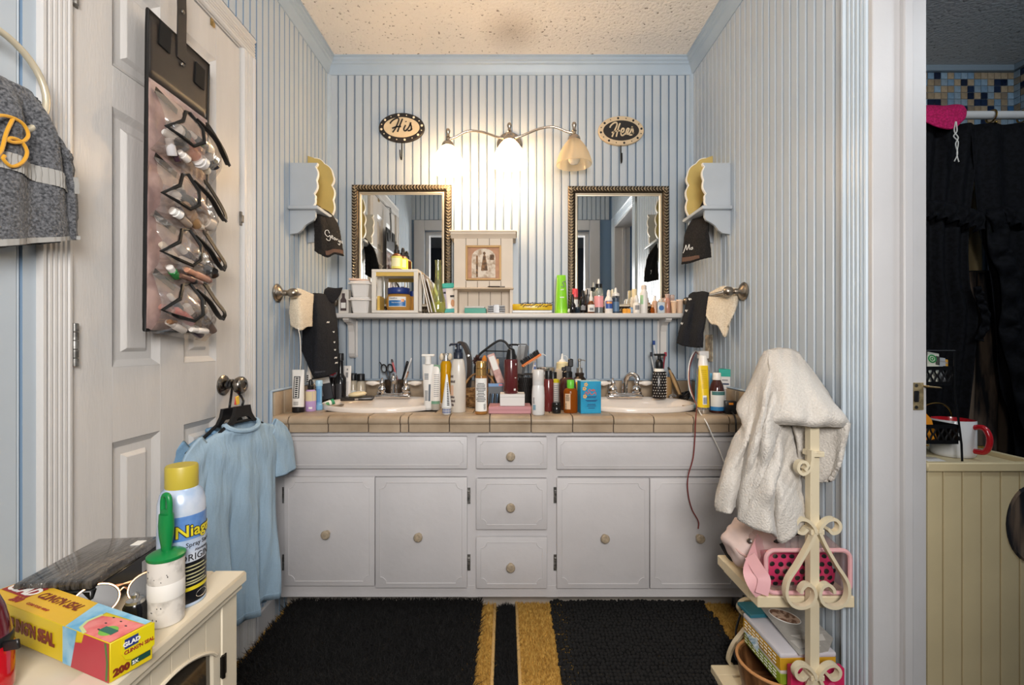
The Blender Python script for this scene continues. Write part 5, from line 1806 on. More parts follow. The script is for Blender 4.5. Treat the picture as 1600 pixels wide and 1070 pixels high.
# pompom and brushes
t = thing('pompom', 'dark brown shaggy pompom ball sticking out of the basket', 'pompom', P(746, 563, 2.02))
mb = MB()
rnd = random.Random(5)
for i in range(90):
    d = Vector((rnd.gauss(0, 1), rnd.gauss(0, 1), rnd.gauss(0, 1))).normalized()
    mb.tube([d * 0.006, d * rnd.uniform(0.018, 0.027)], [0.004, 0.0012], 4)
mb.obj('shag', M('pompom_brown', '3E2420', 0.8), t, kind='stuff')
MB().tube([(0, 0, 0), (0.006, 0.0, -0.06), (0.01, 0, -0.11)], 0.004, 8).obj('stick', plain('3A2A22'), t)
for (px0, py0, px1, py1, hair, hh, rr, lab) in ((757, 560, 754, 600, 'D2802E', 'B07A3A', .011, 'orange haired powder brush in the wicker basket'), (771, 573, 766, 612, 'C9B7A8', '8A6A58', .014, 'fluffy beige powder brush in the wicker basket'), (777, 566, 770, 610, 'CFA070', '2E2420', .009, 'copper foundation brush in the wicker basket'), (765, 561, 762, 605, '8C7C70', '4A3A34', .008, 'taupe eye brush in the wicker basket')):
    a, b = P(px0, py0, 2.0), P(px1, py1, 2.0)
    t = thing('makeup_brush', lab, 'brush', a)
    d = b - a
    MB().tube([Vector((0, 0, 0)) - d * 0.12, Vector((0, 0, 0)), d * 0.2, d * 0.35], [rr * 0.35, rr * 0.95, rr, rr * 0.45], 10).obj('bristles', M('hair_' + hair, hair, 0.8, bump=0.5, bs=400), t)
    MB().tube([d * 0.35, d * 0.5], rr * 0.5, 8).obj('ferrule', gold_metal, t)
    MB().tube([d * 0.5, d * 1.0], rr * 0.35, 8).obj('handle', plain(hh), t)
t = thing('cosmetic_sachet', 'tall clear pink sachet leaning behind the maroon pump bottle', 'sachet', P(779, 588, 1.965), rot=(0, R(-20), 0))
MB().box(-0.016, 0.016, -0.003, 0.003, -0.075, 0.10, bev=0.002).obj('pouch', M('pink_sachet', 'D9B4AC', 0.3, var_col='B98A84', vs=40, bump=0.5, bs=40), t)
MB().box(-0.012, 0.012, -0.0042, -0.0032, 0.03, 0.09).obj('label', print_white, t)
t = thing('bobby_pin_card', 'dark card of black and blue hair pins behind the pink box', 'hair pins', ((774 - 800) / F * 1.9, 1.905, K), rot=(R(-6), 0, R(6)))
MB().box(-0.030, 0.034, -0.001, 0.001, 0.02, 0.108, bev=0.0005).obj('card', plain('1C2430', 0.4), t)
for k in range(7):
    MB().tube([(-0.026 + k * 0.009, -0.004, 0.022), (-0.022 + k * 0.009, -0.005, 0.062), (-0.02 + k * 0.009, -0.003, 0.066), (-0.018 + k * 0.009, -0.003, 0.060), (-0.022 + k * 0.009, -0.003, 0.024)], 0.0016, 5).obj('hair_pin', M('pin_blue', '44617E', 0.25, 0.7) if k % 2 else wire_m, t)
MB().box(-0.028, 0.030, -0.0022, -0.0012, 0.094, 0.106).obj('blue_header', plain('2C6EA8'), t)
MB().box(0.014, 0.030, -0.003, -0.002, 0.096, 0.104).obj('red_header', plain('B03A4A'), t)
# curling iron arc and mesh bag behind
t = thing('curling_iron', 'black and bronze curling iron standing behind the lotion bottle', 'hair tool', P(737, 608, 2.06))
o0 = P(737, 608, 2.06)
pts = [P(731, 606, 2.06), P(733, 575, 2.06), P(731, 555, 2.06), P(725, 540, 2.06), P(718, 536, 2.06), P(714, 543, 2.06)]
MB().tube([p - o0 for p in catmull([Vector(p) for p in pts], 24)], 0.01, sq=(0.017, 0.012, (0, 1, 0))).obj('barrel', M('bronze_plastic', '3A302A', 0.25, 0.4), t)
MB().tube([p - o0 + Vector((0.010, 0.004, 0.004)) for p in catmull([Vector(p) for p in pts[:5]], 20)], 0.008, sq=(0.009, 0.010, (0, 1, 0))).obj('clamp', black_m, t)
MB().lathe([(0.006, 0), (0.006, 0.004), (0, 0.005)], 12, mat=Matrix.Translation(P(731.5, 556, 2.045) - o0) @ rotx).obj('screw', silver_m, t)
t = thing('mesh_bag', 'clear cosmetic bag with arched black trim behind the brushes', 'bag', (0, 0, 0))
o1 = [P(742, 575, 2.2), P(748, 556, 2.2), P(760, 545, 2.2), P(774, 535, 2.2), P(782, 532, 2.2), P(790, 535, 2.2), P(798, 546, 2.2), P(806, 558, 2.2), P(808, 575, 2.2)]
c = catmull([Vector(p) for p in o1], 40)
MB().tube(c + [P(806, 618, 2.2), P(744, 618, 2.2)], 0.0055, 7, closed=True).obj('trim', bind_m, t)
MB().poly(c + [P(806, 618, 2.2), P(744, 618, 2.2)], [tuple(range(42))]).obj('clear_panel', M('smoke_vinyl', '5E6A76', 0.2, alpha=0.5), t, smooth=False)
MB().tube([P(757, 548, 2.195), P(800, 549, 2.195)], 0.003, 6).obj('zipper', bind_m, t)
MB().poly([P(750, 558, 2.215), P(800, 558, 2.215), P(806, 616, 2.215), P(745, 616, 2.215), P(745, 616, 2.24), P(806, 616, 2.24)], [(0, 1, 2, 3), (3, 2, 5, 4)]).obj('back_panel', M('dark_blue_vinyl', '2E3A48', 0.4), t, smooth=False)
# pink box, white box, maroon pump
Y0 = 1.787
t = thing('flat_pink_box', 'flat dusty pink box under the white box', 'box', ((796.5 - 800) / F * Y0, Y0 + 0.055, K))
MB().box(-0.0822, 0.0822, -0.05, 0.05, 0, 0.0285, bev=0.002).obj('case', plain('C08A8E', 0.4), t)
MB().box(-0.0826, 0.0826, -0.0506, 0.0506, 0.014, 0.0152).obj('seam', plain('94646A'), t)
t = thing('small_white_box', 'small white box between the pink box and the maroon pump bottle', 'box', ((800.5 - 800) / F * 1.80, 1.842, K + 0.0291))
MB().box(-0.048, 0.048, -0.042, 0.042, 0, 0.0455, bev=0.001).obj('carton', plain('DCD8D4', 0.5), t)
MB().box(-0.0484, 0.0484, -0.0424, 0.0424, 0.034, 0.0348).obj('lid_seam', label_gray, t)
Y = 1.835
t = bottle('maroon_pump_bottle', 'maroon bottle with black pump standing on the white box', 'bottle', 798.5, Y, K + 0.0751, [(10.2, 0), (10.8, 1), (10.8, 51), (10, 53), (5, 53.5)], M('maroon', '5A2224', 0.25, coat=0.4), (), [('print', print_white, 10.9, 24, 25.2, 7, 38), ('print_low', print_white, 10.9, 5, 8, 9, 32), ('print_top', print_white, 10.9, 44, 47, 5, 42)])
s = Y / F
MB().lathe([(8.2 * s, 53 * s), (7.6 * s, 58 * s), (5.6 * s, 68 * s), (3 * s, 70 * s)], 18).obj('collar', black_m, t)
pump(t, M('black_chrome', '3A3A3C', 0.15, 0.8), 64, 77, s, ang=-20, neck=7.5, reach=13)
# mesh pen cup with comb and brush
t = thing('mesh_cup', 'black wire mesh cup holding the comb and orange brush', 'cup', ((821 - 800) / F * 2.06, 2.06, K))
mb = MB()
n = 26
for i in range(n):
    a0 = 2 * PI * i / n
    for sgn in (-1, 1):
        mb.tube([((0.032 + 0.004 * k / 6) * math.cos(a0 + sgn * 0.12 * k), (0.032 + 0.004 * k / 6) * math.sin(a0 + sgn * 0.12 * k), 0.132 * k / 6 + 0.003) for k in range(7)], 0.0009, 3)
mb.obj('mesh', wire_m, t, kind='stuff')
MB().tube([(0.0365 * math.cos(a), 0.0365 * math.sin(a), 0.135) for a in [2 * PI * k / 30 for k in range(30)]], 0.003, 6, closed=True).lathe([(0.033, 0), (0.033, 0.004), (0, 0.004)], 24).lathe([(0.028, 0.006), (0.03, 0.118)], 20).obj('rim_and_base', M('mesh_cup_dark', '2C2A2A', 0.6), t)  # rim, base and inner sleeve share one dark grey
t = thing('hair_comb', 'wide grey comb with fine teeth in the mesh cup', 'comb', P(812, 572, 2.05), rot=(0, R(8), 0))
MB().prism([(0.012, -0.06), (0.024, -0.055), (0.026, 0.02), (0.028, 0.092), (0.016, 0.100), (0.012, 0.09)], -0.0035, 0.0035, 'y').obj('spine', black_m, t)
mb = MB()
for i in range(46):
    z = -0.05 + i * 0.0031
    mb.box(-0.019, 0.0125, -0.0018, 0.0018, z, z + 0.0019)
mb.obj('teeth', M('comb_teeth', '6E665C', 0.4), t, smooth=False, kind='stuff')
MB().prism([(-0.019, 0.092), (0.016, 0.096), (0.016, 0.102), (-0.019, 0.098)], -0.003, 0.003, 'y').obj('end_tooth', black_m, t)
t = thing('hair_brush', 'orange backed paddle brush with black bristles in the mesh cup', 'brush', P(832, 562, 2.05), rot=(0, R(58), 0))
MB().box(-0.006, 0.004, -0.016, 0.016, -0.055, 0.045, bev=0.003).obj('paddle', plain('D8742A', 0.4), t)
mb = MB()
rnd = random.Random(3)
for i in range(110):
    y_, z_ = rnd.uniform(-0.013, 0.013), rnd.uniform(-0.048, 0.04)
    mb.tube([(-0.006, y_, z_), (-0.026 + rnd.uniform(-.003, .003), y_ * 1.15, z_ * 1.05)], [0.0014, 0.0009], 3)
mb.obj('bristles', blackmatte_m, t, kind='stuff')
mb = MB()
for i in range(12):
    mb.box(0.002, 0.0065, -0.0175, -0.012, -0.05 + i * 0.008, -0.046 + i * 0.008)
mb.obj('grip_ribs', plain('E8A060'), t, smooth=False, kind='stuff')
MB().tube(catmull([P(842, 556, 2.06), P(848, 553, 2.06), P(853, 556, 2.06)], 8), 0.0018, 6).obj('flosser', print_white, None)
props(bpy.data.objects['flosser'], 'thin white hooked flosser behind the orange brush', 'flosser')
t = squeeze_tube('blue and white tapered toothpaste tube behind the white foam bottle', 828.5, cY(628), K, 7, 2.0, 2, 66, plain('E2DCD8'), plain('D8CFC8'), [(5, 0), (5.6, 1), (5.6, 3)], tilt=7, lab=[('blue_patch', plain('3A5C9C'), -0.4, 0.6, 46, 56), ('blue_patch', plain('3A5C9C'), -0.4, 0.4, 32, 40), ('blue_patch', plain('6E8CC0'), -0.3, 0.5, 58, 63)])
bottle('gray_canister', 'stubby light grey canister in front of the mesh cup', 'canister', 819, cY(629), K, [(6.5, 0), (7, 1), (7, 33), (6, 34)], plain('B8B4AC'), [('lid', plain('CAC6BE'), [(7, 34), (7, 37), (0, 37)])], [('label', plain('C8C4BC'), 7, 6, 28, 50)])
Y = cY(649, 9)
t = bottle('foam_bottle', 'white foam bottle with a wide white cap at the counter edge', 'bottle', 841, Y, K, [(9, 0), (10, 1.5), (10.2, 30), (9.4, 42), (8.6, 47)], plain('E2E0DE', 0.25), [('ring', plain('CFCDCB'), [(8.8, 46), (9, 50), (8.8, 54)]), ('cap', plain('D6D2CE', 0.3), [(8.8, 52), (9.1, 53), (9, 68), (8, 70), (0, 70)])], [('print', plain('7FA3B4'), 10.1, 8, 16, 14, -40)], lineset(10.1, 18, 28, 5, 10, -45))
bottle('maroon_can', 'tall dark red can with black cap behind the white foam bottle', 'bottle', 857, cY(643, 7), K, [(7.5, 0), (8, 1), (8, 48), (7, 50)], M('dark_red_can', '6A2A2A', 0.2, coat=0.4), [('cap', black_m, [(5.4, 50), (5.4, 62), (5, 63)])])
bottle('clear_jar', 'clear jar with stacked silver lid at the back of the counter', 'jar', 853, 2.1, K, [(13, 0), (14, 1), (14, 38), (13, 42)], plain('9A9488', 0.1), [('lid', silver_m, [(14, 42), (14.4, 44), (14.4, 50), (13.6, 51), (14.2, 52), (14.2, 56), (13, 57)])], n=28)
bottle('pump_canister', 'white canister with tall black cap beside the squeeze bottle', 'bottle', 864, 2.02, K, [(8, 0), (8.6, 1), (8.6, 26), (6, 33)], plain('D8D0C4', 0.3), [('cap', black_m, [(5, 33), (6, 34), (6, 52), (5.4, 53)])])
t = thing('cream_tube_cap', 'grey lettered tube with a yellow cap behind the dark brown bottle', 'tube', ((868 - 800) / F * 1.93, 1.93, K))
s = 1.93 / F
MB().lathe([(5.6 * s, 0), (6 * s, 1 * s), (6 * s, 40 * s), (5.4 * s, 41 * s)], 18).obj('body', plain('BDB6AE'), t)
MB().lathe([(5.6 * s, 41 * s), (5.8 * s, 46 * s), (0, 47 * s)], 18).obj('cap', plain('D2C21E', 0.4), t)
mb = MB()
for i in range(11):
    mb.arc(6 * s + 0.0006, 30, (6 + i * 3) * s, (7.2 + i * 3) * s, 4)
mb.obj('printed_lines', label_gray, t, normals=False, kind='stuff')
bottle('black_jar', 'small black lidded jar at the counter edge by the green capped bottle', 'jar', 869.5, cY(646, 7), K, [(6.6, 0), (7, 1), (7, 9), (6.6, 9.5), (7, 10), (7, 15), (6, 16.5), (0, 16.5)], plain('1C1C1C', 0.2))
Y = 2.06
t = bottle('squeeze_bottle', 'tall frosted squeeze bottle with pointed nozzle', 'bottle', 878.5, Y, K, [(10.5, 0), (11.5, 1), (11.5, 53), (9.8, 56)], M('frosted', 'E0D4C0', 0.35, trans=0.3), [('collar', plain('E8D8A8', 0.35), [(9.2, 55), (9.2, 65), (7, 67)]), ('nozzle', plain('F0ECE4', 0.3), [(6, 66), (5, 69), (2.2, 71), (1.4, 79), (0, 80)])])
s = Y / F
MB().tube(catmull([Vector((1 * s, 0, 76 * s)), Vector((6 * s, 0, 76 * s)), Vector((9 * s, 0, 70 * s)), Vector((8.5 * s, 0, 64 * s))], 10), 0.0012, 6).obj('cap_tether', print_white, t)
Y = cY(645, 10)
t = bottle('brown_spray_bottle', 'round shouldered brown bottle with black trigger pump', 'bottle', 886.5, 1.915, K, [(13, 0), (14, 2), (14, 38), (12, 46), (8, 50)], M('dark_brown_bottle', '46241C', 0.15, coat=0.5), [('collar', black_m, [(8, 49), (8, 58), (6, 60)])], n=28)
s = 1.915 / F
mb = MB()
mb.box(-4 * s, 6 * s, -3.5 * s, 3.5 * s, 58 * s, 68 * s, bev=1.2 * s).box(1 * s, 9 * s, -3 * s, 3 * s, 66 * s, 79 * s, bev=1.5 * s).box(-9 * s, -2 * s, -2.5 * s, 2.5 * s, 60 * s, 66 * s, bev=1 * s)
mb.obj('trigger_pump', black_m, t)
Y = cY(646, 9)
t = bottle('amber_bottle', 'amber liquid bottle with a bright green cap', 'bottle', 891.5, Y, K, [(10, 0), (11, 1), (11, 33), (9, 37), (5, 39)], M('amber_liquid', 'B4601E', 0.1, trans=0.5, ior=1.2), [('cap', plain('6CC63A', 0.35), [(5.6, 38), (5.8, 39), (5.8, 50), (5, 51)])], [('back_label', plain('D8B898'), 11, 6, 30, 24, -30)], lineset(11.1, 19, 29, 6, 18, -30) + lineset(11.1, 5, 16, 8, 8, -44), sy=0.7)
Y = 2.13
t = bottle('soap_dispenser', 'bronze and ivory soap dispenser with metal pump at the back', 'dispenser', 905.5, Y, K, [(10, 0), (12, 1), (13, 10), (13.4, 25), (13.2, 30)], M('ivory_crackle', 'C2A878', 0.35, var_col='8E7648', vs=50), [('bronze_collar', M('dark_bronze', '3A3028', 0.35, 0.6), [(13.4, 29), (13.2, 33), (10, 37), (6.4, 41), (7, 44), (7, 46), (5, 47)]), ('metal_neck', silver_m, [(5, 46), (5, 54), (2, 55), (1.8, 64), (3, 65), (3, 68), (0, 69)])], n=28)
s = Y / F
MB().tube([(0, 0, 66 * s), (5 * s, -3 * s, 66.5 * s), (9 * s, -5 * s, 65 * s)], 0.0026, 7).obj('spout', silver_m, t)
mb = MB()
for k in range(18):
    g = 2 * PI * k / 18
    mb.tube([(13.2 * s * math.cos(g), 13.2 * s * math.sin(g), 4 * s), (13.6 * s * math.cos(g), 13.6 * s * math.sin(g), 18 * s), (13.4 * s * math.cos(g), 13.4 * s * math.sin(g), 29 * s)], 0.0026, 5)
mb.obj('fluting', M('ivory_crackle', 'C2A878'), t, kind='stuff')
bottle('orange_bottle', 'orange bottle partly hidden behind the blue carton', 'bottle', 903, 1.99, K, [(7, 0), (7.6, 1), (7.6, 36), (6, 39)], plain('E89A2A', 0.3), [('cap', plain('F0EAE0'), [(5, 39), (5, 43), (0, 43.5)])], [('white_label', print_white, 7.6, 3, 20, 60)])
t = thing('hair_tie', 'thin pink hair tie leaning against the blue carton', 'hair tie', P(903.5, 637, 1.90), rot=(R(80), R(10), 0))
MB().tube([(0.009 * math.cos(a), 0.009 * math.sin(a), 0) for a in [2 * PI * k / 22 for k in range(22)]], 0.0022, 7, closed=True).obj('loop', plain('C0566A'), t)
# blue carton
Y = 1.80
t = thing('blue_carton', 'bright blue printed carton standing beside the right sink', 'box', ((923.5 - 800) / F * Y, Y + 0.002, K), rot=(0, 0, R(7)))
bw, bd, bh = 0.0405, 0.052, 0.124
mb = MB().box(-bw, bw, 0, bd, 0, bh, bev=0.0008)
mb.obj('carton', M('carton_blue', '1E86B4', 0.35, var_col='2E9CC4', vs=12, coat=0.3), t)
MB().box(bw - 0.0003, bw + 0.0006, 0.004, bd - 0.002, 0.002, bh - 0.006).obj('white_side', plain('DCDCDA', 0.5), t)
MB().prism([(-bw, 0), (bw, 0), (bw * 0.96, bd), (-bw * 0.96, bd)], bh, bh + 0.0012, 'z').obj('pale_top', plain('A4CCD8', 0.5), t)
mb = MB()
for (u0, u1, z0, z1) in ((-0.012, 0.016, 0.086, 0.094), (-0.026, 0.02, 0.072, 0.084)):
    stroke(mb, [(u0, z0), (u0 + 0.007, z1), (u0 + 0.013, z0 + 0.002), (u0 + 0.02, z1), ((u0 + u1) / 2 + 0.005, z0), (u1 - 0.003, z1 - 0.002), (u1, z0)], 0.0026, 0.0006, (0, -0.0006, 0), (1, 0, 0), (0, 0, 1), 1.0)
mb.obj('red_script', plain('D8563A'), t)
mb = MB()
for i, (z, w_) in enumerate(((0.064, 0.020), (0.060, 0.017), (0.050, 0.024), (0.046, 0.019), (0.034, 0.016), (0.028, 0.018), (0.020, 0.013))):
    mb.box(-w_ + 0.002, w_ + 0.002, -0.0007, 0.0, z, z + 0.0022)
mb.obj('printed_lines', plain('2C3C6E'), t, smooth=False, kind='stuff')
mb = MB()
for (u, z) in ((-0.020, 0.112), (-0.026, 0.096), (-0.024, 0.066)):
    for k in range(5):
        mb.ell((u + 0.005 * math.cos(k * 1.256), -0.0004, z + 0.005 * math.sin(k * 1.256)), 0.0036, 0.0006, 0.0036, 1)
mb.obj('printed_flowers', plain('E8B060'), t, kind='stuff')
# --- right end of the counter
Y = 2.13
t = bottle('spotted_dispenser', 'black soap dispenser covered in white dots on the right sink rim', 'dispenser', 1030, Y, CT + 0.0206, [(10.4, 0), (10.8, 1), (10.8, 40), (8, 43)], M('black_ceramic', '1E1A1A', 0.25), [('white_collar', print_white, [(8.6, 42), (7, 46), (4, 47)])], sx=1, sy=0.8, n=4 * 7)
s = Y / F
mb = MB()
for i in range(9):
    for j in range(7):
        a = -66 + j * 22 + (11 if i % 2 else 0)
        x_, y_ = 10.9 * s * math.sin(R(a)), -10.9 * s * 0.8 * math.cos(R(a))
        mb.ell((x_, y_, (4 + i * 4.3) * s), 0.0024, 0.0012, 0.0024, 1)
mb.obj('dots', M('pearl_dot', 'D6D2CC', 0.2), t, kind='stuff')
MB().lathe([(5.6 * s, 45 * s), (6 * s, 46 * s), (6 * s, 56 * s), (4 * s, 60 * s), (2.6 * s, 61 * s), (2.6 * s, 66 * s)], 18).obj('pump_neck', black_m, t)
MB().box(-8 * s, 9 * s, -4 * s, 4 * s, 66 * s, 69.5 * s, bev=1 * s).obj('pump_head', black_m, t)
for (a, b, lab, c1, c2, r) in ((P(1021, 534, 2.22), P(1028, 575, 2.22), 'blue and white toothbrush behind the spotted dispenser', 'E4E4E6', '2C4A8C', .0036), (P(1017, 552, 2.23), P(1022, 580, 2.23), 'second toothbrush with dark stripe behind the spotted dispenser', 'ECECEC', '33343C', .003), (P(1039, 552, 2.22), P(1035, 590, 2.22), 'red tipped toothbrush behind the spotted dispenser', '8C2A3A', 'A8384A', .004)):
    t = thing('toothbrush', lab, 'toothbrush', a)
    d = b - a
    MB().tube([Vector((0, 0, 0)), d * 0.3, d * 1.0], [r * 1.3, r * 0.9, r], 8).obj('handle', plain(c1, 0.2), t)
    MB().box(-0.0055, 0.0055, -0.011, -0.003, -0.014, 0.006, bev=0.001).obj('bristles', plain(c2, 0.7), t)
t = bottle('toothbrush_cup', 'tall tan cup behind the spotted dispenser holding toothbrushes', 'cup', 1041, 2.215, K, [(7, 0), (8, 1), (8.6, 36), (8.2, 36), (7, 3)], plain('A8865A', 0.4), (), ())
for (a, b, lab, c1) in ((P(1046, 578, 2.19), P(1062, 616, 2.16), 'tan handled nail brush leaning right of the spotted dispenser', 'A8865A'), (P(1051, 586, 2.2), P(1064, 618, 2.18), 'dark wooden file leaning behind the tan nail brush', '5A4630')):
    t = thing('nail_brush', lab, 'brush', a)
    MB().tube([Vector((0, 0, 0)), (b - a) * 0.4, b - a], [0.006, 0.009, 0.006], 10).obj('handle', plain(c1, 0.5), t)
    MB().tube([-(b - a) * 0.12, Vector((0, 0, 0))], [0.004, 0.006], 10).obj('tip', plain('2A2420'), t)
t = thing('silver_clip', 'small silver clip lying right of the spotted dispenser', 'clip', ((1051 - 800) / F * 2.14, 2.14, CT + 0.021), rot=(0, 0, R(10)))
MB().box(-0.018, 0.018, -0.010, 0.010, 0, 0.010, bev=0.003).obj('clip_body', chrome_m, t)
MB().tube([(-0.016, 0, 0.010), (0, 0, 0.018), (0.018, 0, 0.010)], 0.003, 7).obj('clip_spring', silver_m, t)
t = thing('coiled_cable', 'dark coiled cable lying behind the right sink rim', 'cable', ((1070 - 800) / F * 2.18, 2.18, K))
MB().tube([((0.022 + 0.004 * math.sin(k * 0.9)) * math.cos(k * 0.5), (0.02) * math.sin(k * 0.5), 0.005 + 0.016 * (1 + math.sin(k * 0.55)) + k * 0.0003) for k in range(46)], 0.0035, 7).obj('coil', M('cable_black', '1E1D1F', 0.4), t)
Y = cY(645, 9)
t = bottle('mouthwash_bottle', 'clear bottle with white cap behind a yellow tube', 'bottle', 1098.5, 1.865, K, [(9, 0), (9.8, 1), (9.8, 62), (6.4, 68), (6, 70)], M('clear_plastic_gray', 'B8B4B0', 0.12, trans=0.4), [('cap', plain('ECE8E2', 0.3), [(7.6, 69), (7.4, 72), (5.6, 86), (5.2, 87), (0, 87)])])
t = squeeze_tube('bright yellow tube standing in front of the clear bottle on a silver cap', 1099, 1.815, K, 9.2, 7.2, 9, 74, plain('E8C41A', 0.35), silver_m, [(8.6, 0), (9.2, 1), (9.2, 9.5)], marks=[(-0.45, 0.45, 66 - 3 * i, 67.2 - 3 * i) for i in range(10)], marks_mat=plain('C8A010'), lab=[('barcode_panel', print_white, -0.35, 0.2, 14, 28)])
mb = MB()
s = 1.815 / F
for i in range(5):
    mb.box(-3.5 * s + 0 * i, 2 * s, -9.2 * s - 0.0012, -9.2 * s - 0.0006, (16 + i * 2) * s, (17 + i * 2) * s)
mb.obj('barcode', plain('3A5A8A'), t, smooth=False, kind='stuff')
squeeze_tube('pale blue flat packet behind the yellow tube', 1100, 1.92, K, 14, 13, 1, 56, plain('6CB2D4', 0.3), plain('6CB2D4', 0.3), [(6, 0), (6, 1.2)])
Y = 1.83
t = bottle('medicine_bottle', 'brown medicine bottle with white cap and blue banded label', 'bottle', 1120, Y, K, [(10.4, 0), (11.2, 1.5), (11.2, 34), (9, 44), (6, 50), (5.6, 52)], M('brown_medicine', '43201C', 0.1, coat=0.5), [('cap', plain('ECE6DE', 0.35), [(6.6, 51), (6.6, 53.5), (6, 54), (6, 61), (5.4, 62), (0, 62)])], [('label', print_white, 11.2, 9, 34, 75), ('blue_band', plain('3A86C0'), 11.4, 4, 10, 75), ('teal_band', plain('4A7A78'), 11.4, 28, 33.5, 60)])
t = thing('teal_carton', 'white carton with teal top and printed panels at the counter end', 'box', ((1133 - 800) / F * 1.93, 1.93, K), rot=(0, 0, R(-28)))
MB().box(-0.021, 0.021, -0.030, 0.030, 0, 0.165, bev=0.0008).obj('carton', plain('DCD8D4', 0.45), t)
MB().box(-0.0216, 0.0216, -0.0306, 0.0306, 0.135, 0.1656, bev=0.0006).obj('teal_top', plain('1FA090', 0.4), t)
mb = MB()
mb.box(-0.016, 0.016, -0.0308, -0.0300, 0.102, 0.108).box(-0.0218, -0.0210, -0.02, 0.02, 0.075, 0.10)
mb.obj('navy_bar', plain('2A3A5A'), t, smooth=False, kind='stuff')
mb = MB()
for i in range(7):
    mb.box(-0.014, 0.006 + (i % 3) * 0.004, -0.0308, -0.0300, 0.045 + i * 0.006, 0.0475 + i * 0.006)
mb.box(-0.010, 0.012, -0.0308, -0.03, 0.118, 0.123)
mb.obj('printed_lines', label_gray, t, smooth=False, kind='stuff')
MB().ell((-0.0212, 0.004, 0.148), 0.0008, 0.008, 0.008, 2).obj('yellow_badge', plain('E8C63A'), t)
t = thing('black_adapter', 'black power adapter with orange light hanging at the counter end', 'adapter', ((1140 - 800) / F * 1.80, 1.80, K), rot=(0, 0, R(-8)))
MB().box(-0.021, 0.021, -0.018, 0.018, 0, 0.050, bev=0.003, seg=2).obj('housing', M('adapter_black', '1A1A1C', 0.3), t)
MB().box(-0.008, 0.008, -0.0187, -0.0177, 0.036, 0.044).obj('indicator', plain('F0922A', 0.4), t)
MB().tube(catmull([Vector((0, -0.018, 0.012)), Vector((-0.002, -0.05, 0.006)), Vector((-0.004, -0.082, -0.012)), Vector((-0.004, -0.086, -0.06)), Vector((0.0, -0.080, -0.14)), Vector((0.03, -0.078, -0.35)), Vector((0.06, -0.074, -0.62)), Vector((0.065, -0.10, -0.755))], 40), 0.0032, 7).obj('power_cord', M('cable_black', '1E1D1F'), t)
# outlet plate, charger and its two cables
t = thing('wall_outlet', 'worn beige outlet plate on the right wall above the counter', 'outlet', (XR - 0.0065, 2.09, 1.035))
MB().box(-0.006, 0, -0.037, 0.037, -0.06, 0.06, bev=0.003, seg=2).obj('plate', M('outlet_beige', 'C8BCA6', 0.45, var_col='8E8270', vs=60), t)
for z in (-0.028, 0.03):
    MB().lathe([(0.016, 0), (0.016, 0.003), (0, 0.0035)], 16, mat=Matrix.Translation((-0.006, 0, z)) @ Matrix.Rotation(R(-90), 4, 'Y')).obj('socket', M('socket_beige', '9A8E7A', 0.5), t)  # sockets in a darker beige than the plate
t = thing('usb_charger', 'white cube charger plugged into the right wall outlet', 'charger', (XR - 0.0165, 2.09, 1.005))
MB().box(-0.042, 0.0, -0.016, 0.016, -0.017, 0.017, bev=0.003, seg=2).obj('housing', plain('E8E4E0', 0.3), t)
c0 = Vector((XR - 0.0595, 2.09, 1.012))
w1 = [c0, P(1085, 549, 2.05), P(1077, 566, 2.0), P(1075, 590, 1.97), P(1078, 612, 1.93), P(1088, 632, 1.86), P(1093, 645, 1.79)]
red = [c0 + Vector((0.0, 0, -0.004)), P(1086, 551, 2.04), P(1078, 572, 1.99), P(1077, 595, 1.95), P(1082, 615, 1.90), P(1088, 634, 1.83), P(1087.5, 649, 1.735), P(1086.5, 665, 1.7285), P(1086, 680, 1.728), P(1083, 715, 1.728), P(1075, 745, 1.728), P(1075, 770, 1.728), P(1081, 795, 1.728), P(1091, 814, 1.725), P(1091, 826, 1.722)]
MB().tube(catmull([Vector(p) for p in red], 90), 0.0022, 7).obj('charging_cable', M('red_cable', '7A2A26', 0.4), None)
props(bpy.data.objects['charging_cable'], 'dark red charging cable hanging over the counter edge to a door knob', 'cable')
wh = w1 + [P(1103, 660, 1.7275), P(1112, 680, 1.725), P(1124, 705, 1.72), P(1132, 725, 1.715), P(1150, 755, 1.71)]
MB().tube(catmull([Vector(p) + Vector((0, -0.004, 0.002)) for p in wh], 80), 0.0022, 7).obj('charging_cable', print_white, None)
o = [x for x in bpy.data.objects if x.name.startswith('charging_cable') and 'label' not in x][0]
props(o, 'white charging cable hanging over the counter edge behind the towel pile', 'cable')
# ---------------------------------------------------------------- toiletries on the long wall shelf
SK = ST + 0.0006
SYv = 2.215


def sb(cx):
    return ((cx - 800) / F * SYv, SYv, SK)


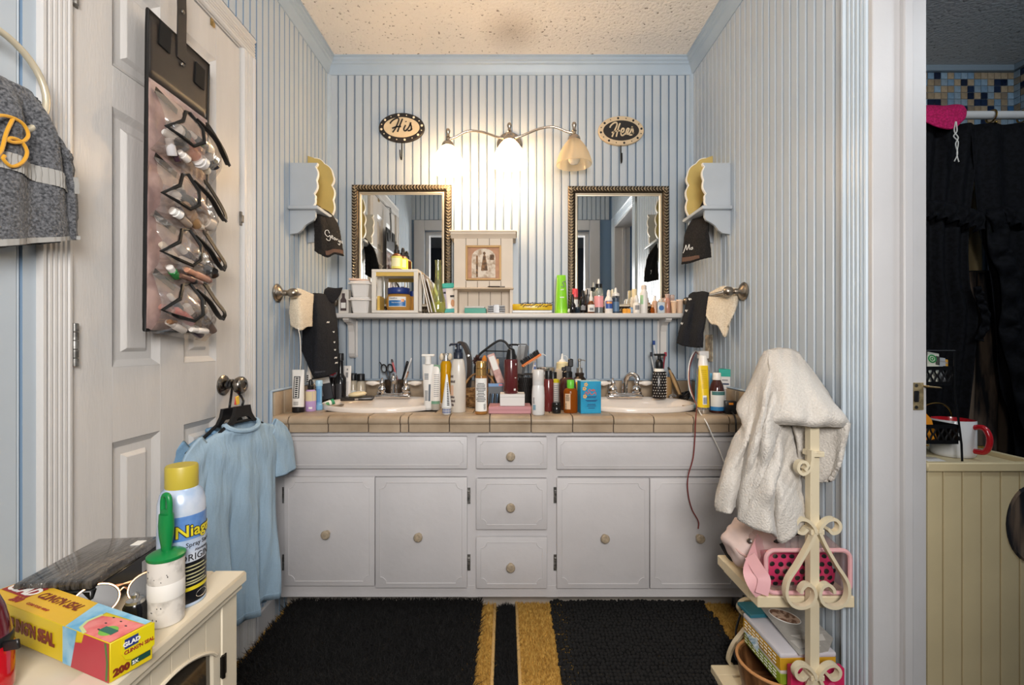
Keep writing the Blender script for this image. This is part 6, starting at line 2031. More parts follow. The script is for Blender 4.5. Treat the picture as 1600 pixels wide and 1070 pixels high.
G_ = 'toiletries on the wall shelf'
t = thing('soap_carton', 'white carton with a dark bottle printed on it at the left shelf end', 'box', sb(539))
MB().box(-0.024, 0.024, -0.02, 0.02, 0, 0.112, bev=0.001).obj('carton', plain('D6D0C8', 0.4), t)
MB().prism([(-0.014, 0.012), (-0.014, 0.062), (-0.007, 0.074), (-0.007, 0.094), (0.007, 0.094), (0.007, 0.074), (0.014, 0.062), (0.014, 0.012)], -0.0212, -0.0198, 'y').obj('printed_bottle', plain('4A3C3C', 0.5), t, smooth=False)
MB().box(-0.011, 0.011, -0.0218, -0.0208, 0.024, 0.05).obj('printed_label', print_white, t)
for k, (zz, lab) in enumerate(((0, 'lower of two stacked white plastic tubs on the wall shelf'), (0.0757, 'upper of two stacked white plastic tubs on the wall shelf'))):
    t = thing('plastic_tub', lab, 'tub', (sb(566)[0], SYv, SK + zz), group='stacked white tubs')
    rows = []
    for (w_, z) in ((0.034, 0), (0.036, 0.004), (0.043, 0.060)):
        rows.append([Vector((w_ * sx_ * 1.0, w_ * 0.95 * sy_, z)) for sx_, sy_ in ((-1, -0.8), (-0.8, -1), (0.8, -1), (1, -0.8), (1, 0.8), (0.8, 1), (-0.8, 1), (-1, 0.8))])
    mb = MB().grid(rows, closed=True).poly(rows[0], [tuple(reversed(range(8)))])
    mb.obj('tub', plain('E6E2DE', 0.3), t, smooth=False)
    MB().box(-0.052, 0.052, -0.05, 0.05, 0.058, 0.0655, bev=0.003).box(-0.044, 0.044, -0.042, 0.042, 0.065, 0.0748, bev=0.003).obj('lid', plain('E8E4E0', 0.25), t)
t = thing('packet', 'flat pinkish packet lying on the stacked white tubs', 'packet', (sb(563)[0], SYv, SK + 0.1512), rot=(0, R(2), R(8)))
MB().box(-0.046, 0.046, -0.038, 0.038, 0, 0.007, bev=0.002).obj('packet', plain('D8B8A6', 0.4), t)
MB().box(-0.048, 0.036, -0.034, 0.034, 0.007, 0.011, bev=0.002).obj('label', plain('E6D6CC', 0.4), t)
# mini step stand
t = thing('step_stand', 'miniature white and yellow step stand holding bottles on the wall shelf', 'stand', sb(621))
wd = plain('E4DED4', 0.45)
yl = plain('D8B45A', 0.5)
MB().box(-0.108, 0.108, -0.05, 0.05, 0.190, 0.203, bev=0.001).obj('top_board', wd, t)
MB().box(-0.104, 0.104, -0.046, -0.040, 0.172, 0.190).obj('front_rail', yl, t)
for sg in (-1, 1):
    MB().box(-0.108 if sg < 0 else 0.088, -0.088 if sg < 0 else 0.108, -0.05, -0.036, 0.012, 0.190, bev=0.001).obj('leg', wd, t)
    MB().box(-0.108 if sg < 0 else 0.088, -0.088 if sg < 0 else 0.108, 0.036, 0.05, 0.012, 0.190, bev=0.001).obj('leg', wd, t)
MB().box(-0.086, -0.074, -0.035, 0.04, 0.014, 0.08).obj('side_slat', yl, t)
MB().box(-0.108, 0.108, -0.05, 0.05, 0, 0.012, bev=0.001).obj('base_board', wd, t)
for (cx, yy, h, lab) in ((621, -0.012, 1.0, 'front amber dropper bottle with a pale lime label on the step stand'), (627.5, 0.026, 0.94, 'rear amber dropper bottle with a lime label on the step stand')):
    bottle('dropper_bottle', lab, 'bottle', cx, SYv, 0, [(7.4, 0), (8, 1), (8, 21 * h), (6.6, 24 * h), (4, 26 * h)], M('amber_glass', '6A3A16', 0.1, coat=0.5), [('collar', black_m, [(4.2, 26 * h), (4.2, 31 * h), (3, 32 * h)]), ('dropper_bulb', black_m, [(2.6, 31 * h), (2.8, 36 * h), (1.8, 39.5 * h), (0, 40 * h)])],
           [('label', plain('DCD86A' if h == 1 else 'D2D83A', 0.5), 8, 2, 21 * h, 100), ('label_panel', plain('E8E4B8', 0.5), 8.2, 5, 18, 50)], group='dropper bottles on the step stand', loc=(sb(cx)[0] - 0.0, SYv + yy, SK + 0.2037))
t = bottle('petroleum_jelly_jar', 'large amber jelly jar with wide blue lid inside the step stand', 'jar', 623.5, SYv, SK + 0.0126, [(15, 0), (18, 1.5), (19.6, 8), (19.4, 19), (17.4, 24), (16.4, 25.5)], M('jelly_amber', 'D8A254', 0.2, trans=0.3, ior=1.2), [('lid', M('jelly_blue', '1E3476', 0.35), [(17, 25.5), (17.4, 26), (17.4, 34), (16.6, 35), (0, 35)])],
           [('label', print_white, 19.6, 5.5, 21, 42), ('blue_panel', plain('2A6EAE'), 19.8, 6.5, 15.5, 40), ('orange_dot', plain('F0A060'), 19.9, 13, 17.5, 7, 26)], sy=0.75, n=32, loc=(sb(623.5)[0], SYv - 0.0, SK + 0.0126))
txt(t, 'Vaseline', plain('2A3A6A'), 0.011, (-0.016, 0, 0.0535), cyl=None, xd=(1, 0, 0)).location = (0, -0.0462, 0)
txt(t, 'Petroleum Jelly', print_white, 0.0078, (0, 0, 0.034), xd=(1, 0, 0)).location = (0, -0.0474, 0)
t = bottle('blue_lid_jar', 'smaller jar with blue lid behind the large amber jelly jar', 'jar', 646, 2.255, SK + 0.0126, [(6, 0), (7.5, 2), (7.5, 21), (6.5, 23)], M('jelly_amber', 'D8A254'), [('lid', M('jelly_blue', '1E3476'), [(6.6, 23), (6.8, 31), (0, 31.5)])])
# leaning magazines
for k, (cx, h, tl, c1, lab) in enumerate(((661, 0.196, -12, 'CDB089', 'tan covered booklet leaning on the step stand, nearest to it'), (665, 0.185, -13.5, '3A302A', 'dark and white booklet leaning in the middle by the step stand'), (671, 0.165, -15, 'E4DCCC', 'cream booklet leaning furthest from the step stand'))):
    t = thing('booklet', lab, 'booklet', ((cx + 12.5 - 800) / F * SYv, SYv + 0.004 * k, SK + 0.0015), rot=(0, R(tl), 0), group='booklets leaning on the step stand')
    MB().box(-0.003, 0.003, -0.05, 0.05, 0.0005, h, bev=0.0005).obj('cover', M('booklet_' + c1, c1, 0.45, var_col='8A6A4A' if k else 'E2CFAE', vs=24), t)
    MB().box(-0.0022, 0.0022, -0.0512, -0.0495, 0.002, h - 0.002).obj('page_edges', print_white, t)
# glass vase
t = bottle('bud_vase', 'slim yellow green glass bud vase with liquid on the shelf', 'vase', 684.5, SYv, SK, [(11, 0), (13, 2), (13.6, 10), (12.6, 20), (9, 31), (5.6, 44), (4.4, 60), (4.4, 76), (5, 83), (4.4, 83)], clear_mat('vase_glass', 'E2E6A8', 0.14, 0.03, 0.12), n=26)
s = SYv / F
MB().lathe([(10.6 * s, 1.5 * s), (12.4 * s, 3 * s), (13 * s, 10 * s), (12.4 * s, 17 * s)], 26).obj('liquid', M('yellow_liquid', 'D8D468', 0.1, alpha=0.7), t)
t = thing('wipes_packet', 'teal and white packet propped between the vase and the cream cabinet', 'packet', sb(704.5), rot=(R(-8), R(-4), R(12)))
rows = []
for i in range(7):
    v = i / 6
    d = 0.011 * math.sin(PI * min(1, 0.15 + v * 0.8)) + 0.0015
    rows.append([Vector((0.031 * (1 - 0.06 * math.sin(PI * v)) * math.cos(2 * PI * k / 20), d * math.sin(2 * PI * k / 20), 0.002 + 0.142 * v)) for k in range(20)])
MB().grid(rows, closed=True).poly(rows[-1], [tuple(range(20))]).poly(rows[0], [tuple(reversed(range(20)))]).obj('pouch', plain('E6DCD2', 0.3), t)
MB().box(-0.031, 0.031, -0.0125, 0.006, 0.122, 0.146, bev=0.003).obj('teal_top', plain('2AA898', 0.3), t)
MB().box(-0.031, 0.031, -0.0120, 0.004, 0.003, 0.022, bev=0.002).obj('teal_base', plain('2A9C98', 0.3), t)
MB().box(-0.029, -0.016, -0.0128, -0.0108, 0.026, 0.118).obj('side_print', plain('A8A0B8', 0.4), t)
mb = MB().box(0.002, 0.027, -0.0136, -0.0126, 0.076, 0.086).box(-0.028, -0.017, -0.0136, -0.0126, 0.094, 0.104)
mb.obj('dark_print', label_dark, t, smooth=False, kind='stuff')
MB().ell((0.012, -0.011, 0.048), 0.010, 0.003, 0.018, 2).obj('printed_photo', plain('C9946A', 0.5), t)
# inside the cream cabinet's niche
t = thing('teal_box', 'low teal box with pale lid in the cream cabinet niche', 'box', ((743.5 - 800) / F * SYv, SYv - 0.01, SK))
MB().box(-0.050, 0.050, -0.03, 0.03, 0, 0.023, bev=0.001).obj('box', plain('3A9A86', 0.4), t)
MB().box(-0.050, 0.044, -0.03, 0.03, 0.023, 0.033, bev=0.002).obj('pale_lid', plain('C8C4BE', 0.4), t)
t = thing('metal_strip_pack', 'stack of silver strips in the cream cabinet niche', 'pack', ((776 - 800) / F * SYv, SYv - 0.01, SK))
for i in range(4):
    MB().box(-0.040, 0.040, -0.025, 0.025, 0.001 + i * 0.0095, 0.007 + i * 0.0095, bev=0.001).obj('silver_strip', plain('A8AAAE', 0.45), t)
MB().box(-0.014, 0.014, -0.0262, 0.0262, 0.0005, 0.04, bev=0.001).obj('clear_band', M('clear_band', 'C8C8CC', 0.15, trans=0.6), t)
# items on its ledge
t = thing('pen', 'small dark pen lying on the cabinet ledge under the picture', 'pen', ((776 - 800) / F * 2.09, 2.176, ST + 0.1238), rot=(0, R(90), R(4)))
MB().lathe([(0.0012, -0.045), (0.003, -0.038), (0.003, 0.03), (0.002, 0.034)], 8).obj('barrel', plain('3A3230'), t)
MB().lathe([(0.0033, 0.012), (0.0033, 0.036), (0, 0.037)], 8).obj('cap', silver_m, t)
# yellow pack of pins
t = thing('yellow_pack', 'clear tray of yellow wrapped black pins on the shelf', 'pack', sb(831))
MB().box(-0.094, 0.094, -0.04, 0.04, 0, 0.014, bev=0.003).obj('tray', frost_m, t)
MB().box(-0.092, 0.094, -0.038, 0.038, 0.014, 0.043, bev=0.005, seg=2).obj('yellow_wrap', M('yellow_wrap', 'E8C832', 0.25, var_col='D8A81A', vs=30), t)
mb = MB()
rnd = random.Random(2)
for i in range(13):
    x = -0.055 + i * 0.0115
    mb.tube([(x, -0.0395, 0.030 + rnd.uniform(-.004, .006)), (x + 0.012, -0.0398, 0.036 + rnd.uniform(-.004, .006))], 0.0017, 5)
    mb.tube([(x, -0.03, 0.0445), (x + 0.014, -0.02, 0.047 + rnd.uniform(0, .006))], 0.0017, 5)
mb.obj('pins', black_m, t, kind='stuff')
t = squeeze_tube('lime green tube leaning beside the right mirror', 877, SYv, SK, 10.5, 6.8, 0, 60, plain('8AD82A', 0.35), plain('9AE03A', 0.3), [(9, 0), (9.6, 0.5), (9.6, 6)], marks=[(-0.25, 0.35, 24, 25.5), (-0.15, 0.3, 36, 37.4)], marks_mat=print_white, lab=[('pale_edge', plain('B8EC70', 0.4), -1.2, -0.7, 2, 56)])
s = SYv / F
txt(t, 'S', plain('3A5A1A'), 0.045, (0.004, -0.0155, 0.122), shear=0.3)
dark_b = M('dark_glass', '1A1616', 0.1, coat=0.5)
milk = plain('E6E2DC', 0.3)
B = lambda name, lab, cx, body, mat, parts=(), labels=(), dy=0.0, **k: bottle(name, lab, k.pop('cat', 'bottle'), cx, SYv + dy, SK, body, mat, parts, labels, **k)
t = thing('tissue', 'crumpled white tissue beside the lime green tube', 'tissue', (sb(889)[0], SYv - 0.03, SK + 0.012))
MB().ell((0, 0, 0), 0.012, 0.012, 0.012, 1).ell((0.008, 0, 0.010), 0.009, 0.007, 0.008, 1).obj('tissue', print_white, t, smooth=False)
B('dropper_bottle', 'dark dropper bottle nearest the lime green tube', 894.5, [(4.4, 0), (5, 1), (5, 12), (2.4, 17)], dark_b, [('dropper_cap', black_m, [(2.5, 17), (2.5, 24), (1.6, 29), (0, 29.5)])], dy=-0.035)
B('nail_polish', 'bottle with coral red cap behind the first dark dropper bottle', 898.5, [(4.6, 0), (5, 1), (5, 22), (4, 26)], plain('8A5A4A', 0.2), [('red_cap', plain('E8525A', 0.3), [(4.6, 26), (4.6, 38), (4, 39), (0, 39)])], [('label', print_white, 5, 10, 22, 50)], dy=0.02)
B('dropper_bottle', 'black dropper bottle with printed lines left of the amber dropper', 910.5, [(5.6, 0), (6, 1), (6, 20), (3, 26)], dark_b, [('dropper_cap', black_m, [(3, 26), (3, 31), (1.6, 36), (0, 37)])], [('label', label_gray, 6, 5, 12, 36)], dy=0.0)
B('small_black_jar', 'short dark jar wedged between the black dropper bottles', 902.5, [(3.6, 0), (4.2, 1), (4.2, 9), (0, 10)], plain('24303A', 0.2), (), (), dy=-0.03, cat='jar')
B('ear_cup', 'small black and white capped bottle behind the black dropper', 919, [(4.6, 0), (5, 1), (5, 30)], plain('4A4A4C', 0.25), [('cap', plain('C8C4C0', 0.25), [(4.4, 30), (4.4, 39), (0, 40)])], [('clip', black_m, 5, 28, 38, 14, -20)], dy=0.03)
B('dropper_bottle', 'amber dropper bottle with white label and white dropper', 923.5, [(5.2, 0), (5.6, 1), (5.6, 14), (3, 19)], M('amber_glass', '6A3A16'), [('dropper_cap', milk, [(2.8, 19), (3, 24), (1.8, 27), (1.6, 34), (0, 35)])], [('label', print_white, 5.6, 2, 13, 70), ('label_text', label_gray, 5.8, 4, 8, 30)], dy=-0.03)
B('hair_serum', 'clear bottle with pink label and tilted black white cap', 935.5, [(6.8, 0), (7.2, 1), (7.2, 27), (6.6, 36), (4.2, 40)], clear_mat('serum_glass', 'DDE2D8', 0.12, 0.04, 0.3), [('black_collar', black_m, [(5.4, 40), (5.4, 46)]), ('white_tip', milk, [(2, 46), (1.6, 52), (1, 54), (0, 54.5)])], [('pink_label', plain('E8A0A4', 0.4), 7.2, 9.5, 27, 110), ('base_tint', plain('6A6E70', 0.2), 7.1, 1, 9, 110)], dy=0.0)
B('eye_drops', 'white bottle with orange and blue label and pointed tip', 951, [(5.8, 0), (6.2, 1), (6.2, 20), (5, 24), (2.8, 26)], milk, [('tip_cap', milk, [(3, 25.5), (3, 31), (2, 36), (0, 37)])], [('blue_label', plain('3A5AA0', 0.4), 6.2, 7, 19, 60), ('orange_label', plain('E89A5A', 0.4), 6.35, 14.5, 18, 42)], dy=-0.02)
B('dropper_bottle', 'round white topped dropper bottle with dark blue label', 962, [(5.2, 0), (5.6, 1), (5.6, 22), (5.8, 24), (5.8, 27), (3, 31)], plain('3C4A5C', 0.25), [('white_cap', milk, [(5.8, 24), (5.8, 31), (2.2, 33), (1.8, 39), (0, 41)])], [('label', plain('5A7A9A', 0.4), 5.7, 3, 18, 50)], dy=0.0)
B('dropper_bottle', 'slender cream nozzle bottle hidden behind the blue labelled ones', 957, [(4.4, 0), (4.6, 26)], plain('D8CDB4', 0.3), [('nozzle', plain('E2D8BE', 0.3), [(2.2, 26), (1.8, 38), (0, 39)])], dy=0.045)
t = thing('orange_box', 'tiny orange pill box on the shelf', 'box', (sb(977)[0], SYv - 0.02, SK))
MB().box(-0.018, 0.018, -0.012, 0.012, 0, 0.021, bev=0.001).obj('box', plain('E8A02A', 0.4), t)
MB().box(-0.001, 0.001, -0.0126, 0.0126, 0, 0.0214).obj('seam', plain('B87A1A'), t)
t = thing('blue_box', 'tiny pale blue box right of the orange pill box', 'box', (sb(985.5)[0], SYv - 0.0, SK))
MB().box(-0.008, 0.010, -0.012, 0.012, 0, 0.028, bev=0.001).obj('box', plain('6A94BE', 0.4), t)
MB().box(-0.007, 0.009, -0.0126, -0.0118, 0.006, 0.02).obj('label', plain('9AB8D2'), t)
t = thing('dark_case', 'flat dark compact lying behind the orange pill box', 'case', (sb(970)[0], SYv + 0.03, SK))
MB().box(-0.02, 0.02, -0.015, 0.015, 0, 0.012, bev=0.003).obj('case', plain('2A2A30', 0.2), t)
MB().box(-0.02, 0.02, -0.0153, -0.0148, 0.0055, 0.0065).obj('seam', label_gray, t)
B('cream_bottle', 'ribbed cream bottle with ivory cap behind the small white one', 991, [(5.4, 0), (5.8, 1), (5.8, 20), (5, 26)], plain('E0D6C4', 0.3), [('ivory_cap', plain('E4D2A8', 0.35), [(3.6, 26), (3.8, 38), (3.4, 39), (0, 39)])], dy=0.03)
B('white_dropper', 'small white bottle with grey printed label and round cap', 994.5, [(5.2, 0), (5.4, 1), (5.4, 14), (3.4, 17)], milk, [('round_cap', milk, [(3, 17), (3.8, 20), (3, 25), (1.6, 28), (0, 28.5)])], [('label', label_gray, 5.4, 5, 12, 36)], dy=-0.03)
B('tall_white_bottle', 'tall slim white bottle with green stripe and pale cap', 1006, [(5.6, 0), (5.8, 1), (5.8, 32), (4, 37)], milk, [('cap', plain('E0CFC0', 0.35), [(3.6, 37), (3.6, 43), (3, 44), (0, 44)])], [('green_stripe', plain('A8CFA4', 0.4), 5.8, 14, 28, 28, -52)], dy=-0.02)
B('amber_vial', 'tiny orange vial at the foot of the tall white bottle', 1019.5, [(3, 0), (3.4, 1), (3.4, 6), (2, 9)], M('amber_liquid', 'B4601E'), [('cap', plain('D8A070', 0.3), [(2.2, 9), (2.2, 13), (0, 13.5)])], dy=-0.03)
B('peach_bottle', 'peach bottle with white nozzle left of the square blue labelled one', 1023, [(4.4, 0), (4.6, 1), (4.6, 18), (3, 20)], plain('DDB498', 0.25), [('nozzle', milk, [(2.4, 20), (1.6, 27), (0, 29)])], dy=0.01)
t = thing('square_bottle', 'square clear bottle with round blue label near the shelf end', 'bottle', (sb(1029.5)[0], SYv - 0.028, SK))
MB().box(-0.0165, 0.0165, -0.010, 0.010, 0, 0.052, bev=0.003, seg=2).obj('glass', plain('C8D0D6', 0.15), t)
MB().lathe([(0.012, 0), (0.012, 0.001), (0, 0.0012)], 20, mat=Matrix.Translation((0, -0.010, 0.024)) @ rotx).obj('blue_label', plain('3A6AA8', 0.4), t)
MB().lathe([(0.007, 0.052), (0.009, 0.054), (0.009, 0.066), (0, 0.067)], 16).obj('cap', plain('D2C4B0', 0.3), t)
for (cx, lab, h, c, dy) in ((1037, 'peach tinted perfume vial left of the clear stopper bottle', 24, 'DDB090', 0.0), (1042.5, 'coral toned perfume vial with clear stopper near the shelf end', 31, 'E0A590', 0.02)):
    B('perfume_vial', lab, cx, [(4, 0), (4.4, 1), (4.4, h * 0.7), (3, h * 0.8)], plain(c, 0.15, trans=0.3), [('stopper', plain('E6C8B8', 0.1, trans=0.4), [(3, h * 0.8), (3.4, h), (0, h + 0.5)])], dy=dy, group='perfume vials')
t = thing('clear_stopper_bottle', 'clear square stopper behind the peach cup at the shelf end', 'bottle', (sb(1052.5)[0], SYv + 0.02, SK))
MB().box(-0.012, 0.012, -0.008, 0.008, 0, 0.05, bev=0.002).obj('glass', M('peach_glass', 'E6BCA0', 0.1, trans=0.4), t)
MB().box(-0.010, 0.010, -0.006, 0.006, 0.05, 0.091, bev=0.002).obj('stopper', M('pink_glass', 'ECCFC0', 0.08, trans=0.6), t)
for (cx, lab, r0, r1, h, dy) in ((1053, 'tapered peach cup left of the plain peach cup', 3.2, 4.6, 19, -0.03), (1062, 'plain straight peach cup at the right shelf end', 4.2, 4.8, 21, -0.02)):
    B('peach_cup', lab, cx, [(r0, 0), (r0 + .2, 1), (r1, h - 1), (r1 + .4, h), (r1 - .6, h), (r0 - .4, 2), (0, 2)], plain('E8C4A2' if cx < 1060 else 'DEC0A6', 0.4), [('rim', plain('F0D6BE', 0.35), [(r1 + .1, h - 2), (r1 + .6, h - 1.4), (r1 + .5, h + .2), (r1 - .4, h + .2)])], dy=dy, cat='cup', group='peach cups')
# ---------------------------------------------------------------- cream cabinet bottom left (arched glass door facing the room)
cream_w = M('cream_wood', 'E4D8C0', 0.5, var=0.08, vs=6, bump=0.15, bs=50)
cream_d = M('cream_groove', '8E7E64', 0.8)
LT = 0.62
cbx0, cbx1 = -0.885, -0.525
lc = thing('side_cabinet', 'cream wooden cabinet with arched glass door by the closet door', 'cabinet', (0, 0, 0))
mb = MB()
mb.box(cbx0, cbx1, 0.872, 0.888, 0, LT - 0.03).box(cbx0, cbx1, 0.22, 0.236, 0, LT - 0.03).box(cbx0, cbx0 + 0.012, 0.236, 0.872, 0, LT - 0.03).box(cbx0, cbx1, 0.236, 0.872, 0.05, 0.065).box(cbx0 + 0.01, cbx1 - 0.03, 0.24, 0.87, 0.3, 0.312)
mb.obj('carcass', cream_w, lc, smooth=False)
mb = MB()
ov = 0.013
mb.box(cbx1 - 0.05, cbx1 + ov, 0.21, 0.902, LT - 0.022, LT, bev=0.004).box(cbx0 - 0.004, cbx0 + 0.05, 0.21, 0.902, LT - 0.022, LT - 0.0004, bev=0.004)
mb.box(cbx0 + 0.05, cbx1 - 0.05, 0.842, 0.902, LT - 0.022, LT - 0.0008, bev=0.003).box(cbx0 + 0.05, cbx1 - 0.05, 0.21, 0.27, LT - 0.022, LT - 0.0008, bev=0.003).box(cbx0 + 0.045, cbx1 - 0.045, 0.26, 0.85, LT - 0.022, LT - 0.008)
mb.obj('top', cream_w, lc)
MB().box(cbx1 - 0.05, cbx1 + 0.008, 0.216, 0.896, LT - 0.034, LT - 0.022, bev=0.004).obj('top_moulding', cream_w, lc)
for (a, b) in ((0.842, 0.888), (0.22, 0.266)):
    MB().box(cbx1 - 0.02, cbx1 + 0.001, a, b, 0, LT - 0.034, bev=0.002).obj('post', cream_w, lc)
MB().box(cbx1 - 0.02, cbx1, 0.266, 0.842, 0.02, 0.07).obj('bottom_rail', cream_w, lc, smooth=False)
# two doors, each planked with an arched opening
for (da, db) in ((0.556, 0.840), (0.268, 0.554)):
    dr = None
    oa, ob = da + 0.05, db - 0.014 if db > 0.7 else db - 0.05
    n = 7
    pw = (db - da) / n
    z0, z1 = 0.075, LT - 0.036

    def az(y):
        if y <= oa or y >= ob:
            return None
        u = (y - oa) / (ob - oa)
        return 0.505 + 0.042 * math.sin(PI * u) ** 0.7
    mb = MB()
    mb.box(cbx1 - 0.014, cbx1, da, oa, z0, 0.20).box(cbx1 - 0.014, cbx1, ob, db, z0, 0.20).box(cbx1 - 0.014, cbx1, oa, ob, z0, 0.20)
    dr = mb.obj('door', cream_w, lc, smooth=False)
    for i in range(n):
        a, b = da + pw * i + 0.0012, da + pw * (i + 1) - 0.0012
        ts = [a + (b - a) * k / 6 for k in range(7)]
        segs, cur = [], []
        for y_ in ts:
            cur.append((y_, az(y_)))
        low = [(y_, z if z else 0.20) for y_, z in cur]
        ol = low + [(b, z1), (a, z1)]
        MB().prism(ol, cbx1 - 0.014, cbx1 - 0.0005, 'x').obj('plank', cream_w, dr, smooth=False)
    gl = MB().box(cbx1 - 0.010, cbx1 - 0.007, oa - 0.01, ob + 0.005, 0.19, 0.54)
    gl.obj('glass_pane', M('dark_pane', '3A342C', 0.05, coat=0.6), dr)
    MB().tube([(cbx1 + 0.001, y_, az(y_)) for y_ in [oa + (ob - oa) * (0.001 + 0.998 * k / 24) for k in range(25)]], 0.003, 6).obj('arch_bead', cream_w, dr)
for z in (0.475, 0.15):
    h = MB().box(cbx1, cbx1 + 0.003, 0.838, 0.852, z - 0.018, z + 0.018).lathe([(0.0035, -0.02), (0.0035, 0.02)], 8, c=(cbx1 + 0.004, 0.841, z))
    h.obj('hinge', M('black_hinge', '1C1916', 0.4, 0.6), lc)
LK = LT + 0.0006
# spray starch can
st = thing('spray_starch_can', 'tall blue and white spray starch can with yellow cap', 'spray can', (-0.5635, 0.795, LK), rz=R(86))
r = 0.0355
sky_m = M('can_sky', 'A8BCD8', 0.25, 0.2, var_col='D8DEE8', vs=18, vlo=0.35, vhi=0.6)
MB().lathe([(r * 0.96, 0), (r, 0.002), (r, 0.004), (r * 0.985, 0.005), (r * 0.985, 0.155), (r * 0.97, 0.170), (r * 0.85, 0.186), (r * 0.66, 0.194), (r * 0.6, 0.196)], 36).obj('can', sky_m, st)
MB().lathe([(r * 0.67, 0.194), (r * 0.68, 0.196), (r * 0.68, 0.228), (r * 0.64, 0.231), (0, 0.231)], 28).obj('cap', M('mustard_cap', 'B4A23A', 0.4), st)
rc = r * 0.985
for (nm, mt, z0, z1, off) in (('blue_field', M('can_blue', '3E6CB0', 0.3, var_col='6E94C8', vs=30), 0.112, 0.152, 0.0004), ('black_field', M('can_black', '15161A', 0.3), 0.006, 0.074, 0.0004), ('yellow_stripe', M('can_yellow', 'D8C62A', 0.4), 0.027, 0.033, 0.0008)):
    MB().arc(rc + off, 78, z0, z1, 30).obj(nm, mt, st, normals=False)
ylw = M('can_yellow', 'D8C62A')
txt(st, 'Niagara', M('print_dark', '2B2A2C'), 0.027, (0, 0, 0.118), cyl=rc + 0.0008, bold=0.0016)
txt(st, 'Niagara', ylw, 0.027, (0, 0, 0.118), cyl=rc + 0.0014, bold=0.0004)
txt(st, 'Spray Starch', label_dark, 0.0105, (0, 0, 0.100), cyl=rc + 0.0008)
txt(st, 'Absolutely', label_dark, 0.006, (0, 0, 0.091), cyl=rc + 0.0008)
txt(st, 'ORIGINAL', label_dark, 0.016, (0, 0, 0.0765), cyl=rc + 0.0008)
mb = MB()
for i, (z, a, m_) in enumerate(((0.066, 30, -20), (0.060, 44, -8), (0.053, 30, -14), (0.047, 26, -14), (0.041, 30, -20), (0.037, 34, -14))):
    mb.arc(rc + 0.0009, a, z, z + 0.0022, 10, mid=m_)
mb.obj('printed_lines', M('can_print', 'B8B48A', 0.5), st, normals=False, kind='stuff')
mb = MB()
mb.tube([((rc + 0.001) * math.sin(0.30 * math.cos(g)), -(rc + 0.001) * math.cos(0.30 * math.cos(g)), 0.0165 + 0.006 * math.sin(g)) for g in [2 * PI * k / 24 for k in range(24)]], 0.0006, 4, closed=True)
mb.obj('oval_badge', silver_m, st)
# lint roller
lr = thing('lint_roller', 'green handled lint roller standing on its used white roll', 'lint roller', (-0.5475, 0.738, LK), rz=R(-20))
MB().lathe([(0.0235, 0), (0.0245, 0.001), (0.0245, 0.099), (0.0235, 0.100), (0.019, 0.100), (0.019, 0.0)], 32).obj('sticky_roll', M('lint_paper', 'D6D0C8', 0.7, var_col='8E8880', vs=38, vlo=0.28, vhi=0.5), lr)
MB().lathe([(0.0246, 0.040), (0.0249, 0.041), (0.0249, 0.064), (0.0246, 0.065)], 32, cap=False).obj('clean_strip', M('clean_paper', 'E6E2DC', 0.6), lr)
mb = MB()
rnd = random.Random(4)
for i in range(16):
    a, z = rnd.uniform(-70, 80), rnd.choice((rnd.uniform(0.005, 0.035), rnd.uniform(0.07, 0.095)))
    mb.ell((0.0246 * math.sin(R(a)), -0.0246 * math.cos(R(a)), z), rnd.uniform(.0008, .0022), 0.0004, rnd.uniform(.0008, .0018), 1)
mb.obj('lint_specks', label_dark, lr, kind='stuff')
grn = M('green_plastic', '127A3C', 0.35)
MB().lathe([(0.0255, 0.100), (0.0262, 0.1015), (0.0262, 0.105), (0.022, 0.108), (0.012, 0.111)], 32).obj('end_disc', grn, lr)
hp = [(0.0075, 0.108), (0.0085, 0.118), (0.0115, 0.135), (0.0125, 0.150), (0.0115, 0.168)]
hb = MB()
hb.lathe(hp, 20, sy=0.8)
hb.tube(catmull([Vector((-0.0075, 0, 0.164)), Vector((-0.0075, 0, 0.186)), Vector((-0.005, 0, 0.1955)), Vector((0, 0, 0.198)), Vector((0.005, 0, 0.1955)), Vector((0.0075, 0, 0.186)), Vector((0.0075, 0, 0.164))], 26), 0.0042, 10)
hb.box(-0.0095, 0.0095, -0.004, 0.004, 0.160, 0.176, bev=0.0025, seg=2)
hb.obj('handle', grn, lr)
# clear topped black palette box
pb = thing('makeup_palette', 'black flat box under clear plastic wrap on the cream cabinet', 'box', (-0.735, 0.822, LK), rz=R(6))
MB().box(-0.057, 0.057, -0.086, 0.086, 0, 0.045, bev=0.003).obj('box', M('palette_black', '161616', 0.25), pb)
MB().box(-0.058, 0.058, -0.087, 0.087, 0.045, 0.061, bev=0.005, seg=2).obj('clear_wrap', M('crinkled_wrap', '5A5652', 0.12, var_col='2E2B29', vs=25, bump=1.0, bs=28, bdist=0.01, coat=0.8, stretch=(5, 1, 1)), pb)
MB().box(0.0572, 0.0582, 0.03, 0.062, 0.016, 0.036).obj('printed_label', label_gray, pb)
MB().box(0.028, 0.044, 0.044, 0.064, 0.0605, 0.0617).obj('price_label', print_white, pb)
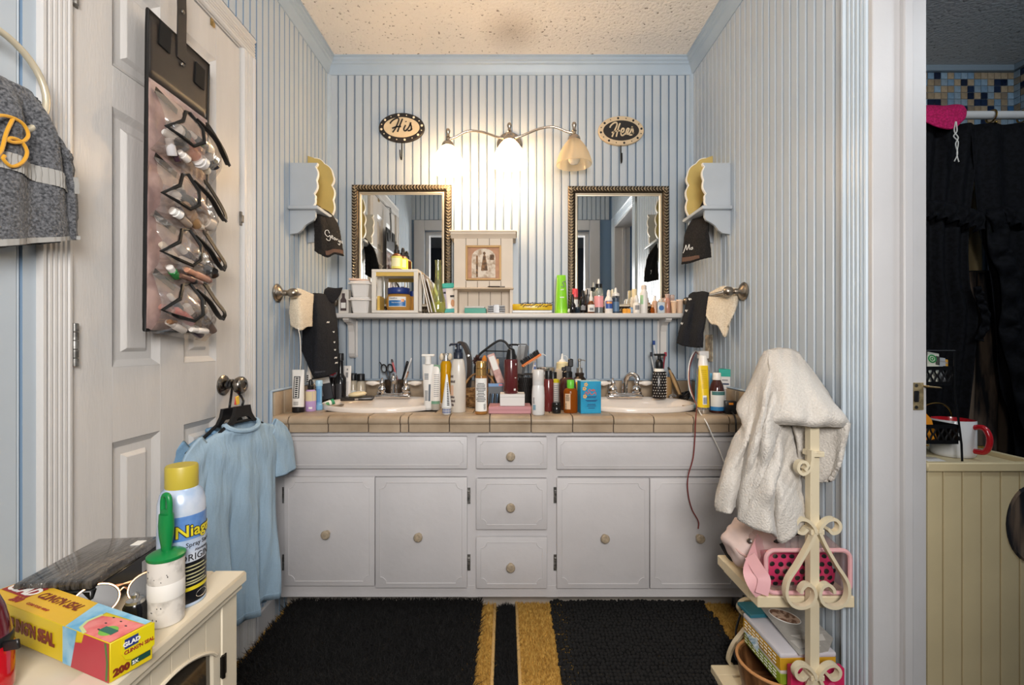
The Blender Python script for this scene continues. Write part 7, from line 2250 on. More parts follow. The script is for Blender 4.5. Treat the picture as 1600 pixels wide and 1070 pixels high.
# copper framed sunglasses
sg_ = thing('sunglasses', 'dark sunglasses with copper frames folded on the cream cabinet', 'sunglasses', (-0.640, 0.768, LK + 0.0262), rot=(R(64), R(0), R(40)))
cop = M('copper', 'B0805E', 0.22, 1.0)
for sx_ in (-1, 1):
    ring = [(sx_ * 0.034 + 0.029 * math.cos(a), 0.024 * math.sin(a), 0) for a in [2 * PI * k / 30 for k in range(30)]]
    MB().tube(ring, 0.0018, 6, closed=True).obj('rim', cop, sg_)
    MB().poly(ring, [tuple(range(30))]).obj('lens', M('dark_lens', '14100E', 0.25, spec=0.3), sg_, smooth=False)
    MB().tube(catmull([Vector((sx_ * 0.063, 0.012, 0)), Vector((sx_ * 0.066, 0.014, -0.01)), Vector((sx_ * 0.03, 0.018, -0.016)), Vector((-sx_ * 0.04, 0.012, -0.018))], 16), 0.0018, 6).obj('temple', cop, sg_)
MB().tube(catmull([Vector((-0.006, 0.004, 0)), Vector((0, 0.009, 0.001)), Vector((0.006, 0.004, 0))], 8), 0.0016, 6).obj('bridge', cop, sg_)
bk = bottle('perfume_spray', 'small black bottle with silver top beside the lint roller', 'bottle', 0, 0.72, 0, [(15, 0), (16, 1), (16, 36), (13, 42)], plain('141416', 0.15), [('silver_shoulder', silver_m, [(13, 41), (12, 46), (6, 49)]), ('silver_top', silver_m, [(5, 48), (5, 54), (2, 57), (0, 58)])], [('gold_label', gold_metal, 16, 4, 20, 8, -50)], loc=(-0.578, 0.715, LK))
# plastic wrap box
vx0, vx1 = Vector((-0.5185, 0.601, 0)), Vector((-0.500, 0.648, 0))
wdir = (vx1 - vx0).normalized()
ldir = Vector((-wdir.y, wdir.x, 0))
wb_ = thing('plastic_wrap_box', 'yellow plastic wrap carton printed with watermelon, lying on the cream cabinet', 'box', (vx0.x, vx0.y, LK + 0.0), rz=math.atan2(wdir.y, wdir.x))
# local x = across the end (0..0.05), local y = along the box (0..0.31), z up
Wd, Ln, Hh = 0.0505, 0.315, 0.051
yel = M('carton_yellow', 'DCC21E', 0.4)
MB().box(0, Wd, 0, Ln, 0, Hh, bev=0.0006).obj('carton', yel, wb_)
org_y = M('carton_orange_yellow', 'E2B42A', 0.4)
e = 0.0005
MB().poly([(0.0, 0.10, Hh + e), (Wd, 0.125, Hh + e), (Wd, Ln, Hh + e), (0, Ln, Hh + e)], [(0, 1, 2, 3)]).obj('gold_field', org_y, wb_, smooth=False, normals=False)
blu = M('carton_sky', '2E9CD0', 0.4, var_col='9CCCE4', vs=25)
MB().poly([(0.0, 0.058, Hh + e), (0.0, 0.10, Hh + e), (Wd, 0.125, Hh + e), (Wd, 0.002, Hh + e), (Wd - 0.008, 0.002, Hh + e), (Wd - 0.010, 0.085, Hh + e), (0.02, 0.085, Hh + e)], [(0, 6, 5, 2, 1), (5, 4, 3, 2)]).obj('sky_field', blu, wb_, smooth=False, normals=False)
mel = M('watermelon_red', 'D85A5E', 0.45, var_col='E88A86', vs=40)
MB().poly([(0.0, 0.001, Hh + 2 * e), (Wd - 0.009, 0.001, Hh + 2 * e), (Wd - 0.012, 0.05, Hh + 2 * e), (Wd - 0.018, 0.08, Hh + 2 * e), (0.018, 0.082, Hh + 2 * e), (0.006, 0.074, Hh + 2 * e), (0.0, 0.055, Hh + 2 * e)], [(0, 1, 2, 3, 4, 5, 6)]).obj('watermelon_top', mel, wb_, smooth=False, normals=False)
rind = MB()
rind.tube([(0.0005, 0.056, Hh + 2 * e), (0.006, 0.076, Hh + 2 * e), (0.018, 0.0845, Hh + 2 * e), (Wd - 0.016, 0.083, Hh + 2 * e)], 0.0022, sq=(0.004, 0.0006, (0, 0, 1)))
rind.obj('rind_line', M('rind', 'C8D89A', 0.5), wb_, smooth=False)
sd = MB()
for (u, v) in ((0.018, 0.03), (0.03, 0.022), (0.024, 0.055), (0.036, 0.06), (0.012, 0.048), (0.034, 0.04)):
    sd.ell((u, v, Hh + 2 * e), 0.0012, 0.0028, 0.0004, 1)
sd.obj('seeds', label_dark, wb_, kind='stuff')
MB().lathe([(0.0125, 0), (0.0125, 0.0006), (0, 0.0008)], 24, c=(0.0145, 0.031, Hh + 2 * e), sx=0.8).obj('green_badge', M('badge_green', '7AB84A', 0.4), wb_)
MB().box(0.010, 0.019, 0.018, 0.044, Hh + 2 * e, Hh + 2 * e + 0.0012).obj('badge_strip', plain('2A6A5A', 0.4), wb_)
# near long side (local x = 0)
MB().poly([(-e, 0.105, 0), (-e, 0.105, Hh), (-e, 0.072, Hh), (-e, 0.085, 0)], [(0, 1, 2, 3)]).obj('sky_side', blu, wb_, smooth=False, normals=False)
MB().poly([(-2 * e, 0.001, 0), (-2 * e, 0.001, Hh), (-2 * e, 0.055, Hh), (-2 * e, 0.06, Hh * 0.75), (-2 * e, 0.075, Hh * 0.7), (-2 * e, 0.085, 0)], [(0, 1, 2, 3, 4, 5)]).obj('watermelon_side', M('watermelon_deep', 'B83A48', 0.45), wb_, smooth=False, normals=False)
MB().tube([(-2 * e, 0.008, Hh - 0.001), (-2 * e, 0.004, Hh * 0.5), (-2 * e, 0.006, 0.002)], 0.003, sq=(0.004, 0.0006, (1, 0, 0))).obj('rind_side', M('rind_green', '4A7A3A', 0.5), wb_)
brn = M('carton_brown', '7A2E1C', 0.5)
rd = M('carton_red', '9A2A2A', 0.45)
Lx, Ux = (0, -1, 0), (1, 0, 0)
MB().poly([(0.018, 0.243, Hh + 2 * e), (0.018, 0.312, Hh + 2 * e), (0.046, 0.312, Hh + 2 * e), (0.046, 0.243, Hh + 2 * e)], [(0, 1, 2, 3)]).obj('logo_field', rd, wb_, smooth=False, normals=False)
txt(wb_, 'GLAD', print_white, 0.026, (0.0225, 0.277, Hh + 2.5 * e), Lx, Ux, bold=0.001, shear=0.2)
txt(wb_, "CLING'N SEAL", brn, 0.0185, (0.026, 0.182, Hh + 2 * e), Lx, Ux, bold=0.0004, shear=0.15, xs=0.88)
txt(wb_, '200', rd, 0.015, (0.0065, 0.250, Hh + 2 * e), Lx, Ux, bold=0.0006)
txt(wb_, 'CLEAR FOOD WRAP', rd, 0.006, (0.0095, 0.195, Hh + 2 * e), Lx, Ux)
txt(wb_, "CLING'N SEAL", brn, 0.024, (-2 * e, 0.185, 0.018), Lx, (0, 0, 1), bold=0.0012, xs=0.8)
# end face flap (faces -y local)
fl = MB()
ol = [(0.012, Hh - 0.0005), (0.012, 0.030), (0.016, 0.021), (0.024, 0.017), (0.046, 0.0165), (0.0515, 0.020), (0.0515, Hh - 0.0005)]
fl.prism(ol, -0.0028, -0.0012, 'y')
fl.obj('end_flap', M('carton_lemon', 'DCCB1A', 0.4), wb_, smooth=False)
MB().box(0.015, 0.031, -0.0034, -0.0028, 0.035, 0.0475).obj('end_logo_field', plain('2E3A7A', 0.4), wb_)
txt(wb_, 'GLAD', print_white, 0.0078, (0.023, -0.0036, 0.0385), bold=0.0003)
txt(wb_, "CLING'N SEAL", rd, 0.0068, (0.0325, -0.003, 0.0278), bold=0.0002, xs=0.85)
txt(wb_, '200', brn, 0.0125, (0.0125, -0.0006, 0.006), bold=0.0008)
MB().box(0.024, 0.047, -0.0014, -0.0004, 0.0075, 0.0145).obj('end_badge', plain('1E4A40', 0.4), wb_)
txt(wb_, '2X', print_white, 0.006, (0.028, -0.0018, 0.009), bold=0.0002)
# red bottle at the far left
rb = thing('red_bottle', 'glossy red plastic bottle with dark translucent shoulder at the cabinet edge', 'bottle', (-0.664, 0.585, LK))
MB().lathe([(0.026, 0), (0.028, 0.002), (0.028, 0.055), (0.026, 0.06)], 28).obj('body', M('glossy_red', 'B4121E', 0.12, coat=0.6), rb)
MB().lathe([(0.027, 0.058), (0.0275, 0.062), (0.0275, 0.068), (0.026, 0.07)], 28).obj('black_band', black_m, rb)
MB().lathe([(0.026, 0.069), (0.0235, 0.085), (0.019, 0.105), (0.013, 0.122), (0.011, 0.128), (0, 0.128)], 28).obj('shoulder', M('dark_red_clear', '5A1420', 0.1, coat=0.6), rb)
MB().box(-0.004, 0.016, -0.002, 0.002, -0.006, 0.006, bev=0.001, mat=Matrix.Translation((0.032, -0.002, 0.06)) @ Matrix.Rotation(R(-10), 4, 'Y')).obj('lever', black_m, rb)
# ---------------------------------------------------------------- cream metal stand by the right wall
iron_m = M('cream_iron', 'DACDB0', 0.45, 0.1, var_col='A88E6A', vs=26, vlo=0.22, vhi=0.34)
board_c = M('cream_board', 'DECFAE', 0.5, var=0.06, vs=8)
SXc = 0.757
YFp, YBp = 1.175, 1.44
rk = thing('metal_stand', 'cream scrolled metal stand with wooden shelves under the white towel', 'stand', (0, 0, 0))
for yy in (YFp, YBp):
    MB().box(SXc - 0.0115, SXc + 0.0115, yy - 0.0115, yy + 0.0115, 0.0, 0.89, bev=0.001).obj('post', iron_m, rk, smooth=False)
MB().tube(catmull([Vector((SXc, YFp, 0.885)), Vector((SXc, YFp + 0.012, 0.925)), Vector((SXc, YFp + 0.06, 0.955)), Vector((SXc, (YFp + YBp) / 2, 0.965)), Vector((SXc, YBp - 0.06, 0.955)), Vector((SXc, YBp - 0.012, 0.925)), Vector((SXc, YBp, 0.885))], 28), 0.01, sq=(0.02, 0.02, (1, 0, 0))).obj('top_arch', iron_m, rk, smooth=False)
for (z0, z1, nm) in ((0.382, 0.411, 'upper'), (0.028, 0.051, 'lower')):
    xa, xb, ya_, yb_ = (0.628, 0.876, 1.19, 1.425) if nm == 'upper' else (0.622, 0.882, 1.19, 1.46)
    sb_ = MB()
    sb_.box(xa, xb, ya_, ya_ + 0.045, z0, z1, bev=0.002).box(xa, xb, yb_ - 0.045, yb_, z0, z1, bev=0.002).box(xa, xa + 0.045, ya_ + 0.045, yb_ - 0.045, z0, z1 - 0.0003).box(xb - 0.045, xb, ya_ + 0.045, yb_ - 0.045, z0, z1 - 0.0003)
    sb_ = sb_.obj('shelf', board_c, rk, smooth=False)
    for i in range(4):
        a = ya_ + 0.047 + i * (yb_ - ya_ - 0.094) / 4
        MB().box(xa + 0.046, xb - 0.046, a + 0.001, a + (yb_ - ya_ - 0.094) / 4 - 0.001, z0, z1 - 0.006).obj('slat', board_c, sb_, smooth=False)
BAR = (0.0075, 0.017, (0, 1, 0))


def scroll(pts, Y, c0, s=3.689, ox=1090, oy=780, mirror=False, sq=BAR):
    out = []
    for u, v in pts:
        px, py = ox + u / s, oy + v / s
        if mirror:
            px = 2 * c0 - px
        out.append(P(px, py, Y))
    return MB().tube(catmull(out, len(pts) * 4), 0.005, sq=sq)


low = [(697, 190), (735, 270), (795, 375), (852, 465), (862, 545), (832, 600), (778, 618), (722, 598), (697, 550), (710, 502), (745, 486), (772, 508), (780, 535)]
upp = [(694, 190), (705, 155), (742, 118), (785, 112), (811, 142), (802, 178), (768, 190), (744, 166)]
c0 = 1090 + 684 / 3.689
Ysc = 1.157
for mir in (False, True):
    scroll(low, Ysc, c0, mirror=mir).obj('scroll', iron_m, rk)
    scroll(upp, Ysc, c0, mirror=mir).obj('scroll', iron_m, rk)
    scroll([(u, v + 838) for u, v in upp], Ysc, c0, mirror=mir).obj('scroll', iron_m, rk)
    scroll([(u, v + 838) for u, v in low[:7]], Ysc, c0, mirror=mir).obj('scroll', iron_m, rk)
cl = [(u, v) for u, v in ((588, 545), (586, 600), (568, 645), (540, 660), (518, 635), (528, 604), (556, 602), (566, 626), (550, 640))]
scroll(cl, Ysc, c0, s=3.148, ox=1080, oy=530).obj('scroll', iron_m, rk)
for py in (709, 830, 1057):
    z = CZ - (py - 535) / F * 1.16
    MB().box(SXc - 0.017, SXc + 0.017, YFp - 0.0225, YFp + 0.013, z - 0.0065, z + 0.0065, bev=0.001).obj('clip_band', iron_m, rk, smooth=False)
bk_up = [(300, 640), (296, 605), (268, 578), (228, 590), (210, 625), (228, 655), (256, 648), (272, 628)]
bk_lo = [(300, 650), (285, 700), (235, 765), (185, 830), (158, 890), (152, 935), (178, 960)]
bk_cu = [(296, 925), (285, 890), (258, 874), (230, 886), (220, 918)]
cb = 800 + SXc / YBp * F
for mir in (False, True):
    for q in (bk_up, bk_lo, bk_cu):
        q2 = [(u + (cb - 1090) * 3.689 - 322 + 6, v) for u, v in q]
        scroll(q2, YBp + 0.018, cb, mirror=mir).obj('scroll', iron_m, rk)
MB().box(SXc - 0.017, SXc + 0.017, YBp - 0.013, YBp + 0.024, 0.226, 0.24, bev=0.001).obj('clip_band', iron_m, rk, smooth=False)

# ---------------------------------------------------------------- white bath towel heaped over the stand
bt = thing('bath_towel', 'big white terry bath towel heaped over the cream metal stand', 'towel', (0, 0, 0))
cap_ = [S((1200, 548, 1.30), (1203, 580, 1.24), (1206, 620, 1.20), (1205, 652, 1.175), (1208, 663, 1.19)),
        S((1215, 546, 1.30), (1224, 580, 1.215), (1231, 620, 1.165), (1236, 650, 1.142), (1237, 662, 1.160)),
        S((1230, 546, 1.30), (1244, 580, 1.215), (1257, 620, 1.170), (1266, 654, 1.140), (1267, 665, 1.152)),
        S((1243, 550, 1.30), (1264, 590, 1.215), (1281, 625, 1.160), (1297, 654, 1.130), (1299, 665, 1.152)),
        S((1252, 560, 1.31), (1280, 600, 1.24), (1300, 630, 1.19), (1319, 654, 1.148), (1320, 668, 1.160)),
        S((1256, 566, 1.34), (1285, 605, 1.31), (1306, 638, 1.27), (1324, 662, 1.20), (1319, 680, 1.18))]
pouch = [S((1238, 652, 1.20), (1246, 690, 1.21), (1250, 735, 1.215), (1256, 748, 1.215)),
         S((1258, 654, 1.205), (1262, 700, 1.225), (1266, 740, 1.22), (1270, 749, 1.22)),
         S((1280, 655, 1.205), (1282, 700, 1.205), (1283, 742, 1.205), (1284, 752, 1.21)),
         S((1302, 655, 1.18), (1306, 700, 1.18), (1301, 735, 1.185), (1295, 752, 1.20)),
         S((1324, 661, 1.160), (1320, 690, 1.16), (1312, 722, 1.165), (1300, 750, 1.185)),
         S((1324, 663, 1.22), (1318, 690, 1.23), (1310, 720, 1.24), (1300, 745, 1.25))]
casc = [S((1190, 566, 1.40), (1170, 606, 1.38), (1155, 634, 1.34), (1166, 655, 1.31), (1150, 690, 1.27), (1130, 740, 1.24), (1119, 780, 1.225), (1121, 797, 1.225)),
        S((1192, 556, 1.36), (1172, 604, 1.31), (1154, 640, 1.275), (1164, 662, 1.26), (1148, 695, 1.235), (1131, 745, 1.21), (1128, 780, 1.20), (1129, 800, 1.20)),
        S((1196, 550, 1.32), (1182, 600, 1.27), (1172, 642, 1.235), (1166, 680, 1.205), (1153, 715, 1.195), (1146, 750, 1.185), (1141, 778, 1.185), (1139, 801, 1.185)),
        S((1203, 548, 1.30), (1190, 600, 1.245), (1184, 640, 1.215), (1174, 680, 1.205), (1163, 715, 1.21), (1158, 745, 1.215), (1152, 772, 1.215), (1151, 792, 1.22)),
        S((1212, 547, 1.30), (1200, 600, 1.21), (1194, 640, 1.165), (1183, 680, 1.155), (1173, 715, 1.16), (1166, 750, 1.175), (1158, 780, 1.185), (1156, 812, 1.185)),
        S((1217, 547, 1.30), (1208, 600, 1.225), (1197, 638, 1.195), (1190, 680, 1.185), (1184, 715, 1.175), (1177, 750, 1.165), (1170, 785, 1.165), (1166, 818, 1.165)),
        S((1222, 547, 1.30), (1215, 600, 1.215), (1204, 645, 1.16), (1196, 685, 1.145), (1192, 725, 1.155), (1188, 760, 1.145), (1182, 790, 1.15), (1180, 826, 1.15)),
        S((1232, 548, 1.31), (1226, 600, 1.23), (1216, 650, 1.195), (1210, 690, 1.18), (1206, 730, 1.145), (1203, 765, 1.13), (1202, 795, 1.135), (1203, 832, 1.130)),
        S((1236, 549, 1.315), (1231, 605, 1.25), (1223, 655, 1.21), (1217, 695, 1.17), (1213, 735, 1.155), (1211, 770, 1.165), (1209, 800, 1.17), (1212, 838, 1.165)),
        S((1240, 550, 1.32), (1236, 610, 1.26), (1230, 655, 1.225), (1224, 700, 1.205), (1221, 740, 1.18), (1220, 770, 1.155), (1219, 800, 1.145), (1224, 848, 1.15)),
        S((1246, 556, 1.33), (1244, 620, 1.28), (1240, 670, 1.24), (1236, 712, 1.21), (1236, 745, 1.19), (1237, 770, 1.165), (1238, 795, 1.155), (1243, 832, 1.15)),
        S((1250, 565, 1.34), (1252, 630, 1.30), (1250, 680, 1.26), (1250, 720, 1.235), (1251, 745, 1.22), (1252, 770, 1.20), (1254, 790, 1.19), (1258, 816, 1.18))]
rnd = random.Random(8)


def crumple(rows, a=0.004):
    for j, r in enumerate(rows):
        for i, p in enumerate(r):
            w_ = math.sin(j * 0.31 + i * 0.22) * math.sin(i * 0.35 - j * 0.12 + 1) + 0.6 * math.sin(i * 0.55 + j * 0.4)
            p.y += a * w_ + rnd.uniform(-0.0006, 0.0006)
            p.x += rnd.uniform(-0.0006, 0.0006)
    return rows


mb = MB()
rc_ = crumple(loft(casc, 56, 80), 0.003)
for j, r in enumerate(rc_):
    for i, p in enumerate(r):
        p.y -= 0.008 * math.sin(i * 0.42 + j * 0.30) ** 3 * min(1, j / 20) * max(0.0, 1 - abs(j - 30) / 30)
mb.grid(rc_)
mb.grid(crumple(loft(cap_, 34, 48), 0.003))
mb.grid(crumple(loft(pouch, 28, 40), 0.003))
back_ = [S((1200, 548, 1.30), (1195, 600, 1.42), (1190, 650, 1.44)), S((1225, 546, 1.30), (1225, 590, 1.44), (1222, 650, 1.46)), S((1256, 566, 1.34), (1262, 610, 1.44), (1262, 660, 1.45))]
mb.grid(loft(back_, 14, 20))
mb.obj('cloth', white_t, bt, solid=0.009)

# ---------------------------------------------------------------- things on the stand's upper shelf
US = 0.4116
pink_m = M('pink_trim', 'DCA8AC', 0.4)
cc = thing('clear_case', 'clear zip case with pink trim holding the dotted pouch on the stand', 'case', (0, 0, 0))
rx0, rx1, rz0, rz1 = 0.652, 0.868, US + 0.006, 0.527


def rrect(x0, x1, z0, z1, y, r=0.022, n=6):
    out = []
    for cx_, cz_, a0 in ((x1 - r, z0 + r, -90), (x1 - r, z1 - r, 0), (x0 + r, z1 - r, 90), (x0 + r, z0 + r, 180)):
        out += [Vector((cx_ + r * math.cos(R(a0 + 90 * k / n)), y, cz_ + r * math.sin(R(a0 + 90 * k / n)))) for k in range(n + 1)]
    return out


MB().tube(rrect(rx0, rx1, rz0, rz1, 1.196), 0.0055, 8, closed=True).obj('front_piping', pink_m, cc)
MB().tube(rrect(rx0 + 0.004, rx1 - 0.002, rz0, rz1 + 0.012, 1.36), 0.0055, 8, closed=True).obj('rear_piping', pink_m, cc)
MB().poly(rrect(rx0, rx1, rz0, rz1, 1.197), [tuple(range(28))]).obj('front_panel', clear_mat('case_clear', 'FFFFFF', 0.03, 0.08, 0.0), cc, smooth=False)
a_, b_ = rrect(rx0, rx1, rz0, rz1, 1.20), rrect(rx0 + 0.004, rx1 - 0.002, rz0, rz1 + 0.012, 1.355)
MB().grid([a_, [p.lerp(q, 0.5) + Vector((0, 0, 0.006)) for p, q in zip(a_, b_)], b_], closed=True).obj('clear_side', M('case_side', 'B89A9A', 0.15, alpha=0.45), cc)
MB().tube([(0.69, 1.22, rz1 + 0.010), (0.74, 1.25, rz1 + 0.018), (0.83, 1.27, rz1 + 0.014)], 0.0045, sq=(0.010, 0.004, (0, 0, 1))).obj('zipper', bind_m, cc)
pc = thing('dotted_pouch', 'hot pink pouch with black dots inside the clear case', 'pouch', (0, 0, 0))
px0_, px1_, pz0, pz1 = 0.662, 0.858, US + 0.004, 0.503
rows = []
for i in range(9):
    v = i / 8
    d = 0.020 * math.sin(PI * (0.1 + 0.8 * v)) + 0.004
    rows.append([Vector(((px0_ + px1_) / 2 + (px1_ - px0_) / 2 * math.copysign(abs(math.cos(2 * PI * k / 32)) ** 0.35, math.cos(2 * PI * k / 32)) * (1 - 0.03 * v), 1.245 + d * math.copysign(abs(math.sin(2 * PI * k / 32)) ** 0.6, math.sin(2 * PI * k / 32)), pz0 + (pz1 - pz0) * v)) for k in range(32)])
MB().grid(rows, closed=True).poly(rows[-1], [tuple(range(32))]).poly(rows[0], [tuple(reversed(range(32)))]).obj('pouch', M('hot_pink', 'C42E5E', 0.6, bump=0.3, bs=300), pc)
dm = MB()
for i in range(5):
    for j in range(9):
        x_ = px0_ + 0.012 + j * 0.0215 + (0.0107 if i % 2 else 0)
        if x_ > px1_ - 0.010:
            continue
        v = (0.010 + i * 0.0172) / (pz1 - pz0)
        d = 0.020 * math.sin(PI * (0.1 + 0.8 * v)) + 0.004
        edge_ = max(0, abs(x_ - (px0_ + px1_) / 2) / ((px1_ - px0_) / 2))
        d *= (1 - edge_ ** 6) ** 0.5
        dm.ell((x_, 1.245 - d - 0.0002, pz0 + 0.010 + i * 0.0172), 0.0072, 0.0018, 0.0072, 2)
dm.obj('dots', M('dot_black', '101012', 0.6), pc, kind='stuff')
MB().tube([(px0_ + 0.008, 1.238, pz1 + 0.001), ((px0_ + px1_) / 2, 1.236, pz1 + 0.002), (px1_ - 0.006, 1.238, pz1 + 0.001)], 0.004, 7).obj('zipper', M('hot_pink_zip', 'E0356C', 0.4), pc)
MB().box(0.838, 0.846, 1.2185, 1.2205, 0.468, 0.496, bev=0.001).obj('zip_pull', silver_m, pc)
bp_ = thing('pink_bag', 'soft pale pink padded bag squashed under the white towel', 'bag', (0.693, 1.335, US + 0.012))
blob = bmesh.new()
bmesh.ops.create_icosphere(blob, subdivisions=4, radius=1)
for v in blob.verts:
    c = v.co
    n_ = 0.06 * math.sin(c.x * 6 + 1) * math.sin(c.z * 5) + 0.05 * math.sin(c.y * 7 + c.z * 4) + 0.03 * math.sin(c.x * 13 + c.z * 9)
    f_ = 1 + n_
    c.x, c.y, c.z = c.x * 0.082 * f_, c.y * 0.075 * f_, max(-0.058, c.z * 0.075 * f_) + 0.058
mb = MB()
mb.merge(blob)
mb.obj('padded_body', M('blush_fabric', 'E6CFC8', 0.7, var=0.06, vs=10, bump=0.3, bs=60), bp_)
MB().tube(catmull([Vector((-0.074, -0.02, 0.075)), Vector((-0.06, -0.058, 0.055)), Vector((0.0, -0.077, 0.05)), Vector((0.06, -0.06, 0.055))], 14), 0.003, 7).obj('seam', M('blush_seam', 'D0AEA8', 0.6), bp_)
MB().lathe([(0.007, 0), (0.0055, 0.002), (0.003, 0.001), (0, 0.001)], 12, mat=Matrix.Translation((-0.044, -0.062, 0.094)) @ Matrix.Rotation(R(65), 4, 'X')).obj('eyelet', steel_m, bp_)
sp_ = thing('pink_strap', 'folded pink webbing strap hanging beside the clear case', 'strap', (0, 0, 0))
MB().tube(catmull([P(1190, 842, 1.27), P(1178, 870, 1.235), P(1172, 893, 1.21), P(1180, 915, 1.19), P(1190, 928, 1.185)], 20), 0.01, sq=(0.034, 0.003, (0.3, 1, 0.2))).obj('webbing', pink_m, sp_)
MB().tube(catmull([P(1172, 868, 1.225), P(1185, 890, 1.195), P(1194, 905, 1.182), P(1190, 928, 1.178)], 16), 0.01, sq=(0.030, 0.003, (0.3, 1, 0.2))).obj('webbing_end', pink_m, sp_)
ch = thing('black_strap', 'black woven strap on the back edge of the stand shelf', 'strap', (0, 0, 0))
MB().tube(catmull([P(1128, 848, 1.415), P(1140, 868, 1.395), P(1155, 880, 1.37), P(1166, 886, 1.345), P(1170, 880, 1.33)], 26), 0.009, 8).obj('strap', M('black_web', '17161A', 0.7, bump=0.8, bs=120), ch)
MB().lathe([(0.012, -0.004), (0.012, 0.004)], 14, mat=Matrix.Translation(P(1166, 884, 1.34)) @ rotx).obj('buckle', black_m, ch)
bd = thing('black_band_roll', 'dark rolled headband tucked behind the stand post', 'headband', P(1262, 806, 1.29))
MB().tube([(0.024 * math.cos(a), 0.012 * math.sin(a), 0.018 * math.sin(a)) for a in [2 * PI * k / 26 for k in range(26)]], 0.009, 9, closed=True).obj('band', M('headband_black', '1A1A1C', 0.7), bd)
# ---------------------------------------------------------------- things on the stand's lower shelf
LS = 0.0516
bw_ = thing('wooden_bowl', 'round brown wooden tray bowl under the boxes on the lower shelf', 'bowl', (0.745, 1.31, LS))
MB().lathe([(0.07, 0), (0.088, 0.02), (0.098, 0.07), (0.102, 0.105), (0.104, 0.110), (0.100, 0.112), (0.094, 0.107), (0.086, 0.03), (0, 0.02)], 40).obj('bowl', M('walnut_wood', '8A5E3A', 0.4, var_col='5E3C22', vs=14, stretch=(1, 6, 1)), bw_)
MB().tube([(0.102 * math.cos(a), 0.102 * math.sin(a), 0.111) for a in [2 * PI * k / 44 for k in range(44)]], 0.0045, 8, closed=True).obj('rim', M('light_rim', 'C08A58', 0.4), bw_)


def spine_box(label, x0, x1, y0, y1, z0, z1, top, spine, nm, rz):
    cx_, cy_ = (x0 + x1) / 2, (y0 + y1) / 2
    t = thing(nm, label, 'box', (cx_, cy_, z0), rz=rz)
    hx, hy, h = (x1 - x0) / 2, (y1 - y0) / 2, z1 - z0
    MB().box(-hx + 0.001, hx - 0.001, -hy + 0.001, hy - 0.001, 0, h * 0.72, bev=0.001).obj('coloured_base', spine, t)
    MB().box(-hx, hx, -hy, hy, h * 0.70, h, bev=0.004, seg=2).obj('lid', top, t)
    mb = MB()
    for i in range(3):
        for j in range(8):
            mb.box(-hx - 0.0002, -hx + 0.0012, -hy + 0.02 + j * 0.02, -hy + 0.034 + j * 0.02, h * (0.14 + 0.2 * i), h * (0.20 + 0.2 * i))
    mb.obj('printed_lines', print_white, t, smooth=False, kind='stuff')
    return t


spine_box('lime green printed box stacked under the white lidded box', 0.698, 0.846, 1.22, 1.40, 0.1645, 0.204, M('box_cream', 'D8D2C6', 0.5), M('lime_spine', '8AA02A', 0.5), 'green_box', R(2))
spine_box('white lidded box with mustard spine on top of the lime green box', 0.695, 0.846, 1.216, 1.40, 0.2046, 0.25, M('box_lilac_white', 'CFCCD2', 0.35), M('mustard_spine', 'C89A24', 0.5), 'white_lidded_box', R(2))
pkb = thing('pink_box', 'bright pink spotted box standing in front of the stacked boxes', 'box', (0.782, 1.2, LS))
MB().box(-0.068, 0.068, -0.0095, 0.0095, 0, 0.176, bev=0.001).obj('box', M('box_pink', 'C8245A', 0.45), pkb)
mb = MB()
for (u, v) in ((-0.04, 0.15), (0.05, 0.158), (0.035, 0.13), (-0.01, 0.12), (-0.045, 0.10), (0.05, 0.09), (0.01, 0.08)):
    mb.lathe([(0.010, 0), (0.010, 0.0008), (0, 0.0009)], 16, mat=Matrix.Translation((u, -0.0095, v)) @ rotx)
mb.obj('pale_spots', M('box_pink_pale', 'D8507E', 0.45), pkb, kind='stuff')
ev = thing('torn_envelope', 'torn grey cardboard envelope with an oval photo window on the boxes', 'envelope', (0, 0, 0))
q = S((1188, 950, 1.385), (1255, 953, 1.385), (1302, 1000, 1.27), (1294, 1020, 1.222), (1249, 1026, 1.205))
q = [p + Vector((0, 0, 0.004)) for p in q]
card_m = M('gray_card', 'ACA8A2', 0.8, var=0.1, vs=60)
MB().poly(q, [(0, 1, 2, 3, 4)]).obj('back_sheet', card_m, ev, smooth=False, solid=0.0025)
q2 = [p + Vector((0, 0, 0.006)) for p in S((1191, 953, 1.38), (1250, 957, 1.38), (1290, 990, 1.29), (1262, 992, 1.285), (1240, 985, 1.30), (1228, 997, 1.28))]
MB().poly(q2, [(0, 1, 2, 3, 4, 5)]).obj('front_flap', card_m, ev, smooth=False, solid=0.002)
for (pts, dz) in ((((1236, 998, 1.272), (1285, 996, 1.27), (1290, 1006, 1.25), (1262, 1008, 1.25)), 0.010), (((1233, 1005, 1.255), (1270, 1006, 1.25), (1283, 1014, 1.23), (1250, 1018, 1.225)), 0.008)):
    MB().poly([p + Vector((0, 0, dz)) for p in S(*pts)], [(0, 1, 2, 3)]).obj('torn_flap', M('torn_card', 'C2BEB8', 0.85), ev, smooth=False, solid=0.0015)
cpt = P(1226, 968, 1.345) + Vector((0, 0, 0.010))
nx_, ny_ = Vector((0.035, -0.008, -0.001)), Vector((-0.006, 0.030, 0.004))
ov_ = [cpt + nx_ * math.cos(2 * PI * k / 24) + ny_ * math.sin(2 * PI * k / 24) for k in range(24)]
MB().poly(ov_, [tuple(range(24))]).obj('oval_photo', M('photo_brown', '8A6450', 0.4, var_col='D8B8A0', vs=70, vlo=0.45, vhi=0.55), ev, smooth=False)
MB().tube(ov_, 0.0014, 5, closed=True).obj('oval_edge', print_white, ev)
pp = thing('folded_paper', 'white folded paper standing behind the torn envelope', 'paper', (0, 0, 0))
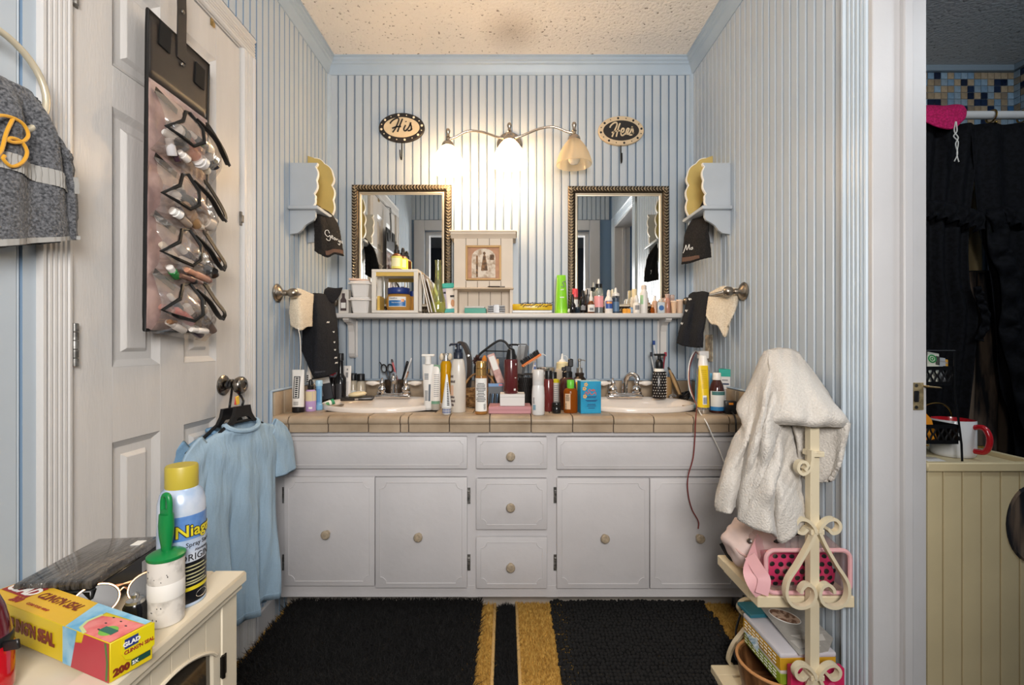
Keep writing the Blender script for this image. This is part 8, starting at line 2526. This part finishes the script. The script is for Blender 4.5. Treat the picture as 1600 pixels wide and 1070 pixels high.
MB().grid([S((1262, 952, 1.40), (1274, 952, 1.41)), S((1276, 985, 1.40), (1282, 990, 1.39)), S((1290, 1000, 1.33), (1300, 1005, 1.30))]).obj('sheet', M('white_paper', 'E4E0DA', 0.8), pp, smooth=False, solid=0.001)
pm = thing('leaflet', 'blue and white leaflet poking out left of the stacked boxes', 'leaflet', (0, 0, 0))
MB().poly(S((1162, 985, 1.40), (1178, 978, 1.42), (1186, 1010, 1.27), (1183, 1018, 1.25)), [(0, 1, 2, 3)]).obj('sheet', M('blue_leaflet', 'C8D4DC', 0.5, var_col='6E94B0', vs=60), pm, smooth=False, solid=0.001)
tb = thing('teal_folder', 'teal folder lying under the torn envelope', 'folder', (0.742, 1.40, 0.2506), rz=R(4))
MB().box(-0.045, 0.045, -0.03, 0.04, 0, 0.010, bev=0.001).obj('cover', M('teal_cover', '2E7486', 0.4), tb)
MB().box(-0.0445, 0.0455, -0.0294, 0.0394, 0.003, 0.007).obj('pages', print_white, tb)
cb_ = thing('floor_cord', 'loose black power cord on the gold rug behind the stand', 'cord', (0, 0, 0))
MB().tube(catmull([P(1162, 930, 1.63), P(1158, 955, 1.60), P(1150, 985, 1.58), P(1152, 1010, 1.55), P(1146, 1000, 1.56), P(1150, 1030, 1.49), P(1165, 1035, 1.47), P(1175, 1030, 1.49)], 50), 0.0035, 7).obj('cord', M('cable_black', '1E1D1F'), cb_)

# ---------------------------------------------------------------- the dark toilet room beyond the doorway
TY, TX = 2.35, 2.53
tgrout = M('mosaic_grout', '8C949A', 0.8)
wt = struct('wall_toilet_back', MB().box(1.003, TX + 0.1, TY, TY + 0.1, 0, ZC), tgrout, smooth=False)
wt2 = struct('wall_toilet_right', MB().box(TX, TX + 0.1, YR - 0.1, TY, 0, ZC), tgrout, smooth=False)
struct('trim_9', MB().box(1.003, TX, TY - 0.02, TY + 0.002, ZC - 0.03, ZC + 0.002, bev=0.003).box(TX - 0.02, TX + 0.002, 1.2, TY - 0.02, ZC - 0.03, ZC + 0.002, bev=0.003), M('toilet_trim', '9AA8B2', 0.5))
cols = ['263858', '96B4CC', 'C0A684', 'A8BCCA', '4678A8', 'D0B694', 'ACC6D8', '1E2A44', 'A8947C']
tm = [M('mosaic_' + c, c, 0.15, var=0.2, vs=60, coat=0.5) for c in cols]
ts = 0.0336
proto = {}
rnd = random.Random(21)


def mosaic(wall, i, j, mat4):
    k = rnd.choice((0, 1, 2, 3, 4, 5, 6, 7, 8, 1, 3, 2, 5))
    if k not in proto:
        p = MB().box(0.0012, ts - 0.0012, -0.004, 0.001, 0.0012, ts - 0.0012, bev=0.001).obj('tile', tm[k], wall)
        proto[k] = p
        p.matrix_local = mat4
    else:
        copies(proto[k], 'tile', wall, [mat4])


for i in range(17):
    for j in range(8):
        mosaic(wt, i, j, Matrix.Translation((TX - (i + 1) * ts, TY, ZC - 0.03 - (j + 1) * ts)))
for i in range(4):
    for j in range(8):
        mosaic(wt2, i, j, Matrix.Translation((TX, TY - i * ts, ZC - 0.03 - (j + 1) * ts)) @ rotR)
# curtain rod with rings
rodY, rodZ = 1.90, CZ + 355 / F * 1.90
rod = thing('curtain_rod', 'white shower curtain rod with brass rings in the toilet room', 'rod', (0, rodY, rodZ))
MB().tube([(1.5, 0, 0), (TX - 0.001, 0, 0)], 0.0165, 14).lathe([(0.03, 0), (0.03, 0.01)], 18, mat=Matrix.Translation((TX - 0.011, 0, 0)) @ Matrix.Rotation(R(90), 4, 'Y')).obj('rod', plain('D8D4D0', 0.3), rod)
brass = M('brass', 'B8924E', 0.25, 1.0)
for px in (1549, 1598, 1650):
    x_ = (px - 800) / F * rodY
    rg = MB().tube([(x_ + 0.002 * math.sin(a), 0.022 * math.cos(a), -0.004 + 0.024 * math.sin(a)) for a in [2 * PI * k / 24 for k in range(24)]], 0.003, 7, closed=True)
    rg.ell((x_, -0.018, -0.036), 0.006, 0.006, 0.006, 2)
    rg.obj('ring', brass, rod)
# black ruffled curtains
cur_m = M('black_damask', '0A0A0C', 0.75, var_col='121216', vs=70, vlo=0.45, vhi=0.6, spec=0.15, bump=0.5, bs=50)


def curtain(label, left, right, top_y, n=90, nv=60, amp=0.018, f=9):
    """left/right: [(px, py)] edge polylines of the panel at the rod's depth."""
    t = thing('shower_curtain', label, 'curtain', (0, 0, 0), group='black ruffled curtain panels')
    L = catmull([P(a, b, rodY) for a, b in left], nv)
    Rr = catmull([P(a, b, rodY) for a, b in right], nv)
    rows = []
    for j in range(nv):
        row = []
        for i in range(n):
            u = i / (n - 1)
            p = L[j].lerp(Rr[j], u)
            p.z = L[j].z * (1 - u) + Rr[j].z * u
            p.y += amp * math.sin(u * f * 2 * PI / 2 + 0.02 * j) * (0.5 + 0.5 * j / nv) - 0.004
            row.append(p)
        rows.append(row)
    MB().grid(rows).obj('panel', cur_m, t, solid=0.003)
    return t, rows


ctl, rL = curtain('left black damask shower curtain panel beside the door jamb', [(1400, 194), (1400, 345), (1400, 440), (1400, 525), (1400, 660), (1400, 900)], [(1532, 194), (1513, 345), (1512, 440), (1524, 495), (1514, 600), (1503, 700), (1490, 900)], 194)
ctr, rR = curtain('right black damask shower curtain panel with ruffled edge', [(1515, 194), (1528, 345), (1546, 420), (1556, 500), (1565, 600), (1588, 680), (1600, 900)], [(1710, 194), (1710, 345), (1710, 420), (1710, 500), (1710, 600), (1710, 680), (1710, 900)], 194)


def ruffle(parent, pts, w0, Y, amp=0.014, freq=2.2, name='ruffle'):
    c = catmull([P(a, b, Y) for a, b in pts], 70)
    rows = []
    for i, p in enumerate(c):
        t_ = (c[min(i + 1, 69)] - c[max(i - 1, 0)]).normalized()
        nrm = Vector((t_.z, 0, -t_.x))
        wv = math.sin(i * 2 * PI / 70 * freq * 4)
        row = [p + Vector((0, -0.022, 0)), p + nrm * (w0 * 0.5) + Vector((0, -0.03 - amp * wv, 0)), p + nrm * w0 * (1 + 0.12 * wv) + Vector((0, -0.026 + amp * wv, 0))]
        rows.append(catmull(row, 8))
    MB().grid(rows).obj(name, cur_m, parent, solid=0.003)


ruffle(ctr, [(1532, 330), (1536, 395), (1552, 430), (1556, 480), (1552, 520), (1568, 580), (1580, 640), (1600, 700)], -0.085, rodY)
ruffle(ctl, [(1512, 450), (1518, 475), (1525, 500), (1514, 530)], -0.03, rodY, 0.01, 1.2)
ruffle(ctl, [(1405, 322), (1450, 315), (1500, 325), (1535, 338)], 0.075, rodY, 0.012, 2)
ruffle(ctr, [(1530, 338), (1560, 325), (1620, 330), (1700, 326)], 0.075, rodY, 0.012, 2)
# cream liner strip, grey pole and bark-printed curtain behind the gap
ln = thing('curtain_liner', 'cream liner strip seen through the gap between black curtains', 'liner', (0, 0, 0))
rows = loft([S((1480, 280, 2.10), (1480, 430, 2.10), (1480, 600, 2.10)), S((1500, 280, 2.08), (1505, 430, 2.09), (1505, 600, 2.10)), S((1518, 280, 2.10), (1522, 430, 2.105), (1522, 600, 2.1)), S((1536, 280, 2.08), (1536, 430, 2.085), (1530, 600, 2.1))], 20, 24)
MB().grid(rows).obj('liner', M('cream_liner', 'CDB88A', 0.6, var=0.1, vs=20), ln, solid=0.002)
po_ = thing('gray_pole', 'slim blue grey pole behind the curtain gap', 'pole', P(1539, 900, 2.07))
MB().tube([(0, 0, -0.0 - 0.03), (0, 0, 1.75)], 0.010, 12).lathe([(0.014, 0), (0.014, 0.03)], 12, c=(0, 0, 1.72)).obj('pole', M('blue_gray_metal', '5A6672', 0.35, 0.4), po_)
bk2 = thing('bark_curtain', 'brown bark printed curtain hanging behind the black panels', 'curtain', (0, 0, 0))
brk = M('bark_print', '6E5C4C', 0.8, var_col='14161E', vs=9, vlo=0.42, vhi=0.56, stretch=(3.5, 1, 0.35), detail=8)
rows = []
for j in range(20):
    row = []
    for i in range(60):
        u, v = i / 59, j / 19
        p = P(1490 + 130 * u, 425 + (330) * v, 2.0)
        p.y = 2.0 + 0.018 * math.sin(u * 22 + v * 1.5)
        row.append(p)
    rows.append(row)
MB().grid(rows).obj('printed_panel', brk, bk2, solid=0.002)
MB().tube([rows[0][0], rows[0][30], rows[0][59]], 0.006, 6).obj('top_hem', M('bark_hem', '2E2A28', 0.8), bk2)
# bright pink mitt slung over the rod, with its white cord
mt_ = thing('pink_mitt', 'bright pink knitted mitt slung over the shower rod', 'mitt', (0, 0, 0))
pk_m = M('pink_knit', 'E01A6E', 0.8, var_col='B80E52', vs=120, bump=1.0, bs=160, bdist=0.006)
rows = loft([S((1425, 176, 1.93), (1425, 170, 1.90), (1425, 172, 1.872), (1425, 183, 1.868), (1426, 190, 1.868)),
             S((1445, 176, 1.935), (1445, 166, 1.90), (1445, 170, 1.868), (1446, 183, 1.862), (1447, 192, 1.862)),
             S((1460, 180, 1.935), (1460, 166, 1.90), (1460, 171, 1.862), (1461, 186, 1.856), (1462, 198, 1.858)),
             S((1475, 185, 1.94), (1475, 167, 1.90), (1476, 172, 1.860), (1477, 188, 1.852), (1478, 202, 1.856)),
             S((1490, 185, 1.935), (1491, 165, 1.90), (1492, 171, 1.862), (1492, 188, 1.856), (1491, 201, 1.858)),
             S((1501, 182, 1.935), (1503, 166, 1.90), (1504, 172, 1.866), (1503, 184, 1.862), (1499, 193, 1.862)),
             S((1506, 180, 1.92), (1508, 172, 1.90), (1509, 175, 1.875), (1508, 182, 1.87), (1505, 187, 1.87))], 22, 44)
MB().grid(rows).obj('knit', pk_m, mt_, solid=0.007)
mb = MB()
mb.tube(catmull([P(1493, 190, 1.85), P(1491, 205, 1.85), P(1497, 215, 1.85), P(1493, 225, 1.85), P(1496, 240, 1.85), P(1491, 252, 1.85)], 26), 0.0022, 6)
mb.tube(catmull([P(1494, 190, 1.85), P(1495, 205, 1.85), P(1490, 213, 1.85), P(1497, 222, 1.852), P(1495, 240, 1.85), P(1498, 253, 1.85)], 26), 0.0022, 6)
mb.obj('cord', white_thread, mt_, label='knotted white cord')
# cream hamper cabinet
hm = thing('beadboard_hamper', 'cream beadboard hamper with tray top beyond the doorway', 'hamper', (1.089, 1.22, 0.0))
HZ = 0.747
hw_, hd_ = 0.296, 0.28
hm_m = M('hamper_cream', 'D6C59C', 0.5, var=0.08, vs=6)
MB().box(0, hw_, 0.008, hd_, 0, HZ - 0.022).obj('carcass', M('hamper_gap', '1E1810', 0.8), hm, smooth=False)
pw = 0.0502
x_ = -0.002
i = 0
while x_ < hw_ - 0.003:
    b = min(x_ + (0.042 if i == 0 else pw), hw_ + 0.002)
    MB().box(x_ + 0.0018, b - 0.0018, 0.0, 0.010, 0.004, HZ - 0.024, bev=0.001).obj('plank', hm_m, hm, smooth=False)
    x_ = b
    i += 1
y_ = 0.008
while y_ < hd_ - 0.003:
    b = min(y_ + pw, hd_)
    MB().box(-0.004, 0.002, y_ + 0.0012, b - 0.0012, 0.004, HZ - 0.024).obj('plank', hm_m, hm, smooth=False)
    y_ = b
tr_ = MB()
tr_.box(-0.008, hw_ + 0.008, -0.008, 0.010, HZ - 0.024, HZ, bev=0.003).box(-0.008, hw_ + 0.008, hd_ - 0.01, hd_ + 0.008, HZ - 0.024, HZ, bev=0.003).box(-0.008, 0.010, 0.010, hd_ - 0.010, HZ - 0.024, HZ - 0.0003).box(hw_ - 0.010, hw_ + 0.008, 0.010, hd_ - 0.010, HZ - 0.024, HZ - 0.0003).box(0.010, hw_ - 0.010, 0.010, hd_ - 0.010, HZ - 0.022, HZ - 0.012)
tr_.obj('tray_top', hm_m, hm)
MB().lathe([(1, 0), (1, 0.004), (0.94, 0.006), (0.9, 0.003), (0, 0.003)], 36, sx=0.068, sy=0.102, mat=Matrix.Translation((0.272, 0.0015, 0.585)) @ rotx).obj('oval_panel', brk, hm, label='dark bark patterned oval panel')
HK = HZ - 0.0114
mg = thing('mug', 'white mug with glossy red handle and red inside on the hamper', 'mug', (1.272, 1.345, HK), rz=R(0))
MB().lathe([(0.044, 0), (0.049, 0.004), (0.051, 0.012), (0.051, 0.102), (0.050, 0.104)], 32, cap=False).obj('body', plain('D8DADC', 0.15), mg)
MB().lathe([(0.050, 0.104), (0.048, 0.104), (0.047, 0.10), (0.046, 0.01), (0, 0.008)], 32, cap=False).obj('inside', M('mug_red', 'B01822', 0.2, coat=0.5), mg)
ha = R(-72)
dirh = Vector((math.cos(ha), math.sin(ha), 0))
MB().tube(catmull([dirh * 0.049 + Vector((0, 0, 0.088)), dirh * 0.070 + Vector((0, 0, 0.090)), dirh * 0.082 + Vector((0, 0, 0.07)), dirh * 0.082 + Vector((0, 0, 0.045)), dirh * 0.072 + Vector((0, 0, 0.024)), dirh * 0.049 + Vector((0, 0, 0.022))], 24), 0.0075, 10).obj('handle', M('mug_red', 'B01822'), mg)
# two tier black wire tray
bt2 = thing('tiered_tray', 'two tier black metal tray of papers on the hamper', 'tray', (0, 0, 0))
mesh_b = M('tray_black', '121214', 0.4, 0.3)


def tray(z, x0, x1, y0, y1, hh):
    o = MB()
    o.box(x0, x1, y0, y1, z, z + 0.003)
    for (a, b, c, d) in ((x0, x1, y1 - 0.003, y1), (x0, x0 + 0.003, y0, y1), (x1 - 0.003, x1, y0, y1)):
        o.box(a, b, c, d, z + 0.003, z + hh)
    o.box(x0, x1, y0, y0 + 0.003, z + 0.003, z + 0.010).box(x0, x1, y0, y0 + 0.003, z + hh - 0.010, z + hh)
    o = o.obj('tray', mesh_b, bt2, smooth=False)
    m = MB()
    n = int((x1 - x0) / 0.0095)
    for k in range(n + 1):
        xx = x0 + (x1 - x0) * k / n
        s_ = 1 if k % 2 else -1
        m.tube(catmull([Vector((xx + s_ * 0.0022, y0 + 0.0015, z + 0.009)), Vector((xx + s_ * 0.0016, y0 + 0.0015, z + 0.016)), Vector((xx - s_ * 0.003, y0 + 0.0015, z + hh / 2)), Vector((xx + s_ * 0.0016, y0 + 0.0015, z + hh - 0.016)), Vector((xx + s_ * 0.0022, y0 + 0.0015, z + hh - 0.009))], 10), 0.0024, 5)
    m.obj('wavy_bars', mesh_b, o, kind='stuff')


Yt = 1.28
tx0, tx1 = 1.105, 1.214
tray(CZ - (602 - 535) / F * Yt, tx0, tx1, Yt, Yt + 0.09, 0.052)
tray(CZ - (690 - 535) / F * Yt, tx0, tx1 - 0.016, Yt - 0.03, Yt + 0.09, 0.052)
for (xx, yy) in ((tx1, Yt - 0.002), (tx1, Yt + 0.092), (tx0, Yt + 0.092), (tx0, Yt - 0.002)):
    MB().tube([(xx - 0.008, yy - (0.03 if yy < Yt else 0), HK), (xx - 0.010, yy - (0.03 if yy < Yt else 0), CZ - 690 / F * Yt + 535 / F * Yt), (xx, yy, CZ - (608 - 535) / F * Yt), (xx, yy, CZ - (548 - 535) / F * Yt)], 0.0026, 6).obj('upright', mesh_b, bt2)
MB().tube([(tx0, Yt - 0.002, CZ - 13 / F * Yt), (tx1, Yt - 0.002, CZ - 13 / F * Yt), (tx1, Yt + 0.092, CZ - 13 / F * Yt)], 0.0026, 6).obj('top_rail', mesh_b, bt2)
zz = CZ - (602 - 535) / F * Yt + 0.0035
for (nm, lab, x0, x1, y0, h, tl, mt) in (('envelope', 'pale envelope with green round logo in the upper black tray', 1.150, 1.182, Yt + 0.012, 0.088, 10, M('pale_envelope', 'C8C8BA', 0.7)), ('envelope', 'silver grey packet in the upper black tray', 1.168, 1.214, Yt + 0.022, 0.074, 6, M('silver_packet', '9EA2A6', 0.4)), ('envelope', 'mustard envelope corner at the right of the upper black tray', 1.198, 1.228, Yt + 0.034, 0.070, 10, M('mustard_paper', 'C08A2A', 0.7))):
    t = thing(nm, lab, 'paper', ((x0 + x1) / 2, y0, zz), rot=(R(-10), R(tl), 0))
    MB().box(-(x1 - x0) / 2, (x1 - x0) / 2, -0.002, 0.002, 0, h, bev=0.0008).obj('paper', mt, t)
    if 'green' in lab:
        lg = MB().tube([(-0.004 + 0.010 * math.cos(a), -0.0024, h - 0.018 + 0.010 * math.sin(a)) for a in [2 * PI * k / 24 for k in range(24)]], 0.002, 6, closed=True).tube([(-0.004 + 0.004 * math.cos(a), -0.0024, h - 0.018 + 0.004 * math.sin(a)) for a in [2 * PI * k / 16 for k in range(16)]], 0.0016, 6, closed=True)
        lg.obj('green_logo', M('logo_green', '2A8A4A', 0.5), t, kind='stuff')
        mb = MB()
        for k in range(8):
            mb.box(0.006 + k * 0.0015, 0.0068 + k * 0.0015, -0.0026, -0.0019, 0.055, h - 0.008)
        mb.obj('barcode', label_dark, t, smooth=False, kind='stuff')
    else:
        MB().box(-(x1 - x0) / 2 + 0.002, (x1 - x0) / 2 - 0.002, -0.0026, -0.0018, h - 0.012, h - 0.009).obj('fold_line', label_gray, t)
t = thing('orange_pouch', 'orange pouch in the lower black tray', 'pouch', (1.150, Yt + 0.01, CZ - (690 - 535) / F * Yt + 0.0035), rot=(0, R(-12), 0))
MB().prism([(-0.012, 0), (0.022, 0), (0.018, 0.055), (0.002, 0.082), (-0.012, 0.07)], -0.006, 0.006, 'y').obj('pouch', M('orange_pouch', 'D88A22', 0.5), t, smooth=False)
MB().box(-0.008, 0.012, -0.0068, -0.0058, 0.03, 0.034).obj('seam', M('orange_seam', 'B06A18', 0.6), t)
t = thing('gray_booklet', 'grey printed booklet standing behind the trays by the jamb', 'booklet', (1.128, 1.44, HK + 0.0), rot=(R(-4), 0, 0))
MB().box(-0.04, 0.03, -0.003, 0.003, 0, 0.20, bev=0.001).obj('cover', M('gray_booklet', '7C7E80', 0.6, var_col='A8AAAA', vs=60), t)
MB().box(-0.03, 0.02, -0.0038, -0.003, 0.15, 0.156).obj('printed_lines', label_dark, t)
t = thing('wire_hoop', 'gold wire hoop ornament behind the red handled mug', 'ornament', (1.262, 1.43, HK), rot=(R(14), 0, R(10)))
MB().tube([(0.078 * math.cos(a), 0, 0.078 + 0.070 * math.sin(a)) for a in [2 * PI * k / 44 for k in range(44)]], 0.0022, 7, closed=True).obj('hoop', brass, t)
MB().tube(catmull([Vector((0.078, 0, 0.07)), Vector((0.06, -0.004, 0.04)), Vector((0.04, -0.004, 0.05)), Vector((0.05, -0.004, 0.02)), Vector((0.03, 0, 0.018))], 16), 0.002, 6).ell((0.058, -0.004, 0.045), 0.010, 0.004, 0.008, 2).obj('gold_leaf', brass, t)
t = thing('gold_stick', 'thin gold stick lying on the far rim of the hamper', 'stick', (1.345, 1.40, HZ + 0.005), rot=(0, R(90), R(-28)))
MB().lathe([(0.002, -0.055), (0.0035, -0.05), (0.0035, 0.06), (0.002, 0.064)], 8).obj('stick', brass, t)
mb = MB()
for k in range(9):
    mb.lathe([(0.0042, 0), (0.0042, 0.004)], 8, c=(0, 0, -0.04 + k * 0.011))
mb.obj('beads', brass, t, kind='stuff')
t = thing('pink_paper', 'pale pink paper under the lower black tray', 'paper', (1.125, Yt - 0.0, HK))
MB().box(-0.02, 0.05, -0.03, 0.03, 0, 0.004, bev=0.001, mat=Matrix.Rotation(R(-8), 4, 'Z')).obj('paper', M('pink_paper', 'D2B4C4', 0.7), t)
MB().box(-0.018, 0.046, -0.028, 0.026, 0.004, 0.006, mat=Matrix.Rotation(R(-14), 4, 'Z')).obj('top_sheet', M('white_paper', 'E4E0DA'), t)
